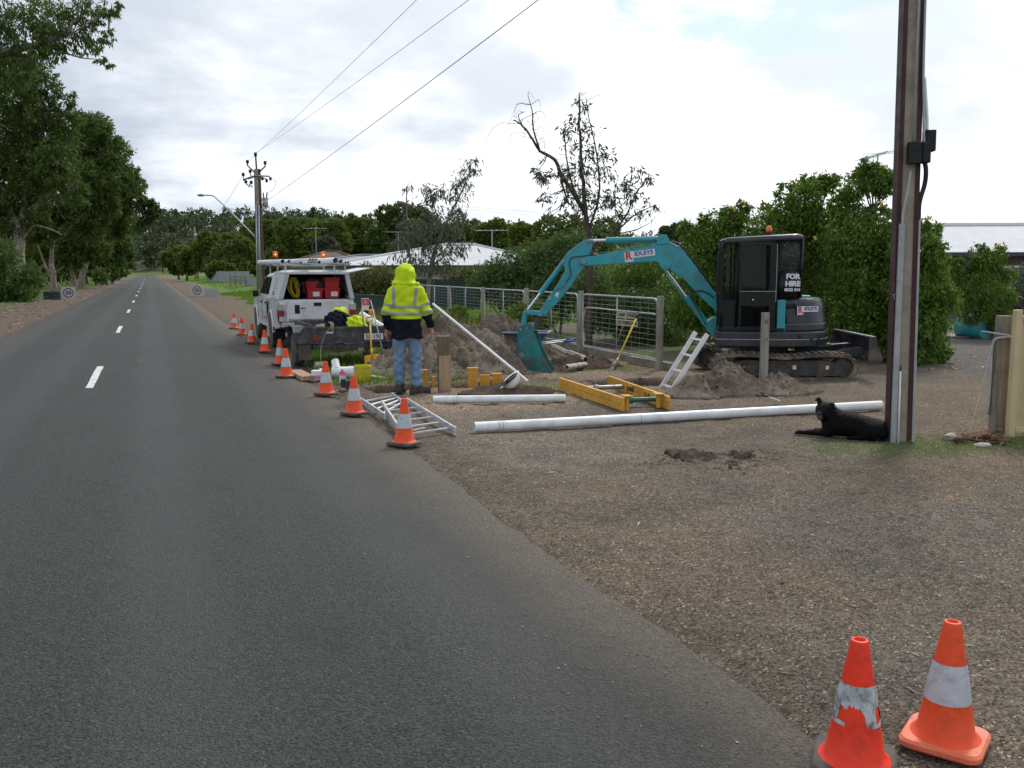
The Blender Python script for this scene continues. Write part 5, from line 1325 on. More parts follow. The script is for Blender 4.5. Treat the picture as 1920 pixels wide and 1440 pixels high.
# ================================================================== excavator (x forward, y to the operator's left = towards the road, z up)
EA = R(157); EU = R(150); EC = Vector((9.25, 12.6, 0.0))      # heading of the tracks, of the slewed upper body, slew centre
exv = thing('excavator', 'teal and dark grey mini excavator with raised boom and cab', 'excavator', EC, EA)
_ex = Vector((math.cos(EU), math.sin(EU), 0)); _ey = Vector((-math.sin(EU), math.cos(EU), 0)); EO = EC - _ex * .22
def EL(u, v, y):
    d = ray(u, v); t = (y + EO.dot(_ey)) / d.dot(_ey); p = d * t + Vector((0, 0, EYE)); q = p - EO
    return (q.dot(_ex), p.z)
def e4(pts, y=-.1): return [EL(900 + a / 4.236, 400 + b_ / 4.236, y) for a, b_ in pts]
def e5(pts, y): return [EL(1240 + a / 4.0, 400 + b_ / 4.0, y) for a, b_ in pts]
def ext(poly, y0, y1): return MB().prism(poly, y0, y1, 'y')
# --- crawler tracks
def track(yc, side):
    half, zt, r_ = 1.09, .40, .2
    root = None; w = .32
    path = []
    for k in range(15): a = R(-90 + 180 * k / 14); path.append((half - r_ + r_ * math.cos(a), .2 + r_ * math.sin(a)))
    for k in range(1, 8):
        t = k / 8; x = (half - r_) * (1 - 2 * t); path.append((x, zt + .02 * math.sin(t * PI * 3) - .012 * math.sin(t * PI)))
    for k in range(15): a = R(90 + 180 * k / 14); path.append((-half + r_ + r_ * math.cos(a), .2 + r_ * math.sin(a)))
    for k in range(1, 8): t = k / 8; path.append(((half - r_) * (2 * t - 1), 0.0))
    n = len(path); b = MB(); P = [Vector((p[0], 0, p[1])) for p in path]
    inn = []
    for i in range(n):
        d = (P[(i + 1) % n] - P[i - 1]).normalized(); nn = Vector((d.z, 0, -d.x)); inn.append(P[i] - nn * .045)
    for i in range(n):
        b.v += [tuple(P[i] + Vector((0, yc - w / 2, 0))), tuple(P[i] + Vector((0, yc + w / 2, 0))), tuple(inn[i] + Vector((0, yc + w / 2, 0))), tuple(inn[i] + Vector((0, yc - w / 2, 0)))]
    for i in range(n):
        j = (i + 1) % n
        for k in range(4): b.f.append((4 * i + k, 4 * i + (k + 1) % 4, 4 * j + (k + 1) % 4, 4 * j + k))
    # tread lugs
    tot = [0.0]
    for i in range(n): tot.append(tot[-1] + (P[(i + 1) % n] - P[i]).length)
    m = 46
    for q in range(m):
        s = tot[-1] * q / m; i = max(k for k in range(n) if tot[k] <= s); d = (P[(i + 1) % n] - P[i]); L = d.length; d.normalize(); c = P[i] + d * (s - tot[i]); nn = Vector((d.z, 0, -d.x))
        if c.z < .03: continue
        b.bar(c + nn * .012 + Vector((0, yc - w / 2 + .005, 0)), c + nn * .012 + Vector((0, yc + w / 2 - .005, 0)), .055, .032, nn)
    tr = b.build('crawler_track', m_track, exv); tr.location.x = -.14
    s = side
    b = MB(); b.prism([(-.86, .09), (-.8, .06), (.8, .06), (.88, .12), (.86, .26), (.6, .31), (-.55, .31), (-.84, .27)], yc - .1, yc + .1, 'y'); b.build('track_frame', m_under, tr, bevel=.015)
    for k in range(4):
        b = MB(); x = -.55 + k * .36; b.tube([(x, yc - .11, .09), (x, yc + .11, .09)], .06, 14); b.build('roller', m_under, tr)
    b = MB(); b.tube([(0.05, yc - .1, .335), (.05, yc + .1, .335)], .035, 12); b.build('top_roller', m_under, tr)
    for nm, x in (('idler_wheel', .9), ('drive_sprocket', -.9)):
        b = MB(); b.lathe([(.03, -.09), (.145, -.085), (.15, -.04), (.11, -.035), (.11, .035), (.15, .04), (.145, .085), (.03, .09)], 20)
        b.v = [(p[0] + x, p[2] + yc, p[1] + .2) for p in b.v]; b.build(nm, m_under, tr)
    if side > 0:
        for x, w2 in ((-.16, .055), (-.66, .05)):
            b = MB(); b.box((x, yc + .1035, .2), (w2, .003, .06)); b.build('warning_label', m_paper, tr)
track(.80, 1); track(-.80, -1)
b = MB(); b.prism([(-.6, .12), (.6, .12), (.55, .36), (-.55, .36)], -.64, .64, 'y'); b.build('lower_frame', m_under, exv, bevel=.02)
b = MB(); b.lathe([(.42, .36), (.42, .5)], 28); b.build('slew_ring', m_under, exv)
# --- blade at the back
b = MB()
prof = [(-1.46, .66), (-1.50, .58), (-1.53, .5), (-1.53, .42), (-1.50, .36), (-1.46, .31)]
outp = [(x - .035, z) for x, z in prof]
b.prism(prof + outp[::-1], -.93, .93, 'y'); bl = b.build('dozer_blade', m_dgrey, exv)
for s in (-1, 1):
    b = MB(); b.prism([(-1.40, .68), (-1.49, .68), (-1.62, .33), (-1.58, .29), (-1.40, .31)], s * .93, s * .955, 'y'); b.build('end_plate', m_under, bl)
    b = MB(); b.bar((-.5, s * .35, .26), (-1.45, s * .55, .45), .08, .1); b.build('blade_arm', m_dgrey, bl)
b = MB(); b.bar((-1.475, -.94, .672), (-1.475, .94, .672), .05, .02); b.build('top_edge', m_conduit, bl)
b = MB(); b.tube([(-.55, 0, .4), (-1.1, 0, .47)], .045, 12); b.tube([(-1.1, 0, .47), (-1.46, 0, .5)], .022, 10); b.build('blade_cylinder', m_dgrey, bl, auto=True)
# --- upper body
def plan(front, yl, yr, rad, a0=112, a1=248, n=22, ff=.06):
    out = [(front - ff, yl), (.3, yl + .015)]
    for k in range(n + 1):
        a = R(a0 + (a1 - a0) * k / n); out.append((rad * math.cos(a), rad * math.sin(a)))
    return out + [(.3, yr - .01), (.62, yr + .02), (.66, yr + .3), (.66, .08), (front, .1), (front, yl - ff)]
b = MB(); b.prism(plan(.99, .83, -.83, .79), .50, .74, 'z'); b.build('deck_skirt', m_dgrey, exv, bevel=.025, seg=3)
b = MB(); b.prism(plan(.995, .835, -.835, .795), .615, .625, 'z'); b.build('skirt_seam', m_conduit, exv)
b = MB(); pl = [(0.0, .77)] + [(.775 * math.cos(R(a)), .775 * math.sin(R(a))) for a in range(108, 253, 5)] + [(0.0, -.77)]
b.prism(pl, .741, .87, 'z'); b.build('counterweight', m_dgrey, exv, bevel=.03, seg=3)
b = MB(); rings = []
for sc_, z in ((1.0, .872), (1.0, 1.06), (.98, 1.16), (.93, 1.22), (.84, 1.25)):
    rings.append([(-.12 + (x + .12) * sc_ - (.02 if z < 1 else 0), y * (sc_ * .5 + .5), z) for x, y in [(-.05, .74)] + [(.735 * math.cos(R(a)), .735 * math.sin(R(a))) for a in range(108, 253, 5)] + [(-.05, -.74)]])
b.loft(rings); hood = b.build('engine_hood', m_dgrey, exv, auto=True)
b = MB(); b.box((.03, .775, .98), (.13, .06, .5)); b.build('side_panel', m_teal, exv, bevel=.018, seg=3)
b = MB(); b.box((-.02, .25, 1.27), (.3, 1.0, .03)); b.box((-.25, -.1, 1.265), (.5, .5, .03)); b.build('hood_top', m_teal, exv, bevel=.01)
b = MB(); b.box((-.2, -.3, .98), (.5, .7, .5)); b.build('right_cover', m_teal, exv, bevel=.03)
for x, z in ((-.26, .66), (-.45, .62)):
    a = math.acos(max(-1, min(1, x / .79))); b = MB()
    p = Vector((.785 * math.cos(a), .785 * math.sin(a), z)); d = Vector((math.cos(a), math.sin(a), 0)); b.tube([p - d * .02, p + d * .012], .022, 12); b.build('rubber_plug', m_black, exv)
a = R(137); d = Vector((math.cos(a), math.sin(a), 0)); b = MB(); b.tube([d * .77 + Vector((0, 0, .585)), d * .797 + Vector((0, 0, .585))], .05, 16); b.build('tow_hole', m_black, exv)
for a in (R(126), R(140)):
    d = Vector((math.cos(a), math.sin(a), 0)); b = MB(); b.tube([d * .72 + Vector((0, 0, 1.04)), d * .742 + Vector((0, 0, 1.1))], .012, 8); b.build('latch', m_black, exv)
# --- cab
CZ0, CZ1 = .74, 2.17; yo, yi = .81, .20
cab = MB()
cab.prism([(1.0, CZ0), (1.0, .8), (-.05, .8), (-.05, CZ0)], yi, yo, 'y')
cab_o = cab.build('cab', m_cabblk, exv, bevel=.01)
tag(cab_o, None)
def pillar(pts, r_=.028, nm='pillar', n=8): MB().tube(curve_pts(pts, 4) if len(pts) > 2 else pts, r_, n).build(nm, m_cabblk, cab_o, True)
for y in (yo - .03, yi + .03):
    pillar([(.985, y, .75), (.985, y, 1.9), (.975, y, 2.06), (.92, y, 2.14), (.8, y, 2.15)], .032)
    pillar([(.1, y, .75), (.1, y, 2.18)], .03)
    pillar([(-.3, y - (.1 if y > .5 else 0), 1.26), (-.3, y - (.1 if y > .5 else 0), 2.2)], .028)
pillar([(.985, yo - .03, 1.32), (.985, yi + .03, 1.32)], .02); pillar([(.985, yo - .03, .77), (.985, yi + .03, .77)], .03)
pillar([(.75, yo - .03, .76), (.75, yo - .03, 2.12)], .018)
qp = [(.11, .80), (-.08, .80), (-.19, .775), (-.265, .715), (-.305, .63), (-.315, .5), (-.315, .2)]
def quarter(z0, z1, mat, nm, o=0.0, pts=qp):
    b = MB(); n = len(pts)
    for x, y in pts: b.v += [(x - o * .3, y + o, z0), (x - o * .3, y + o, z1)]
    b.f = [(2 * i, 2 * i + 2, 2 * i + 3, 2 * i + 1) for i in range(n - 1)]
    o_ = b.build(nm, mat, cab_o, True, fix=False); m = o_.modifiers.new('s', 'SOLIDIFY'); m.thickness = .008; return o_
quarter(1.255, 1.66, m_cabblk, 'rear_quarter_panel'); quarter(1.665, 2.12, m_clearglass, 'rear_quarter_glass')
quarter(1.10, 1.25, m_dgrey, 'rear_lower_panel', -.03)
quarter(2.11, 2.2, m_cabblk, 'rear_header')
# roof
rings = []
rp = [(1.0, .78), (.95, .835), (.1, .84), (-.12, .835), (-.24, .8), (-.31, .72), (-.335, .6), (-.335, .2), (-.3, .17), (.95, .17), (1.0, .2)]
for sc_, dz in ((.985, 0.0), (1.0, .02), (1.0, .045), (.965, .07), (.86, .085)):
    cx, cyy = .33, .5
    rings.append([(cx + (x - cx) * sc_, cyy + (y - cyy) * sc_, 2.125 + dz + (.33 - x) * .045) for x, y in rp])
MB().loft(rings).build('roof', m_dgrey, cab_o, auto=True)
# door
dx0, dx1, dz0, dz1 = .115, .70, .76, 2.11; dy = yo + .012
door = MB()
for (x0, x1, z0, z1) in ((dx0, dx0 + .1, dz0, dz1), (dx1 - .035, dx1, dz0, dz1), (dx0 + .1, dx1 - .035, dz1 - .05, dz1), (dx0 + .1, dx1 - .035, dz0, dz0 + .06), (dx0 + .1, dx1 - .035, 1.14, 1.36)):
    door.box(((x0 + x1) / 2, dy, (z0 + z1) / 2), (x1 - x0, .03, z1 - z0))
dr = door.build('door', m_cabblk, cab_o)
MB().box(((dx0 + dx1) / 2 + .03, dy - .004, 1.71), (dx1 - dx0 - .13, .01, .7)).build('window', m_cabglass, dr)
MB().box(((dx0 + dx1) / 2 + .03, dy - .004, .98), (dx1 - dx0 - .13, .01, .32)).build('window', m_cabglass, dr)
MB().box((.62, dy + .02, 1.19), (.09, .015, .02)).box((.585, dy + .02, 1.23), (.018, .015, .07)).build('door_handle', m_black, dr)
MB().tube([(.475, dy + .01, 1.235), (.475, dy + .025, 1.235)], .013, 10).build('door_lock', m_chrome, dr)
MB().bar((dx0 - .003, dy + .006, 1.2), (dx0 - .003, dy + .006, 2.08), .012, .012, (1, 0, 0)).build('door_edge', m_conduit, dr)
MB().bar((dx0, dy + .017, 1.362), (dx1, dy + .017, 1.362), .01, .008).build('belt_trim', m_conduit, dr)
MB().box((.86, yo - .02, 1.0), (.2, .01, .44)).build('front_side_glass', m_clearglass, cab_o)
MB().box((.99, .5, 1.05), (.01, .5, .5)).build('front_lower_glass', m_clearglass, cab_o)
MB().box((.985, .5, 1.75), (.01, .5, .75)).build('windscreen', m_clearglass, cab_o)
MB().box((.4, yi + .01, 1.65), (.95, .01, .9)).build('right_window', m_clearglass, cab_o)
MB().box((.33, yi + .02, 1.05), (1.2, .02, .55)).build('right_wall', m_cabblk, cab_o)
MB().prism([(.5, 1.0), (.5, 1.12), (.2, 1.12), (.1, 1.75), (.0, 1.75), (.02, 1.0)], .32, .7, 'y').build('seat', m_dark, cab_o, bevel=.03)
MB().box((.05, .5, 1.84), (.09, .24, .18)).build('headrest', m_dark, cab_o, bevel=.03)
for y in (.3, .72): MB().tube([(.62, y, .82), (.6, y, 1.3)], .012, 6).ball((.6, y, 1.32), .03, 8, 6).build('lever', m_black, cab_o)
MB().tube(curve_pts([(1.0, .8, 1.95), (1.06, .83, 1.9), (1.07, .83, 1.6), (1.06, .83, 1.2), (1.0, .8, 1.15)], 5), .009, 6).build('grab_rail', m_cabblk, cab_o, True)
MB().tube([(1.0, .8, 2.12), (1.09, .86, 2.13)], .007, 6).box((1.1, .87, 2.12), (.02, .02, .03)).build('mirror_arm', m_black, cab_o)
MB().tube([(-.32, .3, 2.12), (-.47, .35, 2.02), (-.54, .36, 1.95)], .009, 6).build('mirror_arm', m_black, cab_o)
MB().lathe([(.055, 2.225), (.06, 2.24), (.055, 2.265)], 16, (.215, .5, 0)).build('beacon_base', m_black, cab_o)
MB().lathe([(.048, 2.266), (.05, 2.30), (.045, 2.335), (.03, 2.36), (.01, 2.368)], 16, (.215, .5, 0)).build('beacon', m_beacon_off, cab_o, True)
# hire lettering on the rear quarter, following its curve
tang = Vector((-.95, -.31, 0)).normalized(); to = Vector((-.155, .806, 0))
for s_, z, sz in (('FOR', 1.585, .105), ('HIRE', 1.475, .105), ('8532 541', 1.385, .062)):
    text('lettering', s_, sz, m_decal, cab_o, basis(to + Vector((0, 0, z)), tang, (0, 0, 1)), .004, .006 if sz > .08 else .003, sx=1.2)
# company decal: red R then navy letters on a pale strip
def decal(o, xd, w, par, slope=0.0):
    xd = Vector(xd).normalized(); yd = Vector((0, 0, 1)); h = w * .2; m4 = basis(o, xd, yd); nrm = m4.to_3x3().col[2]
    b = MB(); o = Vector(o); p = lambda a, c, d=0.0: o + m4.to_3x3().col[0] * a + m4.to_3x3().col[1] * c + nrm * d
    for (a0, a1, c0, c1) in ((-w * .5, w * .5, -h * .45, h * .62), (-w * .5, -w * .22, -h * 1.0, -h * .46)):
        b.add([p(a0, c0), p(a1, c0), p(a1, c1), p(a0, c1), p(a0, c0, .003), p(a1, c0, .003), p(a1, c1, .003), p(a0, c1, .003)], [(4, 5, 6, 7), (0, 1, 5, 4), (1, 2, 6, 5), (2, 3, 7, 6), (3, 0, 4, 7)])
    b.build('decal', m_decal, par)
    text('lettering', 'R', w * .34, m_logo_r, par, basis(p(-w * .37, -h * .1, .006), xd, yd), .002, w * .012)
    text('lettering', 'IDLEYS', w * .185, m_logo_b, par, basis(p(w * .13, h * .14, .006), xd, yd), .002, w * .004, sx=1.08)
a = R(121); decal((.748 * math.cos(a), .748 * math.sin(a), 1.08), (-math.sin(a), math.cos(a), 0), .40, hood)
# --- boom
by0, by1 = -.235, .035
boom_out = e4([(800, 372), (830, 352), (930, 335), (1100, 305), (1300, 270), (1420, 238), (1500, 228), (1580, 262), (1640, 330), (1720, 435), (1800, 545), (1870, 640), (1960, 770), (2010, 860),
               (1990, 900), (1930, 880), (1860, 765), (1780, 690), (1700, 610), (1620, 525), (1540, 470), (1470, 415), (1390, 383), (1200, 395), (1000, 408), (870, 416), (820, 420), (795, 400)])
boom = ext(boom_out, by0, by1).build('boom', m_teal, exv, bevel=.012)
for y in (by0 - .002, by1 + .002):
    ext(e4([(1405, 250), (1405, 195), (1435, 172), (1480, 172), (1498, 205), (1505, 240)]), y - .025 if y < 0 else y - .022, y + .022 if y < 0 else y + .025).build('cylinder_lug', m_teal, boom, bevel=.006)
    ext(e4([(1425, 395), (1440, 440), (1480, 450), (1510, 430), (1520, 400)]), y - .02, y + .02).build('cylinder_lug', m_teal, boom, bevel=.006)
def pin(pts, r_, par, y0=by0 - .05, y1=by1 + .05, mat=m_steel, n=14):
    for q in e4(pts): MB().tube([(q[0], y0, q[1]), (q[0], y1, q[1])], r_, n).build('pin', mat, par, auto=True)
pin([(826, 388)], .035, boom); pin([(1445, 195), (1463, 418)], .022, boom, mat=m_teal)
x_, z_ = e4([(1270, 332)])[0]; xb, zb_ = e4([(1390, 315)])[0]; xa, za_ = e4([(1150, 345)])[0]
decal((x_, by1 + .0015, z_ + .01), (xb - xa, 0, zb_ - za_), math.hypot(xb - xa, zb_ - za_), boom)
# --- arm
arm_out = e4([(862, 205), (893, 212), (884, 290), (866, 335), (858, 400), (835, 430), (800, 470), (700, 610), (600, 730), (515, 815), (480, 815), (462, 795), (530, 690), (620, 560), (680, 455), (668, 420), (648, 400), (650, 375), (700, 310), (790, 238)])
arm = ext(arm_out, -.19, -.01).build('arm', m_teal, exv, bevel=.012)
pin([(870, 215), (660, 385), (487, 805)], .026, arm, -.24, .04)
MB().prism(e4([(598, 650), (612, 625), (635, 628), (620, 668)]), -.0085, -.0065, 'y').build('warning_label', m_paper, arm)
def cyl(par, pts, r_body, r_rod, split, y=-.1):
    (ax_, az_), (bx_, bz_) = e4(pts); A, B_ = Vector((ax_, y, az_)), Vector((bx_, y, bz_)); S = A.lerp(B_, split)
    MB().tube([A, S], r_body, 16).tube([S - (S - A) * .06, S], r_body * 1.1, 16).build('hydraulic_cylinder', m_teal, par, auto=True)
    MB().tube([S, B_], r_rod, 12).build('piston_rod', m_chrome, par, auto=True)
    MB().tube([B_ + Vector((0, -.05, 0)), B_ + Vector((0, .05, 0))], r_body * .8, 12).build('rod_eye', m_teal, par, auto=True)
cyl(boom, [(1430, 206), (880, 216)], .048, .024, .78)
cyl(arm, [(658, 395), (372, 775)], .042, .021, .62)
cyl(exv, [(1850, 950), (1465, 425)], .05, .026, .55)
MB().tube([(e4([(1470, 450)])[0][0], .03, e4([(1470, 450)])[0][1]), (e4([(1660, 740)])[0][0], .03, e4([(1660, 740)])[0][1])], .012, 6).build('steel_line', m_teal, exv, True)
ext(e4([(1790, 860), (1850, 820), (1960, 850), (1990, 1000), (1830, 970)]), -.28, .08).build('swing_bracket', m_teal, exv, bevel=.02)
def hose(pts, y, r_=.011, par=boom, mat=m_cable):
    P = [(x, y, z) for x, z in e4(pts)]; MB().tube(curve_pts(P, 6), r_, 6).build('hydraulic_hose', mat, par, True)
hose([(1505, 225), (1570, 245), (1640, 315), (1720, 415), (1860, 600)], by1 + .008, .014)
hose([(1515, 217), (1590, 245), (1660, 330), (1740, 435), (1870, 620)], by0, .014)
hose([(930, 325), (820, 340), (745, 350), (715, 380), (720, 440), (725, 490), (690, 545)], .01, .008)
hose([(690, 545), (660, 585), (615, 600), (560, 665)], .005, .007, arm, m_teal)
hose([(930, 320), (1050, 305), (1200, 275), (1400, 245)], by1 - .01, .008, boom, m_teal)
hose([(1690, 690), (1690, 640), (1730, 612), (1790, 625), (1850, 665)], .06, .012)
hose([(1690, 690), (1720, 750), (1760, 830), (1790, 880)], .06, .009)
MB().box((e4([(922, 322)])[0][0], .02, e4([(922, 322)])[0][1]), (.05, .05, .04)).build('hose_clamp', m_steel, boom)
MB().box((e4([(562, 672)])[0][0], -.0, e4([(562, 672)])[0][1]), (.05, .04, .06)).build('hose_clamp', m_steel, arm)
# --- linkage, hitch and bucket
lk = ext(e4([(352, 770), (470, 775), (500, 795), (480, 815), (440, 805), (350, 800)]), -.02, .01).build('link', m_teal, arm, bevel=.005)
ext(e4([(352, 770), (470, 775), (500, 795), (480, 815), (440, 805), (350, 800)]), -.21, -.18).build('link', m_teal, arm, bevel=.005)
for y in (-.015, -.19): ext(e4([(345, 780), (375, 780), (362, 900), (328, 905)]), y - .015, y + .015).build('link', m_teal, arm, bevel=.005)
ext(e4([(450, 830), (500, 830), (460, 900), (420, 895)]), -.15, -.05).build('hitch_neck', m_under, arm)
ext(e4([(300, 915), (335, 885), (385, 872), (440, 868), (445, 905), (425, 940), (320, 965)]), -.2, 0.0).build('quick_hitch', m_teal_worn, exv, bevel=.01)
pin([(358, 785), (330, 918), (425, 885), (378, 910)], .02, exv, -.235, .03)
bk_side = e4([(316, 945), (440, 935), (452, 960), (470, 1020), (500, 1100), (545, 1185), (595, 1262), (570, 1302), (470, 1292), (390, 1248), (300, 1172), (285, 1112), (302, 1078), (322, 1050)])
bw0, bw1 = -.31, .11
bucket = ext(bk_side, bw1 - .02, bw1).build('bucket', m_teal_worn, exv, bevel=.004)
ext(bk_side, bw0, bw0 + .02).build('side_plate', m_teal_worn, bucket)
b = MB(); sh = e4([(440, 935), (316, 945), (322, 1050), (302, 1078), (285, 1112), (300, 1172), (390, 1248), (470, 1292), (570, 1302)])
for x, z in sh: b.v += [(x, bw0 + .02, z), (x, bw1 - .02, z)]
b.f = [(2 * i, 2 * i + 1, 2 * i + 3, 2 * i + 2) for i in range(len(sh) - 1)]
o = b.build('bucket_shell', m_teal_worn, bucket, True, fix=False); mo = o.modifiers.new('s', 'SOLIDIFY'); mo.thickness = .02
for k in range(4):
    y = bw0 + .06 + k * (bw1 - bw0 - .12) / 3
    b = MB(); q = e4([(545, 1275), (565, 1310), (640, 1325)]); b.prism(q, y - .025, y + .025, 'y'); b.build('tooth', m_steel, bucket)
for y in (-.2, .0): ext(e4([(318, 948), (440, 938), (430, 880), (400, 870), (330, 900)]), y - .015, y + .015).build('bucket_ear', m_teal_worn, bucket)
MB().tube([(*[e4([(345, 1118)])[0][0]], bw1 - .001, e4([(345, 1118)])[0][1]), (e4([(345, 1118)])[0][0], bw1 + .004, e4([(345, 1118)])[0][1])], .045, 18).build('wear_patch', m_steel, bucket)

dA = EU - EA
for o in list(exv.children):                         # the upper body stands slewed on the tracks
    if o.name.split('.')[0] in ('crawler_track', 'lower_frame', 'dozer_blade'): continue
    o.location = Matrix.Rotation(dA, 3, 'Z') @ Vector((-.22, 0, 0)); o.rotation_euler = (0, 0, dA)
    if o is cab_o: o.scale = (.93, 1, 1); o.location += Matrix.Rotation(dA, 3, 'Z') @ Vector((.02, 0, 0))
    if o.name.startswith('slew_ring'): o.location = (0, 0, 0)

# ================================================================== ute
UX0, UX1, UYT = 2.42, 4.06, 19.6
ute = thing('ute', 'white dual cab ute with open canopy, pipe rack and orange beacons', 'ute', ((UX0 + UX1) / 2, UYT, 0))
HW = (UX1 - UX0) / 2
def side_body():
    # side outline in (y, z) with wheel arches; y is forward from the tail
    def arch(c, r_, z=.34, n=9): return [(c - r_ * math.cos(R(a)), z + r_ * math.sin(R(a))) for a in np.linspace(8, 172, n)]
    low = [(0.06, .52), (.2, .48)] + [(.95, .42)] + arch(1.4, .43) + [(1.9, .40), (3.85, .40)] + arch(4.4, .43) + [(4.95, .45), (5.2, .5)]
    top = [(5.24, .72), (5.12, .93), (4.9, .98), (3.9, 1.06), (1.6, 1.08), (.06, 1.08), (.02, .9)]
    return low + top
b = MB(); b.prism(side_body(), -HW + .045, HW - .045, 'x')
# door skins bulge slightly outwards
body = b.build('body', m_white, ute, bevel=.03, seg=3)
for s in (-1, 1):
    b = MB()
    rows = [(.56, .0), (.66, .035), (.84, .045), (.95, .035), (1.03, .005)]
    ys = [.08, .6, .95, 1.86, 2.5, 3.1, 3.9, 4.0]
    n = len(rows)
    for y in [.07, .5, .93]:
        for z, o_ in rows: b.v.append((s * (HW - .045 + o_), y, z))
    for i in range(2):
        for j in range(n - 1): b.f.append((i * n + j, i * n + j + 1, (i + 1) * n + j + 1, (i + 1) * n + j))
    b.build('tray_side', m_white, body, True)
    b = MB()
    for y in (1.9, 2.6, 3.3, 3.9):
        for z, o_ in [(.5, 0.0)] + rows[1:]: b.v.append((s * (HW - .045 + o_), y, z))
    for i in range(3):
        for j in range(n - 1): b.f.append((i * n + j, i * n + j + 1, (i + 1) * n + j + 1, (i + 1) * n + j))
    b.build('door_skin', m_white, body, True)
    for y in (1.92, 2.78, 3.75):
        MB().box((s * (HW - .005), y, .8), (.008, .012, .5)).build('door_seam', m_dark, body)
    for y in (2.08, 2.95):
        MB().box((s * (HW + .008), y, .96), (.03, .13, .035)).build('door_handle', m_black, body, bevel=.008)
    for c in (1.4, 4.4):                                                   # flares
        b = MB(); ring = []
        for a in np.linspace(0, 180, 15):
            for rr_, xo in ((.43, 0.0), (.49, .0), (.47, .045), (.43, .045)):
                b.v.append((s * (HW - .045 + xo), c + rr_ * math.cos(R(a)), .35 + rr_ * math.sin(R(a))))
        for i in range(14):
            for k in range(4): b.f.append((4 * i + k, 4 * i + (k + 1) % 4, 4 * i + 4 + (k + 1) % 4, 4 * i + 4 + k))
        b.build('wheel_arch', m_white, body, True)
    # tail light
    b = MB(); b.box((s * (HW - .075), .025, .92), (.13, .07, .13)); tl = b.build('tail_light', m_whitelens, ute, bevel=.01)
    MB().box((s * (HW - .075), .023, .80), (.13, .072, .12)).build('red_lens', m_redlens, tl, bevel=.01)
    MB().box((s * (HW - .1), .01, .60), (.12, .03, .06)).build('bumper_reflector', m_redlens, ute)
    # wheels
    for c in (1.4, 4.4):
        x = s * (HW - .13); w = .22
        b = MB(); b.lathe([(.20, -w / 2), (.31, -w / 2), (.338, -w / 2 + .03), (.342, 0), (.338, w / 2 - .03), (.31, w / 2), (.20, w / 2)], 30)
        b.v = [(x + p[2], c + p[0], .34 + p[1]) for p in b.v]; wh = b.build('wheel', m_rubber_dusty, ute, auto=True)
        b = MB(); b.lathe([(.02, .02), (.06, .03), (.07, -.0), (.14, -.03), (.18, .02), (.205, .05), (.205, -.08)], 24, caps=True)
        b.v = [(x + s * (p[2] + .06), c + p[0], .34 + p[1]) for p in b.v]; b.build('rim', m_galv, wh, auto=True)
    MB().box((s * (HW - .14), .93, .32), (.26, .015, .3)).build('mud_flap', m_black, ute)
    # side mirror
    b = MB(); b.box((s * (HW + .05), 3.66, 1.13), (.13, .08, .15)); b.bar((s * (HW - .1), 3.68, 1.1), (s * (HW + .04), 3.67, 1.11), .04, .03); b.build('side_mirror', m_black, ute, bevel=.015)
# cabin
def cab_ring(z, y0, y1, hw, r_=.12):
    pts = rrect(2 * hw, y1 - y0, r_, 4, 0, (y0 + y1) / 2); return [(x, y, z) for x, y in pts]
b = MB(); b.loft([cab_ring(1.07, 1.66, 3.98, HW - .05), cab_ring(1.12, 1.66, 3.92, HW - .06), cab_ring(1.56, 1.72, 3.2, HW - .17), cab_ring(1.61, 1.8, 3.1, HW - .24), cab_ring(1.63, 1.95, 2.95, HW - .4)])
cabn = b.build('cabin', m_white, ute, auto=True)
for s in (-1, 1):
    xw = lambda z: s * (HW - .055 - .11 * (z - 1.1) / .46)
    for (pts) in ([(1.98, 1.14), (2.72, 1.14), (2.72, 1.53), (2.02, 1.53)], [(2.80, 1.14), (3.72, 1.14), (3.25, 1.5), (3.1, 1.53), (2.80, 1.53)]):
        b = MB(); n = len(pts)
        b.v = [(xw(z) + s * .006, y, z) for y, z in pts] + [(xw(z) - s * .01, y, z) for y, z in pts]
        b.f = [tuple(range(n)), tuple(range(2 * n - 1, n - 1, -1))] + [(i, (i + 1) % n, (i + 1) % n + n, i + n) for i in range(n)]
        b.build('side_window', m_carglass, cabn)
b = MB(); b.add([(-HW + .14, 3.93, 1.13), (HW - .14, 3.93, 1.13), (HW - .24, 3.22, 1.55), (-HW + .24, 3.22, 1.55)], [(0, 1, 2, 3)]); b.build('windscreen', m_carglass, cabn, fix=False)
# open canopy over the tray: two sides, front wall, roof, rear posts
cb = MB(); cw = HW - .03
for s in (-1, 1):
    x0, x1 = s * cw, s * (cw - .135)
    cb.add([(x0, .03, 1.085), (x0, 1.62, 1.085), (x1, 1.62, 1.62), (x1, -.1, 1.62), (x0 - s * .03, .03, 1.085), (x0 - s * .03, 1.62, 1.085), (x1 - s * .03, 1.62, 1.62), (x1 - s * .03, -.1, 1.62)],
           [(0, 1, 2, 3), (7, 6, 5, 4), (0, 4, 5, 1), (1, 5, 6, 2), (2, 6, 7, 3), (3, 7, 4, 0)])
canopy = cb.build('canopy', m_canopy, ute)
MB().box((0, 1.6, 1.35), (2 * cw - .3, .03, .52)).build('canopy_front', m_dark, canopy)
b = MB(); b.loft([[(-cw + .12, -.12, 1.622), (cw - .12, -.12, 1.622), (cw - .12, 1.66, 1.622), (-cw + .12, 1.66, 1.622)], [(-cw + .13, -.12, 1.65), (cw - .13, -.12, 1.65), (cw - .13, 1.66, 1.65), (-cw + .13, 1.66, 1.65)], [(-cw + .3, -.05, 1.69), (cw - .3, -.05, 1.69), (cw - .3, 1.55, 1.69), (-cw + .3, 1.55, 1.69)]])
b.build('canopy_roof', m_canopy, canopy, auto=True)
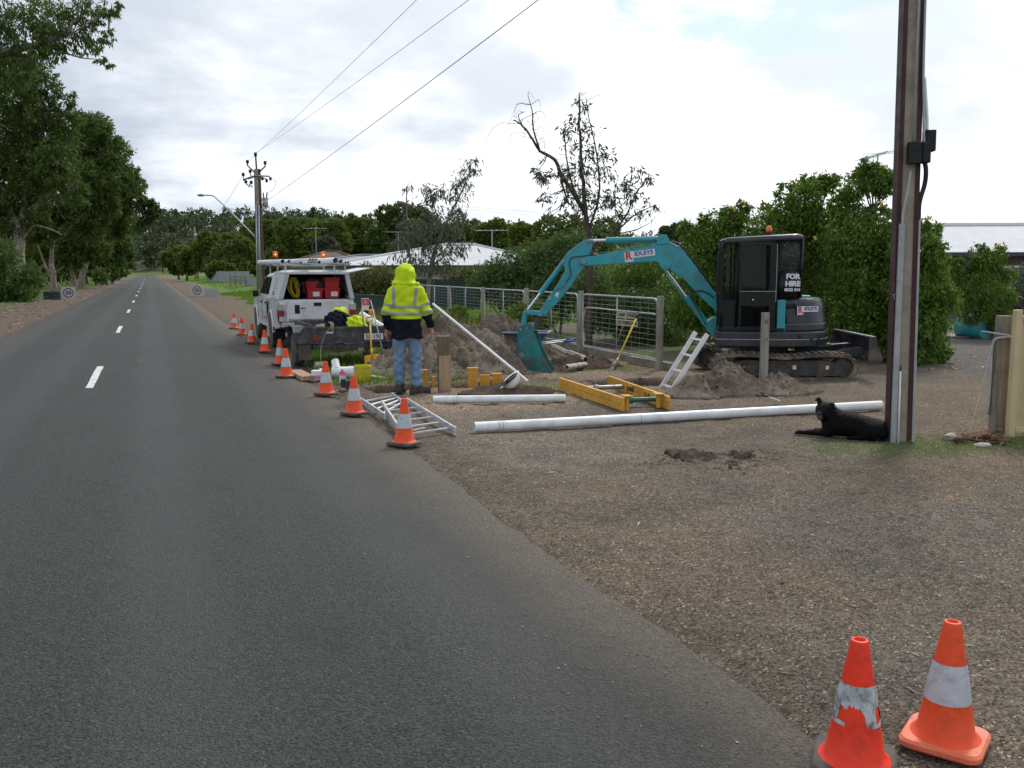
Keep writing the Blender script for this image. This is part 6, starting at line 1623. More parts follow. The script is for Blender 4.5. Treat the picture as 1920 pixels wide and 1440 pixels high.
for s in (-1, 1):
    b = MB(); b.add([(s * (cw - .005), .02, 1.085), (s * (cw - .095), .02, 1.085), (s * (cw - .225), -.11, 1.615), (s * (cw - .14), -.11, 1.615), (s * (cw - .005), .055, 1.085), (s * (cw - .095), .055, 1.085), (s * (cw - .225), -.075, 1.615), (s * (cw - .14), -.075, 1.615)],
        [(0, 1, 2, 3), (7, 6, 5, 4), (0, 4, 5, 1), (1, 5, 6, 2), (2, 6, 7, 3), (3, 7, 4, 0)]); b.build('rear_post', m_canopy, canopy)
    MB().bar((s * (cw - .05), .3, 1.115), (s * (cw - .05), 1.55, 1.115), .09, .05).build('canopy_sill', m_canopy, canopy)
MB().bar((-cw + .16, -.115, 1.612), (cw - .16, -.115, 1.612), .025, .02).build('rear_edge_trim', m_galv, canopy)
# rear door of the canopy lifted up and out to the right side
b = MB(); b.add([(cw - .14, .05, 1.62), (cw - .14, 1.4, 1.62), (cw + .36, 1.4, 1.72), (cw + .36, .05, 1.72), (cw - .14, .05, 1.64), (cw - .14, 1.4, 1.64), (cw + .36, 1.4, 1.74), (cw + .36, .05, 1.74)], [(3, 2, 1, 0), (4, 5, 6, 7), (0, 1, 5, 4), (1, 2, 6, 5), (2, 3, 7, 6), (3, 0, 4, 7)]); b.build('lifted_side_hatch', m_canopy, canopy, bevel=.01)
MB().tube([(cw - .1, .15, 1.15), (cw + .1, .15, 1.66)], .01, 6).build('gas_strut', m_black, canopy)
# tray inside, tailgate
MB().box((0, .85, 1.0905), (2 * HW - .25, 1.5, .008)).build('tray_floor', m_dark, ute)
MB().box((0, -.01, .84), (1.27, .05, .42)).build('tailgate', m_white, ute, bevel=.012)
MB().box((.0, -.04, .98), (.16, .015, .07)).build('tailgate_handle', m_black, ute)
MB().box((-.42, -.038, .88), (.1, .006, .18)).box((-.3, -.038, .9), (.09, .006, .02)).build('tailgate_scuff', m_black, ute)
MB().box((0, -.08, .56), (1.5, .12, .1)).box((0, -.1, .68), (1.2, .08, .035)).build('rear_bumper', m_galv, ute, bevel=.015)
MB().tube([(-.7, -.13, .5), (.7, -.13, .5)], .035, 10).build('tow_bar', m_black, ute, True)
MB().box((0, .9, .42), (1.2, 1.6, .1)).box((0, 3, .38), (1.0, 3.2, .12)).build('chassis', m_black, ute)
for u, v, par_ in ((0, 0, 0),):
    # decals on the canopy side: ring emblem and a blue panel
    n_ = Vector((-1, 0, .25)).normalized(); yd = Vector((.25, 0, 1)).normalized(); xd = Vector((0, -1, 0))
    ctr = Vector((-cw + .072, .95, 1.40)); b = MB(); m4 = basis(ctr, xd, yd)
    for i in range(28):
        a = 2 * PI * i / 28
        for rr_ in (.125, .095): b.v.append(tuple(m4 @ Vector((rr_ * math.cos(a), rr_ * math.sin(a), .006))))
    b.f = [(2 * i, 2 * ((i + 1) % 28), 2 * ((i + 1) % 28) + 1, 2 * i + 1) for i in range(28)]
    b.build('ring_emblem', m_conduit, canopy, fix=False)
    b = MB(); m4 = basis(ctr + Vector((-.05, .05, -.2)), xd, yd)
    for (a0, a1, c0, c1) in ((-.12, .12, -.045, -.005), (-.1, .1, .005, .045)): b.add([tuple(m4 @ Vector((a, c, .004))) for a, c in ((a0, c0), (a1, c0), (a1, c1), (a0, c1))], [(0, 1, 2, 3)])
    b.build('blue_decal', m_logo_b, canopy, fix=False)
    MB().box((-HW - .002, 2.3, .62), (.004, .3, .035)).build('red_stripe', m_logo_r, body)
# rack over the canopy and cabin
for y in (.1, 1.35, 2.7):
    b = MB(); zt = 1.80
    b.bar((-.72, y, zt), (.72, y, zt), .04, .03)
    for x in (-.62, .62): b.bar((x, y, zt), (x, y, 1.60 if y > 2 else 1.66), .03, .03)
    b.build('rack_bar', m_galv, ute)
for x in (-.72, .72): MB().bar((x, .0, 1.825), (x, 2.9, 1.825), .025, .02).build('rack_rail', m_galv, ute)
for x, lit in ((-.62, 1), (.44, 1)):
    MB().lathe([(.058, 1.94), (.058, 1.975)], 16, (x, 1.7, 0)).build('beacon_base', m_black, ute)
    MB().tube([(x, 1.7, 1.8), (x, 1.7, 1.94)], .02, 8).build('beacon_stalk', m_galv, ute)
    bc = MB().lathe([(.05, 1.976), (.053, 1.985), (.053, 2.075), (.045, 2.095), (.015, 2.1)], 16, (x, 1.7, 0)).build('beacon', m_beacon, ute, auto=True)
    MB().ball((x, 1.645, 2.03), .014, 8, 6).build('bulb', m_beacon_on, bc, True)
# pipes carried on the rack
PG = 'pipes tied on the roof rack of the ute'
def rack_pipe(label, x, z, r_, y0, y1, mat=m_pvc):
    o = MB().pipe((x, y0, z), (x - .1 * (y1 - y0), y1, z), r_, min(.006, r_ * .2), 16).build('pvc_pipe', mat, None, auto=True)
    o.location = ute.location; return tag(o, label, 'pipe', PG)
rack_pipe('widest white pipe on the ute roof rack', .36, 1.88, .066, -.25, 3.0)
rack_pipe('medium white pipe right of the widest one on the roof rack', .48, 1.865, .05, -.18, 2.9)
for i, x in enumerate((.58, .635)): rack_pipe(('left' if i == 0 else 'right') + ' one of the two thin pipes at the right end of the roof rack', x, 1.845, .03, -.15, 2.8)
for i in range(3): rack_pipe(('left', 'middle', 'right')[i] + ' pipe in the lower row of the small bundle on the roof rack', -.2 + i * .062, 1.842, .028, -.3, 2.7)
for i in range(3): rack_pipe(('left', 'middle', 'right')[i] + ' pipe in the upper row of the small bundle on the roof rack', -.17 + i * .062, 1.897, .028, -.28, 2.7)
rack_pipe('fat white pipe lying along the left rack rail above the cabin', -.55, 1.87, .05, 1.0, 3.4, m_pvc)
rack_pipe('second fat pipe beside it on the left of the rack', -.43, 1.865, .045, .9, 3.3, m_pvc)
rack_pipe('grey pipe between the bundle and the widest pipe on the rack', .08, 1.85, .035, .1, 2.9, m_conduit)
rack_pipe('thin grey pipe left of the small bundle on the rack', -.32, 1.84, .025, -.05, 2.6, m_conduit)
# load in the tray
RG = 'red plastic tubs in the back of the ute'
def tub(label, x, y, z, w, d, h, lid=False, lab=None):
    r_ = thing('red_tub', label, 'tub', (ute.location.x + x, ute.location.y + y, z), 0, RG)
    b = MB(); k = .86
    b.loft([[(-w / 2 * k, -d / 2 * k, 0), (w / 2 * k, -d / 2 * k, 0), (w / 2 * k, d / 2 * k, 0), (-w / 2 * k, d / 2 * k, 0)], [(-w / 2 * .98, -d / 2 * .98, h), (w / 2 * .98, -d / 2 * .98, h), (w / 2 * .98, d / 2 * .98, h), (-w / 2 * .98, d / 2 * .98, h)]])
    b.build('tub_body', m_redbox, r_, bevel=.008)
    MB().box((0, 0, h + .006), (w + .015, d + .015, .03)).build('rim', m_redbox, r_, bevel=.006)
    if lab: MB().box((lab, -d / 2 * .935 - .006, h * .48), (w * .42, .004, h * .5)).build('paper_label', m_paper, r_)
tz = 1.0955
tub('lower left red tub with a large white label', -.02, .28, tz, .33, .36, .19, lab=.02)
tub('lower right red tub with a small label', .34, .28, tz, .33, .36, .19, lab=.04)
tub('upper left small red tub with a narrow label', -.08, .28, tz + .212, .24, .3, .12, lab=.0)
tub('upper right deep red tub without a label', .345, .28, tz + .212, .32, .34, .2)
b = MB(); rr = random.Random(4)
P = []
for k in range(150):
    a = 2 * PI * k / 17 + .15 * math.sin(k * .7); R_ = .13 + .03 * math.sin(k * .33)
    q_ = k // 17; P.append((R_ * math.cos(a) * (.45 + .07 * (q_ % 4)) + .03 * math.sin(q_ * 2.1) + .05 * max(0, -math.sin(a)), .06 * math.sin(k * .21), .24 + (.2 + .02 * math.sin(q_ * 1.7)) * math.sin(a)))
b.tube(P, .009, 6); o = b.build('yellow_hose', m_hose, None, True); o.location = (ute.location.x - .44, ute.location.y + .32, tz - .005)
zmin = min(v[2] for v in b.v); o.location.z = tz - zmin + .001
tag(o, 'coiled yellow hose hanging in the left of the ute canopy', 'hose')
V, F = surfnet(lambda X, Y, Z: ell(X, Y, Z, (0, 0, .1), (.2, .22, .14)) + .02 * np.sin(X * 25) * np.sin(Z * 30 + Y * 12), (-.25, -.27, -.06), (.25, .27, .28), .02)
V[:, 2] -= V[:, 2].min()
o = link('black_bag', npmesh('black_bag', V, F), m_navy, None, True); o.location = (ute.location.x + .59 - .02, ute.location.y + .6, tz); o.scale = (.6, .8, .8); tag(o, 'dark bag at the right side behind the red tubs', 'bag')
V, F = surfnet(lambda X, Y, Z: ell(X, Y, Z, (0, 0, .1), (.32, .2, .2)) + .03 * np.sin(X * 19 + 1) * np.sin(Z * 22 + Y * 9), (-.4, -.27, -.14), (.4, .27, .36), .02)
V[:, 2] -= V[:, 2].min()
o = link('plastic_wrap', npmesh('plastic_wrap', V, F), m_conduit, None, True); o.location = (ute.location.x + .12, ute.location.y + .95, tz); tag(o, 'grey crumpled plastic sheeting deep in the canopy', 'sheeting')

# ================================================================== trailer
TX0, TX1, TY0, TY1, TZ0, TZ1 = 2.52, 3.96, 15.85, 17.95, .43, .735
trl = thing('box_trailer', 'scuffed dark box trailer hitched behind the ute', 'trailer', ((TX0 + TX1) / 2, TY0, 0))
tw = (TX1 - TX0) / 2; tl_ = TY1 - TY0
MB().box((0, tl_ / 2, TZ0 + .02), (2 * tw - .07, tl_ - .07, .03)).build('tray_floor', m_trailer, trl)
tg = MB().box((0, .012, (TZ0 + TZ1) / 2), (2 * tw - .01, .024, TZ1 - TZ0 - .02)).build('tailgate', m_trailer, trl)
for z in (TZ0 + .03, TZ1 - .035): MB().box((0, -.008, z), (2 * tw - .06, .016, .03)).build('gate_rib', m_trailer, tg)
for x in (-tw + .04, -.3, .32, tw - .04): MB().box((x, -.009, (TZ0 + TZ1) / 2), (.03, .018, TZ1 - TZ0 - .09)).build('gate_rib', m_trailer, tg)
MB().box((-.42, -.003, .63), (.12, .004, .035)).build('maker_label', m_paper, tg)
for s in (-1, 1):
    MB().box((s * (tw - .012), tl_ / 2, (TZ0 + TZ1) / 2), (.022, tl_ - .055, TZ1 - TZ0)).build('side_panel', m_trailer, trl)
    MB().tube([(s * (tw - .012), 0.03, TZ1 + .01), (s * (tw - .012), tl_ - .02, TZ1 + .01)], .017, 8).build('top_rail', m_trailer, trl, True)
    # wheel, guard, mud flap
    x = s * (tw + .11); c = .93
    b = MB(); w = .17; b.lathe([(.17, -w / 2), (.27, -w / 2), (.295, -w / 2 + .025), (.298, 0), (.295, w / 2 - .025), (.27, w / 2), (.17, w / 2)], 28)
    b.v = [(x + p[2], c + p[0], .296 + p[1]) for p in b.v]; wh = b.build('wheel', m_rubber_dusty, trl, auto=True)
    b = MB(); b.lathe([(.02, .03), (.08, .03), (.12, -.02), (.17, .03), (.175, -.06)], 20); b.v = [(x + s * (p[2] + .03), c + p[0], .296 + p[1]) for p in b.v]; b.build('rim', m_galv, wh, auto=True)
    gp = [(c - .42, .42), (c - .36, .60), (c - .22, .695), (c + .22, .695), (c + .36, .60), (c + .42, .42)]
    b = MB()
    for y, z in gp: b.v += [(s * (tw + .002), y, z), (s * (tw + .235), y, z)]
    b.f = [(2 * i, 2 * i + 1, 2 * i + 3, 2 * i + 2) for i in range(5)]
    o = b.build('mudguard', m_trailer, trl, fix=False); mo = o.modifiers.new('s', 'SOLIDIFY'); mo.thickness = .006
    b = MB(); b.prism([(s * (tw + .008), .45), (s * (tw + .23), .45), (s * (tw + .23), .60), (s * (tw + .14), .715), (s * (tw + .008), .715)], .03, .04, 'y'); b.build('guard_back', m_trailer, trl)
    MB().box((s * (tw + .12), .06, .30), (.21, .01, .26)).build('mud_flap', m_rubber_dusty, trl)
    MB().box((s * (tw - .045), -.034, .54), (.085, .035, .11)).build('tail_light', m_redlens, trl, bevel=.006)
MB().box((0, tl_ - .012, (TZ0 + TZ1) / 2), (2 * tw - .01, .022, TZ1 - TZ0)).build('headboard', m_trailer, trl)
b = MB()
for s in (-1, 1): b.bar((s * .5, .05, TZ0 - .045), (s * .5, tl_, TZ0 - .045), .05, .08)
b.bar((-tw + .02, .05, TZ0 - .04), (tw - .02, .05, TZ0 - .04), .05, .07); b.bar((-.5, tl_, TZ0 - .04), (0, 3.45, .44), .05, .08); b.bar((.5, tl_, TZ0 - .04), (0, 3.45, .44), .05, .08); b.bar((-tw - .1, .93, .30), (tw + .1, .93, .30), .045, .045)
b.build('chassis', m_trailer, trl)
pl = MB().box((.33, -.03, .545), (.33, .006, .105)).build('number_plate', m_decal, trl, bevel=.004)
text('plate_lettering', 'SE·191', .105, m_signblk, pl, basis((.33, -.0345, .543), (1, 0, 0), (0, 0, 1)), .001, .001)
MB().tube([(.1, 3.1, .44), (.1, 3.1, .75)], .03, 10).build('jockey_stand', m_galv, trl, True)
T0 = Vector(trl.location); TF = TZ0 + .036
def on_trailer(o, x, y, z=TF): o.location = T0 + Vector((x, y, z)); return o
# load on the trailer
tag(on_trailer(MB().pipe((0, 0, 0), (.24, .28, 0), .1, .006, 20).build('pvc_pipe', m_pvc, None, auto=True), -.68 + .1, .95, TF + .101), 'short fat white pipe offcut at the left of the trailer load', 'pipe')
d_ = Vector((.3, -.45, -.0)); 
o = MB().pipe((0, 0, 0), (.27, -.55, -.22), .062, .005, 20).build('pvc_pipe', m_pvc, None, auto=True); on_trailer(o, .28, .72, TF + .43); tag(o, 'white pipe sloping over the trailer tailgate', 'pipe')
V, F = surfnet(lambda X, Y, Z: ell(X, Y, Z, (0, 0, .0), (.20, .30, .30)) + .018 * np.sin(X * 30 + Z * 9) * np.cos(Y * 14), (-.3, -.4, -.01), (.3, .4, .4), .018)
V[:, 2] -= V[:, 2].min(); o = link('hessian_sack', npmesh('hessian_sack', V, F), m_sack, None, True); on_trailer(o, -.47, .36); tag(o, 'brown hessian sack at the left of the trailer', 'sack')
V, F = surfnet(lambda X, Y, Z: smin(ell(X, Y, Z, (0, 0, .18), (.24, .3, .21)), ell(X, Y, Z, (-.12, -.22, .1), (.2, .16, .14)), .08) + .024 * np.sin(X * 38 + Y * 21) * np.cos(Z * 32 + X * 17) + .01 * np.sin(Y * 55 + Z * 30), (-.45, -.5, -.06), (.4, .45, .5), .018)
V[:, 2] -= V[:, 2].min(); o = link('navy_jacket', npmesh('navy_jacket', V, F), m_navy, None, True); on_trailer(o, -.2, .44, TF); o.scale = (1, 1, 1.12); tag(o, 'crumpled navy jacket on the trailer load', 'jacket')
jk = thing('hi_vis_jacket', 'crumpled yellow high visibility jacket on the trailer load', 'jacket', T0 + Vector((.06, .30, TF)))
fj = lambda X, Y, Z: smin(smin(ell(X, Y, Z, (0, 0, .2), (.2, .17, .19)), ell(X, Y, Z, (-.06, -.1, .1), (.13, .12, .12)), .06), ell(X, Y, Z, (.1, -.06, .14), (.12, .14, .14)), .06) + .022 * np.sin(X * 42 + Z * 23 + 2 * np.sin(Y * 17)) * np.cos(Y * 33 + X * 19) + .01 * np.sin(Z * 60 + X * 25)
V, F = surfnet(fj, (-.32, -.35, -.05), (.35, .3, .46), .014); z0_ = V[:, 2].min(); V[:, 2] -= z0_; link('cloth', npmesh('cloth', V, F), m_hiviz, jk, True)
V, F = surfnet(lambda X, Y, Z: np.maximum(fj(X, Y, Z) - .004, np.abs(Z - .16 - X * .5 + .02 * np.sin(X * 20)) - .022), (-.32, -.35, -.05), (.35, .3, .46), .012); V[:, 2] -= z0_; link('reflective_tape', npmesh('reflective_tape', V, F), m_rtape, jk, True)
V, F = surfnet(lambda X, Y, Z: ell(X, Y, Z, (0, 0, .08), (.14, .12, .1)) + .014 * np.sin(X * 36 + Z * 13) * np.cos(Y * 25), (-.2, -.18, -.04), (.2, .18, .22), .015); V[:, 2] -= V[:, 2].min()
o = link('hi_vis_vest', npmesh('hi_vis_vest', V, F), m_hiviz, None, True); on_trailer(o, -.12, .62, TF + .36); tag(o, 'strip of folded yellow vest behind the navy jacket', 'vest')
tb = MB(); tb.box((0, 0, .05), (.5, .4, .1)); o = tb.build('tool_tray', m_conduit, None, bevel=.01); on_trailer(o, .42, .5); tag(o, 'grey tool tray on the right of the trailer', 'tray')
for i, (x, y, l, a) in enumerate(((.3, .35, .3, .4), (.45, .4, .36, 1.0), (.5, .55, .3, -.3))):
    o = MB().pipe((0, 0, 0), (l * math.cos(a), l * math.sin(a) * .5, .0), .028, .004, 12).build('pvc_offcut', m_pvc, None, auto=True); on_trailer(o, x - .15, y, TF + .1305); tag(o, ('left', 'middle', 'right')[i] + ' white pipe offcut lying on the grey tool tray', 'pipe', 'offcuts on the tool tray')
b = MB(); b.tube(curve_pts([(-.35, -.02, .76), (-.45, -.05, .68), (-.52, -.03, .58), (-.6, -.1, .35), (-.62, -.2, .15), (-.7, -.3, .02), (-.8, -.42, .006)], 6), .007, 5)
for k in range(3): b.tube(curve_pts([(-.42 + .02 * k, .1, .8), (-.40 + .02 * k, .0, .775), (-.41 + .02 * k, -.04, .68 - .02 * k)], 4), .008, 5)
o = b.build('rope', m_rope, None, True); o.location = T0; tag(o, 'pale rope trailing off the left corner of the trailer', 'rope')
o = MB().pipe((0, 0, 0), (.38, -.04, .02), .055, .006, 18).build('pvc_pipe', m_pvc_old, None, auto=True); o.location = T0 + Vector((-.22, .55, .3)); tag(o, 'cream pipe slung under the trailer floor', 'pipe')
for i, (x, y, z, sx, sy, sz, mt, lb, ct) in enumerate(((-.62, .2, .0, .16, .3, .2, m_dark, 'black tool box at the left rear of the trailer', 'tool box'), (.62, .25, .0, .12, .35, .26, m_trailer, 'dark steel box at the right rear of the trailer', 'box'), (.2, 1.1, .0, .7, .5, .28, m_dark, 'dark crate at the front of the trailer', 'crate'))):
    o = thing(('tool_box', 'steel_box', 'crate')[i], lb, ct, T0 + Vector((x, y, TF)))
    MB().box((0, 0, sz / 2), (sx, sy, sz)).build('box_body', mt, o, bevel=.012); MB().tube([(-sx * .3, 0, sz), (-sx * .3, 0, sz + .04), (sx * .3, 0, sz + .04), (sx * .3, 0, sz)], .008, 6).build('handle', m_galv, o)
# yellow and black tool case + stencil level right of the ute
o = thing('stencil_board', 'orange topped white board standing by the right rear corner of the ute', 'board', (4.2, 19.35, 0))
MB().box((0, 0, .55), (.16, .02, 1.1)).build('board', m_decal, o); MB().box((0, -.012, 1.02), (.15, .004, .13)).build('orange_panel', M('orange_sticker', (.6, .12, .06)), o); text('mark', 'A', .09, m_decal, o, basis((0, -.016, 1.02), (1, 0, 0), (0, 0, 1)), .001)
o = thing('jerry_can', 'yellow and black fuel can beside the right rear of the ute', 'can', (4.14, 18.6, 0))
MB().box((0, 0, .45), (.12, .2, .9)).build('can_body', m_yorange, o, bevel=.03); MB().box((-.1, 0, .45), (.075, .2, .86)).build('black_side', m_black, o, bevel=.02); MB().tube([(0, 0, .9), (0, 0, .95)], .03, 10).build('cap', m_black, o)

# ================================================================== traffic cones
def cone(label, loc, rz, base_mat, body_mat=m_orange, torn=False, lean=(0, 0), scale=1.0):
    root = thing('traffic_cone', label, 'cone', loc, rz, 'orange traffic cones along the road edge')
    root.rotation_euler = (lean[0], lean[1], rz); root.scale = (scale,) * 3
    b = MB(); rg = []
    for w, z in ((.255, .0), (.27, .008), (.27, .024), (.254, .034)):
        rg.append([(x, y, z) for x, y in rrect(w, w, .045, 5)])
    b.loft(rg); b.build('base', base_mat, root, auto=True)
    def rad(z): return .1 + (.029 - .1) * (z - .034) / (.445 - .034)
    prof = [(.118, .034), (.108, .042), (rad(.055), .055)] + [(rad(z), z) for z in (.15, .25, .35, .43)] + [(.0295, .444), (.027, .449), (.02, .45), (.0175, .446), (.016, .40)]
    MB().lathe(prof, 32, caps=False).build('cone_body', body_mat, root, auto=True)
    z0, z1 = .168, .305; n, m = (180, 48) if torn else (48, 4); b = MB()
    for i in range(n):
        for j in range(m + 1):
            a = 2 * PI * i / n; z = z0 + (z1 - z0) * j / m; r_ = rad(z) + .0022
            if torn:
                r_ += .0012 * math.sin(a * 9 + z * 80)
            b.v.append((r_ * math.cos(a), r_ * math.sin(a), z))
    for i in range(n):
        for j in range(m):
            if torn:
                a = 2 * PI * (i + .5) / n; t = (j + .5) / m
                lo = .42 * float(sstep(.42, .58, fbm2(a * 1.6 + 3, 4.2, 4, 301))) + .22 * float(fbm2(a * 7, t * 3.0, 4, 303)) + .1 * float(fbm2(a * 22, t * 9, 3, 305)) - .1
                if t < lo and not (t < .1 and math.sin(a * 3.0 + 1.2) > .2): continue
            i2 = (i + 1) % n; b.f.append((i * (m + 1) + j, i2 * (m + 1) + j, i2 * (m + 1) + j + 1, i * (m + 1) + j + 1))
    b.build('reflective_sleeve', m_tape_torn if torn else m_tape, root, True, fix=False)
    return root
m_tape_torn = M('torn_reflective_sleeve', (0.46, 0.49, 0.50), 0.5, var=0.2, scale=14, dirt=(0.10, 0.10, 0.10, 1), dirt_amt=0.85, dirt_scale=22)
for (u, v, nm) in ((439, 617, 'small and farthest of the cones, beyond the ute front wheel'), (454, 630, 'second farthest cone, level with the ute front wheel'), (472.5, 645, 'third farthest cone, level with the ute cabin'), (497, 662, 'cone beside the ute rear wheel'), (526, 686, 'cone half hidden behind another beside the trailer'), (537, 710, 'cone left of the timber block, in front of the trailer wheel'), (612, 743, 'cone in front of the pink labelled tins'), (665, 780, 'cone next to the far end of the flat ladder'), (758, 836, 'cone standing before the near end of the flat ladder')):
    p = G(u, v); p.z = .012 if p.x > 2.2 else .022
    cone(nm, p, random.uniform(-.3, .3) + .35, m_rubber_dusty, lean=(random.uniform(-.012, .012), random.uniform(-.012, .012)))
p = G(1601, 1437); p.z = .004
cone('foreground cone with torn reflective sleeve and black base', p, R(47), m_rubber_dusty, body_mat=m_orange_r, torn=True, lean=(0, R(-.5)))
p = G(1771, 1394); p.z = .004
cone('foreground cone with intact sleeve and faded orange base', p, R(33), m_orange_f, lean=(R(.3), R(.6)))

# ================================================================== pipes and boards on the ground
def ground_pipe(label, uv0, uv1, r_, mat=m_pvc, name='pvc_pipe', zoff=0.0):
    A, B_ = G(*uv0), G(*uv1); A.z = B_.z = r_ + .002 + zoff
    o = MB().pipe((0, 0, 0), B_ - A, r_, .0045, 28).build(name, mat, None, auto=True); o.location = A
    d = (B_ - A).normalized()
    for t_ in (.26, .30, 1.9):                       # pen marks round the pipe
        if t_ < (B_ - A).length: MB().pipe(d * t_, d * (t_ + .006), r_ + .0012, .002, 28).build('pen_mark', m_conduit, o)
    return tag(o, label, 'pipe')
ground_pipe('short white pipe on the ground behind the ladder', (812, 757), (1060, 754), .05)
ground_pipe('long white pipe lying across the gravel to the power pole', (889, 811), (1651, 768), .054)
o = MB().pipe(AD(905, 655, 14.4) - AD(905, 655, 14.4), AD(812, 570, 15.4) - AD(905, 655, 14.4), .022, .003, 12)
A, B_ = AD(990, 706, 13.7), AD(812, 570, 16.0); A.z = .04
o = MB().pipe((0, 0, 0), B_ - A, .021, .003, 12).build('white_conduit', m_pvc, None, auto=True); o.location = A; tag(o, 'thin white conduit resting on the large soil heap', 'pipe')
A = G(1442, 745, .12); B_ = G(1462, 752, .03)
o = MB().pipe((0, 0, 0), B_ - A, .012, .003, 10).build('white_conduit', m_pvc, None, auto=True); o.location = A; tag(o, 'short white stub poking from the small soil heap', 'pipe')
for (a, c, r_, nm) in (((1038, 668), (1065, 678), .05, 'broken clay pipe half buried beside the bucket'), ((1068, 683), (1098, 690), .055, 'broken clay pipe with open dark end'), ((1062, 700), (1098, 692), .045, 'clay pipe fragment lying below the open one')):
    A, B_ = G(*a), G(*c); A.z = .21 if r_ > .045 else .1; B_.z = .15 if r_ > .045 else .08; b = MB().pipe((0, 0, 0), B_ - A, r_, .012, 16)
    b.v = [(x + .01 * math.sin(x * 40 + z * 70), y + .01 * math.cos(y * 60), z + .008 * math.sin(y * 50)) for x, y, z in b.v]
    o = b.build('clay_pipe', m_clay, None, auto=True); o.location = A; tag(o, nm, 'pipe', 'broken clay pipes in the dig')
def shore_frame():
    L0, L1 = G(1050, 731), G(1168, 773); R0, R1 = G(1141, 727), G(1254, 770)
    root = thing('trench_shoring', 'yellow timber trench shoring frame lying on the gravel', 'shoring frame', (L0.x, L0.y, 0))
    o0 = Vector((L0.x, L0.y, 0)); hgt = .165
    for k, (A, B_) in enumerate(((L0, L1), (R0, R1))):
        A, B_ = A - o0, B_ - o0; d = (B_ - A).normalized(); A.z = B_.z = .012
        for i in range(2):
            z = .012 + hgt * (i + .5) / 2
            MB().bar(A + Vector((0, 0, z - .012 + .0)), B_ + Vector((0, 0, z - .012)), .042, hgt / 2 - .003).build('board', m_yshore, root, bevel=.004)
        s = Vector((0, 0, 1)).cross(d).normalized() * (1 if k == 0 else -1)
        s = -s if (k == 0 and s.x < 0) or (k == 1 and s.x > 0) else s
        for t in ((.975,) if k == 0 else (.93,)):
            q = A.lerp(B_, t) + s * .075; MB().box(q + Vector((0, 0, hgt + .012)), (.14, .11, .012), math.atan2(d.y, d.x)).build('cap_plate', m_yorange, root)
            MB().box(q + Vector((0, 0, hgt / 2)), (.04, .04, hgt - .012), math.atan2(d.y, d.x)).build('upright_block', m_yorange, root)
    la, lb, ra, rb = L0 - o0, L1 - o0, R0 - o0, R1 - o0
    for t, nm, m_ in ((.30, 'far', m_steel), (.86, 'near', M('green_strut', (.03, .14, .11), .5, var=.2, dirt=(.1, .08, .06, 1)))):
        A, B_ = la.lerp(lb, t), ra.lerp(rb, t); A.z = B_.z = .1; d = (B_ - A).normalized()
        MB().tube([A + d * .022, B_ - d * .022], .03, 14).build('screw_strut', m_, root, auto=True)
        MB().tube([A.lerp(B_, .35), A.lerp(B_, .43)], .045, 14).build('strut_collar', m_, root, auto=True)
        MB().tube([A.lerp(B_, .39) + Vector((0, 0, -.0)), A.lerp(B_, .39) + Vector((0, 0, .09))], .012, 8).build('strut_handle', m_, root)
    # stencilled words, upside down as the board lies
    d = (rb - ra).normalized(); nrm = Vector((-d.y, d.x, 0)); nrm = nrm if nrm.dot(la - ra) > 0 else -nrm
    for s_, t in (('guard', .43), ('SITE', .70)):
        p = ra.lerp(rb, t) + nrm * .0235; p.z = .09
        xd = d if d.cross(Vector((0, 0, 1))).dot(nrm) > 0 else -d
        text('stencil', s_, .12, m_signblk, root, basis(p, -xd, (0, 0, -1)), .001, .002)
shore_frame()
# shoring ends standing in the trench
def shore_end(label, u, v, vt, w, mat=m_yshore, box=False):
    p = G(u, v); k = (p.x * _sy + p.y * _cy) / FPX; ww, hh = w * k, (v - vt) * k
    root = thing('shoring_board', label, 'shoring', (p.x, p.y + .12, -.5), -YAW + .12, 'yellow shoring standing in the trench')
    MB().box((0, 0, (hh + .5) / 2), (ww, .05, hh + .5)).build('board', mat, root, bevel=.004)
    if box:
        MB().box((0, .03, hh + .5 - .02), (ww * 1.12, .12, .03)).build('cap_plate', m_yorange, root, bevel=.004)
        MB().box((ww * .18, -.03, (hh + .46) / 2), (.02, .02, hh + .42)).build('groove_batten', mat, root)
    return root
shore_end('yellow plastic shoring box right of the boots of the worker', 797, 731, 694, 17, m_yorange, True)
shore_end('tall yellow shoring board with cap, left of the hard hat', 892, 727, 690, 19, m_yshore, True)
shore_end('low yellow shoring board in the middle of the trench', 914, 719, 704, 19)
shore_end('yellow shoring board with cap behind the hard hat', 937, 717, 701, 19, m_yshore, True)
shore_end('small yellow board end right of the hard hat', 969, 719, 710, 12)
shore_end('narrow yellow board end left of the timber pole', 818, 731, 707, 6)

# posts
p = G(834, 736); root = thing('timber_post', 'olive stained post with raw timber plank fixed to its front', 'post', (p.x, p.y + .03, 0), -YAW + .1)
MB().box((0, .05, .29), (.17, .1, .98)).build('post', m_olive, root, bevel=.012)
MB().box((.012, -.022, .2), (.165, .035, .62)).build('plank', m_timber, root, bevel=.004)
p = G(1431, 722); root = thing('timber_post', 'squared grey timber post in the soil heap before the excavator', 'post', (p.x, p.y, 0), -YAW + .05)
MB().box((0, 0, .42), (.105, .09, 1.3)).build('post', m_gpost, root, bevel=.008)
MB().tube([(.0, -.044, .93), (.0, -.0475, .93)], .03, 14).build('knot', m_olive, root)
MB().tube([(.022, -.044, .68), (.022, -.0475, .68)], .01, 10).build('bolt_hole', m_black, root)
p = G(1870, 809); root = thing('gate_post', 'round weathered gate post at the right edge with a grey pipe', 'post', (p.x, p.y, 0))
b = MB(); b.lathe([(.09, -.2), (.091, .3), (.088, .8), (.084, 1.2), (.079, 1.215)], 18); b.build('post', m_wpost, root, auto=True)
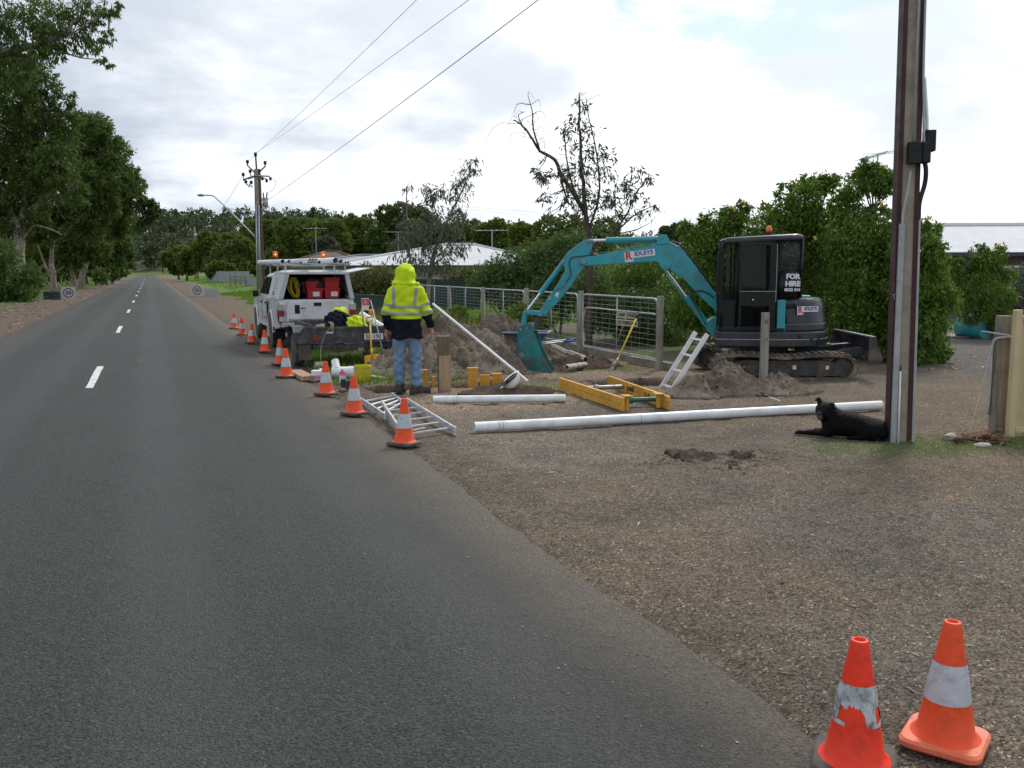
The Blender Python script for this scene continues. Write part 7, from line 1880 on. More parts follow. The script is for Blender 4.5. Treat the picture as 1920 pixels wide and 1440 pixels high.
sd = Vector((-_cy, _sy, 0)); MB().tube(curve_pts([sd * .11 + Vector((0, 0, .18)), sd * .105 + Vector((0, 0, .6)), sd * .1 + Vector((0, 0, .93)), sd * .04 - fw * .1 + Vector((0, 0, 1.0)), -sd * .08 - fw * .1 + Vector((0, 0, 1.0))], 6), .014, 8).build('bent_pipe', m_galv, root, True)
MB().tube([sd * .28 - fw * .1 + Vector((0, 0, 1.06)), sd * .0 - fw * .11 + Vector((0, 0, 1.02))], .01, 6).build('wire_end', m_galv, root)
b = MB(); b.tube([sd * .1 + Vector((0, 0, .98)), sd * .36 - fw * .15 + Vector((0, 0, .03))], .003, 4); b.build('stay_wire', m_galv, root)
# cream steel fence at the right edge
root = thing('steel_fence', 'cream steel panel fence at the right edge of the frame', 'fence', (G(1886, 819).x, G(1886, 819).y, 0), math.atan2(-.35, 1.0))
prof = []
for i in range(9):
    x = .075 + i * .2; prof += [(x, 0), (x + .06, 0), (x + .09, -.03), (x + .15, -.03), (x + .18, 0)]
b = MB()
for x, y in prof: b.v += [(x, y, .06), (x, y, 1.2)]
b.f = [(2 * i, 2 * i + 2, 2 * i + 3, 2 * i + 1) for i in range(len(prof) - 1)]
o = b.build('steel_sheet', m_cream, root, fix=False)
MB().box((.035, -.01, .62), (.07, .07, 1.34)).build('end_post', m_cream, root, bevel=.006)
for z in (.08, 1.21): MB().box((.98, -.012, z), (1.82, .075, .05)).build('rail', m_cream, root, bevel=.006)

# ================================================================== ladders
def ladder(label, a0, a1, b0, b1, n, depth=.06, th=.022, mat=m_alu, z=.0, rung_r=.014, brace=False, skip=0):
    """rails a0-a1 and b0-b1"""
    a0, a1, b0, b1 = map(Vector, (a0, a1, b0, b1)); o0 = Vector((a0.x, a0.y, 0)) if z == 0 else a0.copy()
    root = thing('ladder', label, 'ladder', o0); a0, a1, b0, b1 = a0 - o0, a1 - o0, b0 - o0, b1 - o0
    nrm = (a1 - a0).cross(b0 - a0).normalized(); nrm = nrm if nrm.z > 0 else -nrm
    for p, q in ((a0, a1), (b0, b1)): MB().bar(p, q, th, depth, nrm).build('rail', mat, root, bevel=.003)
    for i in range(n):
        t = (i + .5) / n; p, q = a0.lerp(a1, t), b0.lerp(b1, t)
        if skip and i < skip: MB().tube([p, q], rung_r, 10).build('rung', mat, root)
        else: MB().bar(p - nrm * .0, q - nrm * .0, .03, .014, nrm).build('rung', mat, root)
    if brace:
        p, q = a0.lerp(a1, .93), b0.lerp(b1, .93)
        MB().bar(p + nrm * .03, p.lerp(q, .5) + nrm * .03 + (b1 - b0) * -.04, .02, .006).build('brace', mat, root)
    for p in (a1, b1): MB().bar(p - (a1 - a0).normalized() * .02, p + (a1 - a0).normalized() * .012, th + .006, depth + .006, nrm).build('end_cap', m_black if z else m_alu, root)
    return root
za = .05
ladder('upper section of the aluminium ladder lying by the road, far half', G(676, 750, za), G(722, 781, za), G(735, 741, za), G(757, 757, za), 4, .07, .02, rung_r=.017, skip=4)
zb2 = .055
ladder('lower section of the aluminium step ladder lying flat, near half', G(716, 756, zb2), G(758, 822, zb2), G(763, 752, zb2), G(853, 808, zb2), 6, .085, .022, brace=True)
e0 = AD(1243, 722, 13.0); e1 = AD(1306, 620, 13.15); f0 = AD(1262, 728, 12.6); f1 = AD(1328, 624, 12.75)
dn = (e1 - e0).normalized()
ladder('aluminium ladder end leaning up out of the trench by the excavator', e0 - dn * .12, e1, f0 - dn * .12, f1, 4, .065, .022, m_alu_mill, z=1)

# ================================================================== hand tools
def handle(root, A, B_, r_, mat, nm='shaft'): MB().tube([A, B_], r_, 10).build(nm, mat, root, True)
def shovel(label, top, bot, grip_len=0.0, mat=m_fibre, blade=True, bm=m_steel, cat='shovel', dgrip=False, bw=.2, bl=.28, group=None):
    top, bot = Vector(top), Vector(bot); root = thing('shovel', label, cat, bot, 0, group); d = (top - bot).normalized(); L = (top - bot).length
    s = d.cross(fw).normalized(); n = s.cross(d).normalized()
    m = lambda a, b_, c=0.0: d * a + s * b_ + n * c
    MB().tube([m(bl * .8, 0), m(L - (.0 if not dgrip else .1), 0)], .016, 10).build('shaft', mat, root, True)
    if grip_len: MB().tube([m(L - grip_len, 0), m(L, 0)], .019, 10).build('grip', m_black, root, True)
    if dgrip:
        MB().tube([m(L - .11, 0), m(L - .06, .045), m(L, .055)], .01, 8).tube([m(L - .11, 0), m(L - .06, -.045), m(L, -.055)], .01, 8).tube([m(L, -.06), m(L, .06)], .014, 8).build('grip', mat, root, True)
    if blade:
        b = MB(); rows = []
        for a, w, c in ((0, bw * .42, .02), (bl * .3, bw * .5, .015), (bl * .95, bw * .5, 0.0), (bl, bw * .45, .0)):
            rows.append((a, w, c))
        for a, w, c in rows:
            for k in (-1, -.5, 0, .5, 1): b.v.append(tuple(m(a, w * k, c + .02 * k * k)))
        for i in range(3):
            for k in range(4): b.f.append((5 * i + k, 5 * i + k + 1, 5 * i + 6 + k, 5 * i + 5 + k))
        o = b.build('blade', bm, root, True); mo = o.modifiers.new('s', 'SOLIDIFY'); mo.thickness = .004
        MB().tube([m(bl * .7, 0, .01), m(bl * 1.35, 0)], [.02, .018], 10).build('socket', bm, root, True)
    return root
TG = 'hand tools leaning on the trailer tailgate'
def tool_pt(a, c, y): return AY(430 + a / 4.235, 440 + c / 4.235, y)
shovel('long handled shovel with yellow top leaning on the number plate', tool_pt(1052, 595, 15.82), G(430 + 1104 / 4.235, 440 + 1030 / 4.235), 0, m_fibre, True, m_steel, group=TG, bw=.17)
r2 = shovel('yellow D handled square shovel leaning on the number plate', tool_pt(1115, 655, 15.80), G(430 + 1137 / 4.235, 440 + 1082 / 4.235), 0, m_fibre, True, m_yorange, dgrip=True, group=TG, bw=.27, bl=.3)
o = MB().tube([tool_pt(1120, 520, 15.80) - G(727, 696), (0, 0, 0)], .011, 8).build('steel_bar', m_steel, None, True); o.location = G(727, 696); tag(o, 'thin grey steel bar leaning on the trailer corner', 'bar', TG)
tp_ = AX(1197, 590, 7.9); bt = AX(1147, 700, 7.5); bt = G(1146, 697)
shovel('yellow and black trenching shovel leaning on the wire gate', AX(1198, 586, 7.98), Vector((bt.x, bt.y, -.03)), .16, m_fibre, True, m_steel, bw=.1, bl=.26)
# bucket, tins and fittings beside the trailer
def zz4(a, c): return (540 + a / 8.727, 640 + c / 8.727)
p = G(*zz4(1228, 655)); root = thing('bucket', 'yellow plastic bucket in front of the trailer', 'bucket', p)
kx = (p.x * _sy + p.y * _cy) / FPX; rb_, rt_, hb = 115 / 8.727 * kx, 128 / 8.727 * kx, 270 / 8.727 * kx * 1.0
MB().lathe([(rb_, .004), (rb_ + .002, .01), (rt_, hb * .86), (rt_ + .012, hb * .87), (rt_ + .012, hb * .95), (rt_, hb * .96), (rt_ + .004, hb), (rt_ - .006, hb), (rb_ - .004, .02)], 28).build('bucket_body', m_yplast, root, auto=True)
MB().tube(curve_pts([(-rt_ - .01, 0, hb * .9), (-rt_ * .6, -rt_ * .9, hb * .72), (0, -rt_ * 1.12, hb * .66), (rt_ * .6, -rt_ * .9, hb * .72), (rt_ + .01, 0, hb * .9)], 5), .003, 5).build('handle', m_galv, root, True)
def tin(label, a, c, w, h, mat, band=None, name='tin', cap=None, band_h=.5):
    p = G(*zz4(a, c)); k = (p.x * _sy + p.y * _cy) / FPX; r_, hh = w / 2 / 8.727 * k, h / 8.727 * k
    root = thing(name, label, name, p); p.z = .012; root.location = p
    MB().lathe([(r_, 0), (r_, hh * .97), (r_ - .004, hh), (r_ * .8, hh - .003)], 22).build('tin_body', mat, root, auto=True)
    if band: MB().lathe([(r_ + .0015, .004), (r_ + .0015, hh * band_h)], 22, caps=False).build('label_band', band, root, True)
    if cap: MB().lathe([(r_ * .98, hh + .001), (r_ * .8, hh * 1.12), (r_ * .35, hh * 1.16), (r_ * .35, hh * 1.32)], 18).build('cap', cap, root, auto=True)
tin('white tin with pink label beside the timber block', 468, 640, 165, 155, m_white_p, m_pink)
tin('second white tin with pink label, half behind a cone', 585, 620, 150, 160, m_white_p, m_pink)
tin('magenta capped solvent bottle beside the white fitting', 893, 690, 105, 165, m_pink, m_paper, 'bottle', m_magenta, .75)
tin('dark blue tin left of its twin near the bucket', 925, 765, 125, 140, m_tin, None)
tin('dark blue tin nearest the cone', 1000, 795, 120, 145, m_tin, None)
p = G(*zz4(860, 610)); root = thing('pvc_fitting', 'large white pipe junction fitting behind the bottles', 'fitting', (p.x, p.y, .1), -YAW)
MB().pipe((-.13, 0, .0), (.2, .02, 0.0), .088, .006, 24).build('main_pipe', m_pvc, root, auto=True)
MB().pipe((-.06, 0, .05), (-.1, .1, .17), .06, .006, 20).build('branch', m_pvc, root, auto=True)
MB().pipe((.13, .015, 0), (.21, .02, 0), .094, .006, 24).build('collar', m_pvc, root, auto=True)
p = G(*zz4(440, 465)); p2 = G(*zz4(640, 455)); p.z = p2.z = .075
o = MB().pipe((0, 0, 0), p2 - p, .062, .007, 18).build('old_pipe', m_pvc_old, None, auto=True); o.location = p; tag(o, 'dirty cream pipe offcut lying behind the pink labelled tins', 'pipe')
p = G(*zz4(110, 540)); p2 = G(*zz4(330, 655)); p.z = p2.z = .045
o = MB().bar(Vector((0, 0, 0)), p2 - p, .21, .07).build('timber_block', m_timber, None, bevel=.004); o.location = p; tag(o, 'raw timber block lying between two cones', 'timber')
A, B_ = G(*zz4(990, 470)), G(*zz4(1130, 535)); A.z = B_.z = .04
o = MB().bar(Vector((0, 0, 0)), B_ - A, .09, .06).build('red_stake', m_redstake, None); o.location = A; tag(o, 'faded red stake behind the yellow bucket, left part', 'stake')
A, B_ = G(*zz4(1350, 515)), G(*zz4(1715, 520)); A.z = B_.z = .03
o = MB().bar(Vector((0, 0, 0)), B_ - A, .04, .03).build('red_stake', m_redstake, None); o.location = A; tag(o, 'long faded red stake on the grass behind the worker', 'stake')
A, B_ = G(*zz4(1320, 590)), G(*zz4(1560, 620)); A.z = B_.z = .03
o = MB().bar(Vector((0, 0, 0)), B_ - A, .1, .012).build('hand_saw_blade', m_white_p, None); o.location = A; tag(o, 'pale flat strip beside the yellow bucket', 'strip')
A, B_ = G(*zz4(1490, 650)), G(*zz4(1730, 620)); A.z = B_.z = .025
o = MB().bar(Vector((0, 0, 0)), B_ - A, .05, .015).build('steel_strip', m_steel, None); o.location = A; tag(o, 'dark steel strip by the heel of the worker', 'strip')
p = G(*zz4(750, 850)); root = thing('hand_brush', 'small worn hand brush behind a cone', 'brush', (p.x, p.y, .03), -YAW)
MB().tube([(-.03, 0, 0), (.06, 0, .0)], [.012, .014], 8).build('handle', m_timber, root, True); MB().ball((.12, 0, .005), .05, 10, 7, (1.2, .7, .6)).build('bristles', m_barklit, root, True)
# hard hat, upside down on the mound
p = AD(956, 729, 12.55); root = thing('hard_hat', 'white hard hat lying upside down on the dark soil mound', 'hard hat', p, -YAW + .3); root.location.z = .2
root.rotation_mode = 'QUATERNION'; root.rotation_quaternion = Vector((-.66, .08, .75)).to_track_quat('Z', 'Y') @ Matrix.Rotation(R(90), 3, 'Z').to_quaternion()
b = MB(); n = 28; rings = []
for rr_, z in ((.02, -.115), (.07, -.105), (.105, -.07), (.122, -.02), (.128, .0), (.15, .012)): rings.append([(rr_ * 1.16 * math.cos(2 * PI * k / n), rr_ * math.sin(2 * PI * k / n), z) for k in range(n)])
for rr_, z in ((.122, .003), (.112, -.03), (.06, -.095)): rings.append([(rr_ * 1.16 * math.cos(2 * PI * k / n), rr_ * math.sin(2 * PI * k / n), z) for k in range(n)])
b.loft(rings); b.build('shell', m_white_p, root, True); MB().lathe([(.01, -.088), (.06, -.086), (.1, -.05), (.112, -.02)], 20).build('liner', m_black, root, True)
MB().add([(-.14, -.075, .012), (-.21, -.05, .02), (-.225, 0, .024), (-.21, .05, .02), (-.14, .075, .012), (-.14, 0, .014)], [(0, 1, 2, 5), (5, 2, 3, 4)]).build('peak', m_white_p, root, True)
MB().tube([(.112 * 1.1 * math.cos(2 * PI * k / 20), .112 * math.sin(2 * PI * k / 20), .0) for k in range(21)], .009, 6).build('headband', m_black, root)
# stones, bark and yard things at the right
for i, (u, v, s, sq) in enumerate(((1783, 827, .065, (1.2, .9, .75)), (1798, 831, .05, (1, .9, .8)), (1842, 839, .075, (1.3, .8, .38)))):
    p = G(u, v); b = MB(); b.ball((0, 0, s * sq[2] * .7), s, 14, 10, sq)
    b.v = [(x * (1 + .12 * math.sin(9 * y / s + i)), y * (1 + .1 * math.cos(7 * x / s)), z) for x, y, z in b.v]
    o = b.build('stone', m_stone if i != 1 else m_rubber_dusty, None, True); o.location = p; tag(o, ('pale round stone left of the bark pile', 'dark stone touching the pale round one', 'flat pale stone in front of the bark pile')[i], 'stone')
r = np.random.default_rng(77); n = 260; c0 = G(1845, 829)
P = np.stack([c0.x + r.normal(0, .17, n), c0.y + r.normal(0, .11, n), .01 + np.abs(r.normal(0, .035, n))], 1)
tag(strips('bark_pieces', P, .06, .2, .014, m_barklit, 78), 'heap of fallen brown bark at the foot of the gate post', 'bark', kind='stuff')
def yard_bucket(label, u, v, s, rz):
    p = G(u, v); root = thing('digger_bucket', label, 'digger bucket', (p.x, p.y, 0), rz, 'spare excavator buckets in the yard')
    sp_ = [(-.3, .0), (.1, .0), (.3, .12), (.34, .3), (.22, .52), (-.02, .62), (-.1, .5)]
    sp_ = [(x * s, z * s) for x, z in sp_]
    for y in (-.3 * s, .3 * s): MB().prism(sp_, y - .01, y + .01, 'y').build('side_plate', m_teal, root)
    b = MB()
    for x, z in sp_: b.v += [(x, -.29 * s, z), (x, .29 * s, z)]
    b.f = [(2 * i, 2 * i + 1, 2 * i + 3, 2 * i + 2) for i in range(len(sp_) - 1)]
    o = b.build('shell', m_teal, root, True, fix=False); mo = o.modifiers.new('s', 'SOLIDIFY'); mo.thickness = .015
    for y in (-.1 * s, .1 * s): MB().prism([(.05 * s, .56 * s), (.2 * s, .5 * s), (.16 * s, .72 * s), (.06 * s, .74 * s)], y - .012, y + .012, 'y').build('ear', m_teal_worn, root)
yard_bucket('spare teal digger bucket under the shrub, left one', 1822, 634, 1.0, R(200))
yard_bucket('spare teal digger bucket under the shrub, right one', 1850, 632, .95, R(150))
p = G(1805, 637); o = MB().box((0, 0, 0), (3.0, 1.3, .04), -YAW).build('timber_mat', m_wpost, None); o.location = (p.x + 1.2, p.y + .7, .03); tag(o, 'flat dark timber mat beneath the spare buckets', 'mat')
# wheelbarrow behind the bucket
p = AD(986, 640, 17.0); root = thing('wheelbarrow', 'grey wheelbarrow with blue handle grips behind the excavator bucket', 'wheelbarrow', (p.x, p.y, 0), R(-30))
b = MB(); b.loft([[(-.2, -.17, .3), (.22, -.17, .3), (.22, .17, .3), (-.2, .17, .3)], [(-.38, -.3, .56), (.42, -.3, .56), (.42, .3, .56), (-.38, .3, .56)], [(-.36, -.28, .56), (.4, -.28, .56), (.4, .28, .56), (-.36, .28, .56)], [(-.19, -.16, .32), (.21, -.16, .32), (.21, .16, .32), (-.19, .16, .32)]]); b.build('tray', m_bluebox, root)
b = MB(); rim_ = [(-.39, -.31, .565), (.43, -.31, .565), (.43, .31, .565), (-.39, .31, .565), (-.39, -.31, .565)]
for i in range(4): b.tube([rim_[i], rim_[i + 1]], .018, 6)
b.build('rim', m_conduit, root)
for y in (-.22, .22):
    MB().tube([(-.55, y * .3, .2), (-.1, y, .3), (.85, y, .42)], .017, 8).build('frame_tube', m_galv, root, True); MB().tube([(.72, y, .405), (.9, y, .425)], .023, 8).build('grip', m_bluebox, root, True); MB().tube([(.2, y, .3), (.3, y, 0)], .014, 8).build('leg', m_galv, root, True)
b = MB(); b.lathe([(.1, -.04), (.17, -.04), (.19, 0), (.17, .04), (.1, .04)], 20); b.v = [(x - .55, z, y + .19) for x, y, z in b.v]; b.build('wheel', m_rubber, root, auto=True)

# ================================================================== worker (x right, y away from the camera, z up)
mp = (G(747, 738) + G(781, 741)) / 2
dirm = Vector((mp.x, mp.y, 0)).normalized()
man = thing('person', 'worker in hooded yellow and navy jacket, jeans and boots, standing with back turned', 'person', (mp.x, mp.y, .0), -math.atan2(dirm.x, dirm.y))
HIP = {-1: (-.085, .0, .86), 1: (.085, .0, .86)}
KNEE = {-1: (-.105, .02, .48), 1: (.125, .03, .48)}
ANK = {-1: (-.1, -.0, .10), 1: (.125, -.04, .10)}
TOE = {-1: (-.06, .16, .04), 1: (.27, .02, .035)}
SHO = {-1: (-.175, .0, 1.40), 1: (.175, .0, 1.40)}
ELB = {-1: (-.265, -.03, 1.12), 1: (.275, -.02, 1.13)}
WRI = {-1: (-.255, .04, .90), 1: (.325, .05, .92)}
def body_f(X, Y, Z):
    d = ell(X, Y, Z, (0, .0, 1.18), (.17, .11, .30))
    d = smin(d, ell(X, Y, Z, (0, .0, .92), (.165, .12, .14)), .06)
    d = smin(d, cap(X, Y, Z, (0, .0, 1.42), (0, .05, 1.55), .06, .055), .04)
    d = smin(d, ell(X, Y, Z, (0, .09, 1.63), (.078, .1, .115)), .03)
    d = smin(d, cap(X, Y, Z, (0, .19, 1.615), (0, .2, 1.60), .016, .018), .015)          # nose
    for s in (-1, 1):
        d = smin(d, ell(X, Y, Z, (s * .08, .08, 1.62), (.012, .022, .034)), .01)          # ear
        d = smin(d, cap(X, Y, Z, SHO[s], ELB[s], .058, .045), .05)
        d = smin(d, cap(X, Y, Z, ELB[s], WRI[s], .045, .03), .02)
        d = smin(d, cap(X, Y, Z, HIP[s], KNEE[s], .085, .06), .05)
        d = smin(d, cap(X, Y, Z, KNEE[s], ANK[s], .06, .042), .02)
        d = smin(d, cap(X, Y, Z, (ANK[s][0], ANK[s][1], .05), TOE[s], .04, .03), .03)
        w = np.array(WRI[s]); pd = np.array((0.02 * s, .02, -.09)); pc_ = w + pd * .55
        d = smin(d, cap(X, Y, Z, tuple(w), tuple(w + pd), .028, .03, 1.15), .02)          # palm, seen edge-on from behind
        for k, (ln, yy) in enumerate(((.068, .034), (.078, .012), (.072, -.011), (.056, -.032))):   # fingers hang and curl inwards
            r0 = w + pd + np.array((0, yy, 0.0)); r1 = r0 + np.array((-.004 * s, .004, -ln * .55)); r2 = r1 + np.array((-.018 * s, .006, -ln * .42))
            d = smin(d, np.minimum(cap(X, Y, Z, tuple(r0), tuple(r1), .0105, .0095), cap(X, Y, Z, tuple(r1), tuple(r2), .0095, .008)), .006)
        t0 = w + pd * .3 + np.array((-.012 * s, .035, 0)); t1 = t0 + np.array((-.016 * s, .026, -.035)); t2 = t1 + np.array((-.006 * s, .008, -.03))
        d = smin(d, np.minimum(cap(X, Y, Z, tuple(t0), tuple(t1), .013, .011), cap(X, Y, Z, tuple(t1), tuple(t2), .011, .009)), .008)
    return d
body_o = sdf_obj('body', body_f, (-.42, -.2, .0), (.45, .32, 1.78), .0085, m_skin, man)
def wr(X, Y, Z, k=1.0): return k * (.006 * np.sin(X * 23 + Z * 31 + 2 * np.sin(Z * 11)) + .004 * np.sin(Z * 47 - X * 29 + Y * 20))
def jacket_f(X, Y, Z):
    t = np.clip((Z - .76) / .64, 0, 1)
    hw = .215 - .015 * np.sin(t * PI) - .05 * np.clip((Z - 1.3) / .17, 0, 1) ** 2
    hd = .165 - .02 * t
    k = np.sqrt((X / hw) ** 2 + ((Y - .005) / hd) ** 2)
    d = np.maximum((k - 1) * .15, np.maximum(.765 + .008 * np.sin(X * 14) - Z, Z - 1.47))
    d = smin(d, ell(X, Y, Z, (0, .0, 1.40), (.205, .125, .105)), .05)
    for s in (-1, 1):
        a = cap(X, Y, Z, (SHO[s][0], 0, 1.385), ELB[s], .08, .068)
        a = smin(a, cap(X, Y, Z, ELB[s], tuple(np.array(WRI[s]) + np.array((-.002 * s, 0, .015))), .068, .052), .02)
        ax_ = (np.array(WRI[s]) - np.array(ELB[s])); ax_ = ax_ / np.linalg.norm(ax_); w = np.array(WRI[s])
        a = np.maximum(a, (X - w[0]) * ax_[0] + (Y - w[1]) * ax_[1] + (Z - w[2]) * ax_[2] - .012)
        d = smin(d, a, .035)
    return d + wr(X, Y, Z)
lo, hi = (-.42, -.26, .72), (.46, .3, 1.56)
def hoodf(X, Y, Z):
    h = ell(X, Y, Z, (-.005, .07, 1.62), (.142, .158, .155))
    h = smin(h, ell(X, Y, Z, (-.11, .02, 1.515), (.08, .1, .045)), .05)
    h = smin(h, ell(X, Y, Z, (.05, .02, 1.495), (.13, .12, .05)), .05)
    h = h + .006 * np.sin(X * 38 + Z * 30) * np.cos(Z * 18 - X * 22 + Y * 20) + .004 * np.sin(Z * 45 - X * 55 + 3 * np.sin(Z * 14))
    h = np.maximum(h, -ell(X, Y, Z, (0, .23, 1.60), (.1, .16, .12)))         # face opening, on the far side
    return h
def cuts(s): # level along the sleeve where yellow turns to navy
    e, w = np.array(ELB[s]), np.array(WRI[s]); ax_ = (w - e) / np.linalg.norm(w - e); c_ = e + ax_ * (.035 if s > 0 else .02); return c_, ax_
def is_arm(X, Y, Z, s): return (s * X > .205 - .02 * (Z > 1.2)) 
def yellow_f(X, Y, Z):
    d = jacket_f(X, Y, Z); lim = 1.03 - Z
    for s in (-1, 1):
        c_, ax_ = cuts(s); arm = (X - c_[0]) * ax_[0] + (Y - c_[1]) * ax_[1] + (Z - c_[2]) * ax_[2]
        lim = np.where(is_arm(X, Y, Z, s), arm, lim)
    return np.maximum(d, lim)
def navy_f(X, Y, Z):
    d = jacket_f(X, Y, Z); lim = Z - 1.033
    for s in (-1, 1):
        c_, ax_ = cuts(s); arm = -((X - c_[0]) * ax_[0] + (Y - c_[1]) * ax_[1] + (Z - c_[2]) * ax_[2])
        lim = np.where(is_arm(X, Y, Z, s), arm + .003, lim)
    return np.maximum(d, lim)
jy = sdf_obj('jacket', yellow_f, lo, hi, .009, m_hiviz, man); tag(jy, 'yellow upper half of the jacket')
tag(sdf_obj('jacket_hem', navy_f, lo, hi, .009, m_navy, man), 'navy lower half and cuffs of the jacket')
tag(sdf_obj('hood', hoodf, (-.22, -.14, 1.42), (.22, .27, 1.82), .008, m_hiviz, man), 'raised yellow hood')
sdf_obj('hood_collar', lambda X, Y, Z: np.maximum(ell(X, Y, Z, (.03, -.005, 1.50), (.105, .118, .05)) + .004 * np.sin(X * 40 + Z * 30), Z - 1.535), (-.12, -.16, 1.42), (.18, .14, 1.58), .007, m_hiviz, jy)
def band(cond, lo_, hi_):
    f = lambda X, Y, Z: np.maximum(jacket_f(X, Y, Z) - .005, cond(X, Y, Z)); return sdf_obj('reflective_tape', f, lo_, hi_, .0075, m_rtape, jy)
torso = lambda X: np.abs(X) - .212
for zc in (1.195, 1.10): band(lambda X, Y, Z, zc=zc: np.maximum(np.abs(Z - zc + .01 * X) - .022, torso(X)), (-.24, -.22, zc - .05), (.24, .22, zc + .05))
for xc in (-.165, .12): band(lambda X, Y, Z, xc=xc: np.maximum(np.maximum(np.abs(X - xc - .12 * (Z - 1.3) * (1 if xc > 0 else -.2)) - .022, np.maximum(1.2 - Z, Z - 1.455)), Y - .02), (xc - .1, -.22, 1.17), (xc + .1, .05, 1.49))
for s in (-1, 1):
    e, sh = np.array(ELB[s]), np.array(SHO[s]); ax_ = (e - sh) / np.linalg.norm(e - sh)
    for t in (.03, -.075):
        c_ = e + ax_ * (t - .02)
        band(lambda X, Y, Z, c_=c_, ax_=ax_, s=s: np.maximum(np.abs((X - c_[0]) * ax_[0] + (Y - c_[1]) * ax_[1] + (Z - c_[2]) * ax_[2]) - .021, .196 - s * X), (min(s * .18, s * .4), -.16, c_[2] - .1), (max(s * .18, s * .4), .14, c_[2] + .1))
def jeans_f(X, Y, Z):
    d = ell(X, Y, Z, (0, .0, .86), (.18, .14, .16))
    for s in (-1, 1):
        a = cap(X, Y, Z, (HIP[s][0], 0, .84), KNEE[s], .105, .083)
        a = smin(a, cap(X, Y, Z, KNEE[s], (ANK[s][0], ANK[s][1], .17), .083, .074), .03)
        a = np.maximum(a, .125 + .02 * (s > 0) * 0 - Z + .012 * np.sin(X * 30))
        d = smin(d, a, .025)
    f = .011 * np.sin(Z * 46 + X * 26 + 2.5 * np.sin(X * 19)) * sstep(.42, .18, Z) + .006 * np.sin(Z * 31 - X * 44 + 2 * np.sin(Z * 13)) + .007 * np.sin(Z * 58 + X * 37) * sstep(.12, .0, np.abs(Z - .48))
    return np.maximum(d + f, Z - .95)
sdf_obj('jeans', jeans_f, (-.26, -.22, .09), (.28, .2, 1.0), .009, m_denim, man)
for s in (-1, 1):
    def boot_f(X, Y, Z, s=s):
        a = np.array(ANK[s]); t = np.array(TOE[s]); hd = (t - a) * np.array((1, 1, 0)); hd = hd / np.linalg.norm(hd)
        heel = a - hd * .05
        d = cap(X, Y, Z, (a[0], a[1], .24), (a[0], a[1], .09), .058, .06)
        d = smin(d, cap(X, Y, Z, (heel[0], heel[1], .05), (t[0], t[1], .052), .05, .052), .04)
        d = smin(d, cap(X, Y, Z, (a[0], a[1], .1), (t[0] - hd[0] * .08, t[1] - hd[1] * .08, .075), .055, .05), .03)
        return np.maximum(np.maximum(d, .003 - Z), Z - .185)
    bt_ = sdf_obj('boot', boot_f, (min(ANK[s][0], TOE[s][0]) - .12, -.2, -.02), (max(ANK[s][0], TOE[s][0]) + .12, .3, .28), .008, m_boot, man)
    sdf_obj('sole', lambda X, Y, Z, s=s: np.maximum(boot_f(X, Y, np.maximum(Z, .03), s) - .006, np.maximum(Z - .024, .001 - Z)), (min(ANK[s][0], TOE[s][0]) - .14, -.22, -.02), (max(ANK[s][0], TOE[s][0]) + .14, .32, .06), .007, m_rubber, bt_)

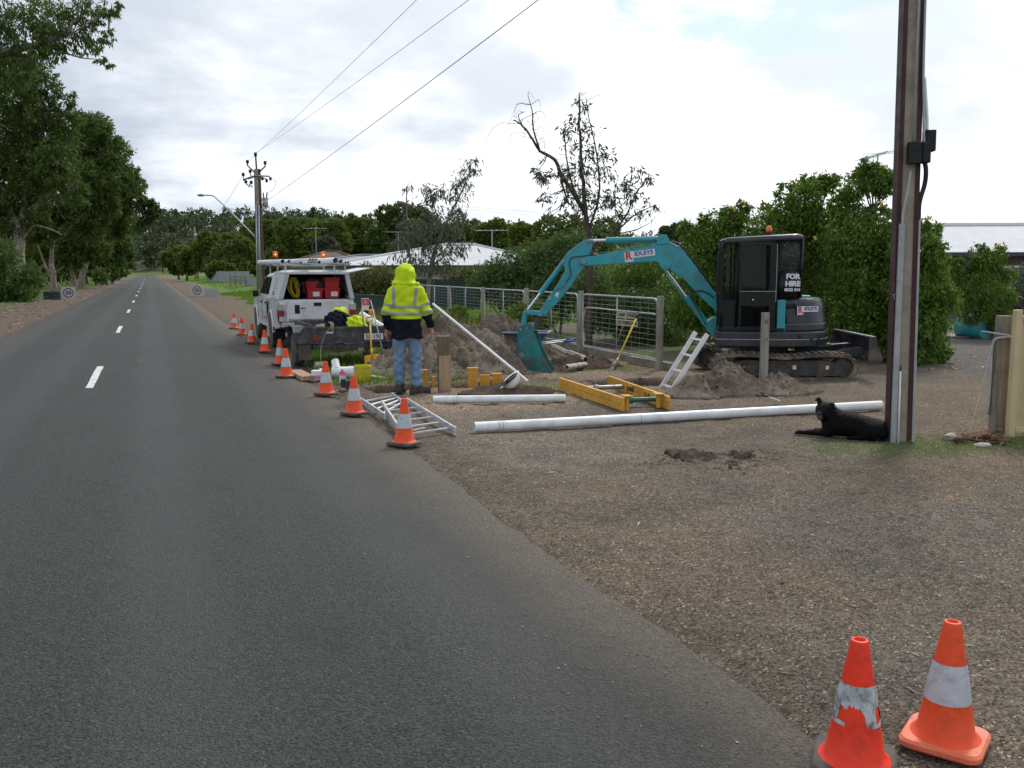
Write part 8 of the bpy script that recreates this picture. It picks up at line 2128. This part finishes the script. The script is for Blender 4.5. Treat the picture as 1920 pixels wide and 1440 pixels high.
# ================================================================== dog (x towards its head, y towards the camera, z up)
dh, dt_ = G(1503, 812), G(1655, 826); dd = Vector((dh.x - dt_.x, dh.y - dt_.y, 0)); dl = dd.length; dd.normalize()
dog = thing('dog', 'black dog with grey muzzle lying beside the power pole', 'dog', (dt_.x, dt_.y, .0), math.atan2(dd.y, dd.x))
S = dl / .80
def D3(x, y, z): return (x * S, y * S, z * S)
def dog_f(X, Y, Z):
    X, Y, Z = X / S, Y / S, Z / S
    d = ell(X, Y, Z, (.38, 0, .135), (.20, .115, .128))                       # rib cage
    d = smin(d, ell(X, Y, Z, (.17, .0, .115), (.18, .105, .105)), .08)           # loin
    d = smin(d, ell(X, Y, Z, (.05, .02, .098), (.14, .115, .096)), .06)       # croup
    d = smin(d, ell(X, Y, Z, (.09, .085, .08), (.125, .055, .078)), .03)      # near thigh
    d = smin(d, cap(X, Y, Z, (.17, .11, .03), (.25, .12, .02), .03, .022), .02)
    d = smin(d, cap(X, Y, Z, (.25, .12, .02), (.30, .12, .018), .022, .02), .015)
    d = smin(d, cap(X, Y, Z, (.46, 0, .15), (.535, .02, .235), .11, .095), .05)  # neck
    d = smin(d, ell(X, Y, Z, (.568, .035, .272), (.09, .085, .076)), .03)     # skull
    d = smin(d, cap(X, Y, Z, (.58, .085, .255), (.583, .155, .225), .053, .037), .025)  # muzzle, towards the camera
    d = smin(d, cap(X, Y, Z, (.58, .095, .222), (.582, .145, .204), .033, .026), .012)   # lower jaw
    d = smin(d, ell(X, Y, Z, (.52, .06, .06), (.06, .05, .06)), .03)          # elbow and shoulder
    d = smin(d, ell(X, Y, Z, (.47, .065, .11), (.08, .05, .08)), .04)
    for y0, y1, xe in ((.07, .09, .82), (-.05, -.02, .74)):                     # forelegs stretched out
        d = smin(d, cap(X, Y, Z, (.52, y0, .04), (.66, (y0 + y1) / 2, .032), .034, .026), .02)
        d = smin(d, cap(X, Y, Z, (.66, (y0 + y1) / 2, .032), (xe - .05, y1, .024), .026, .021), .012)
        d = smin(d, ell(X, Y, Z, (xe - .02, y1, .022), (.042, .028, .022)), .012)
        for k in (-1, 0, 1): d = smin(d, cap(X, Y, Z, (xe - .01, y1 + k * .014, .018), (xe + .018, y1 + k * .016, .012), .011, .009), .005)
    d = smin(d, cap(X, Y, Z, (-.03, -.03, .05), (.06, -.14, .02), .024, .012), .02)       # tail
    # ears: near one pricked with a bent tip, far one folded
    d = smin(d, cap(X, Y, Z, (.612, .03, .328), (.636, .025, .378), .03, .015), .012)
    d = smin(d, cap(X, Y, Z, (.636, .025, .378), (.66, .045, .36), .015, .008), .008)
    d = smin(d, cap(X, Y, Z, (.52, .03, .322), (.49, .045, .332), .028, .018), .012)
    d = smin(d, cap(X, Y, Z, (.49, .045, .332), (.475, .07, .296), .018, .01), .008)
    return (np.maximum(d, -Z + .001) + .0015 * np.sin(X * 90 + Z * 50) * np.sin(Y * 80)) * S
coat = sdf_obj('body', dog_f, D3(-.2, -.2, -.01), D3(.9, .24, .44), .0075, m_dog, dog)
me = coat.data; nv = len(me.vertices); co = np.zeros(nv * 3, np.float32); no = np.zeros(nv * 3, np.float32)
me.vertices.foreach_get('co', co); me.vertices.foreach_get('normal', no); co, no = co.reshape(-1, 3), no.reshape(-1, 3)
r = np.random.default_rng(9); k = r.integers(0, nv, 26000); p, nn = co[k] + r.normal(0, .003, (26000, 3)), no[k]
d = nn * .55 + np.array((-.8, 0, -.25)) + r.normal(0, .25, nn.shape); d /= np.linalg.norm(d, axis=1)[:, None]; sd_ = np.cross(d, nn); sd_ /= np.linalg.norm(sd_, axis=1)[:, None] + 1e-6
L = r.uniform(.008, .02, 26000)[:, None]; V = np.stack([p - sd_ * .0012 - nn * .002, p + sd_ * .0012 - nn * .002, p + d * L], 1).reshape(-1, 3)
V[:, 2] = np.maximum(V[:, 2], .002)
tag(link('fur', npmesh('fur', V, np.arange(len(V)).reshape(-1, 3)), m_dog, dog), kind='stuff')
V, F = surfnet(lambda X, Y, Z: np.maximum(dog_f(X, Y, Z) - .0025, np.minimum(np.sqrt((X / S - .583) ** 2 + (Y / S - .174) ** 2 + (Z / S - .205) ** 2) - .037, 1.0)), D3(.55, .05, .15), D3(.72, .24, .32), .005)
tag(link('muzzle_fur', npmesh('muzzle_fur', V, F), m_dog_grey, dog, True), 'grey fur around the muzzle')
MB().ball(D3(.584, .189, .239), .016 * S, 10, 7, (1.2, .7, .85)).build('nose', m_black, dog, True)
for ex_, ey_ in ((.612, .112), (.555, .116)):
    MB().ball(D3(ex_ + .004, ey_ - .002, .292), .0095 * S, 8, 6).build('eye', m_black, dog, True)
MB().tube([Vector(D3(.535 + .062 * math.cos(a), .02 + .096 * math.sin(a), .215 - .06 * math.cos(a))) for a in np.linspace(0, 2 * PI, 20)], .007, 6).build('collar', m_cable, dog, True)
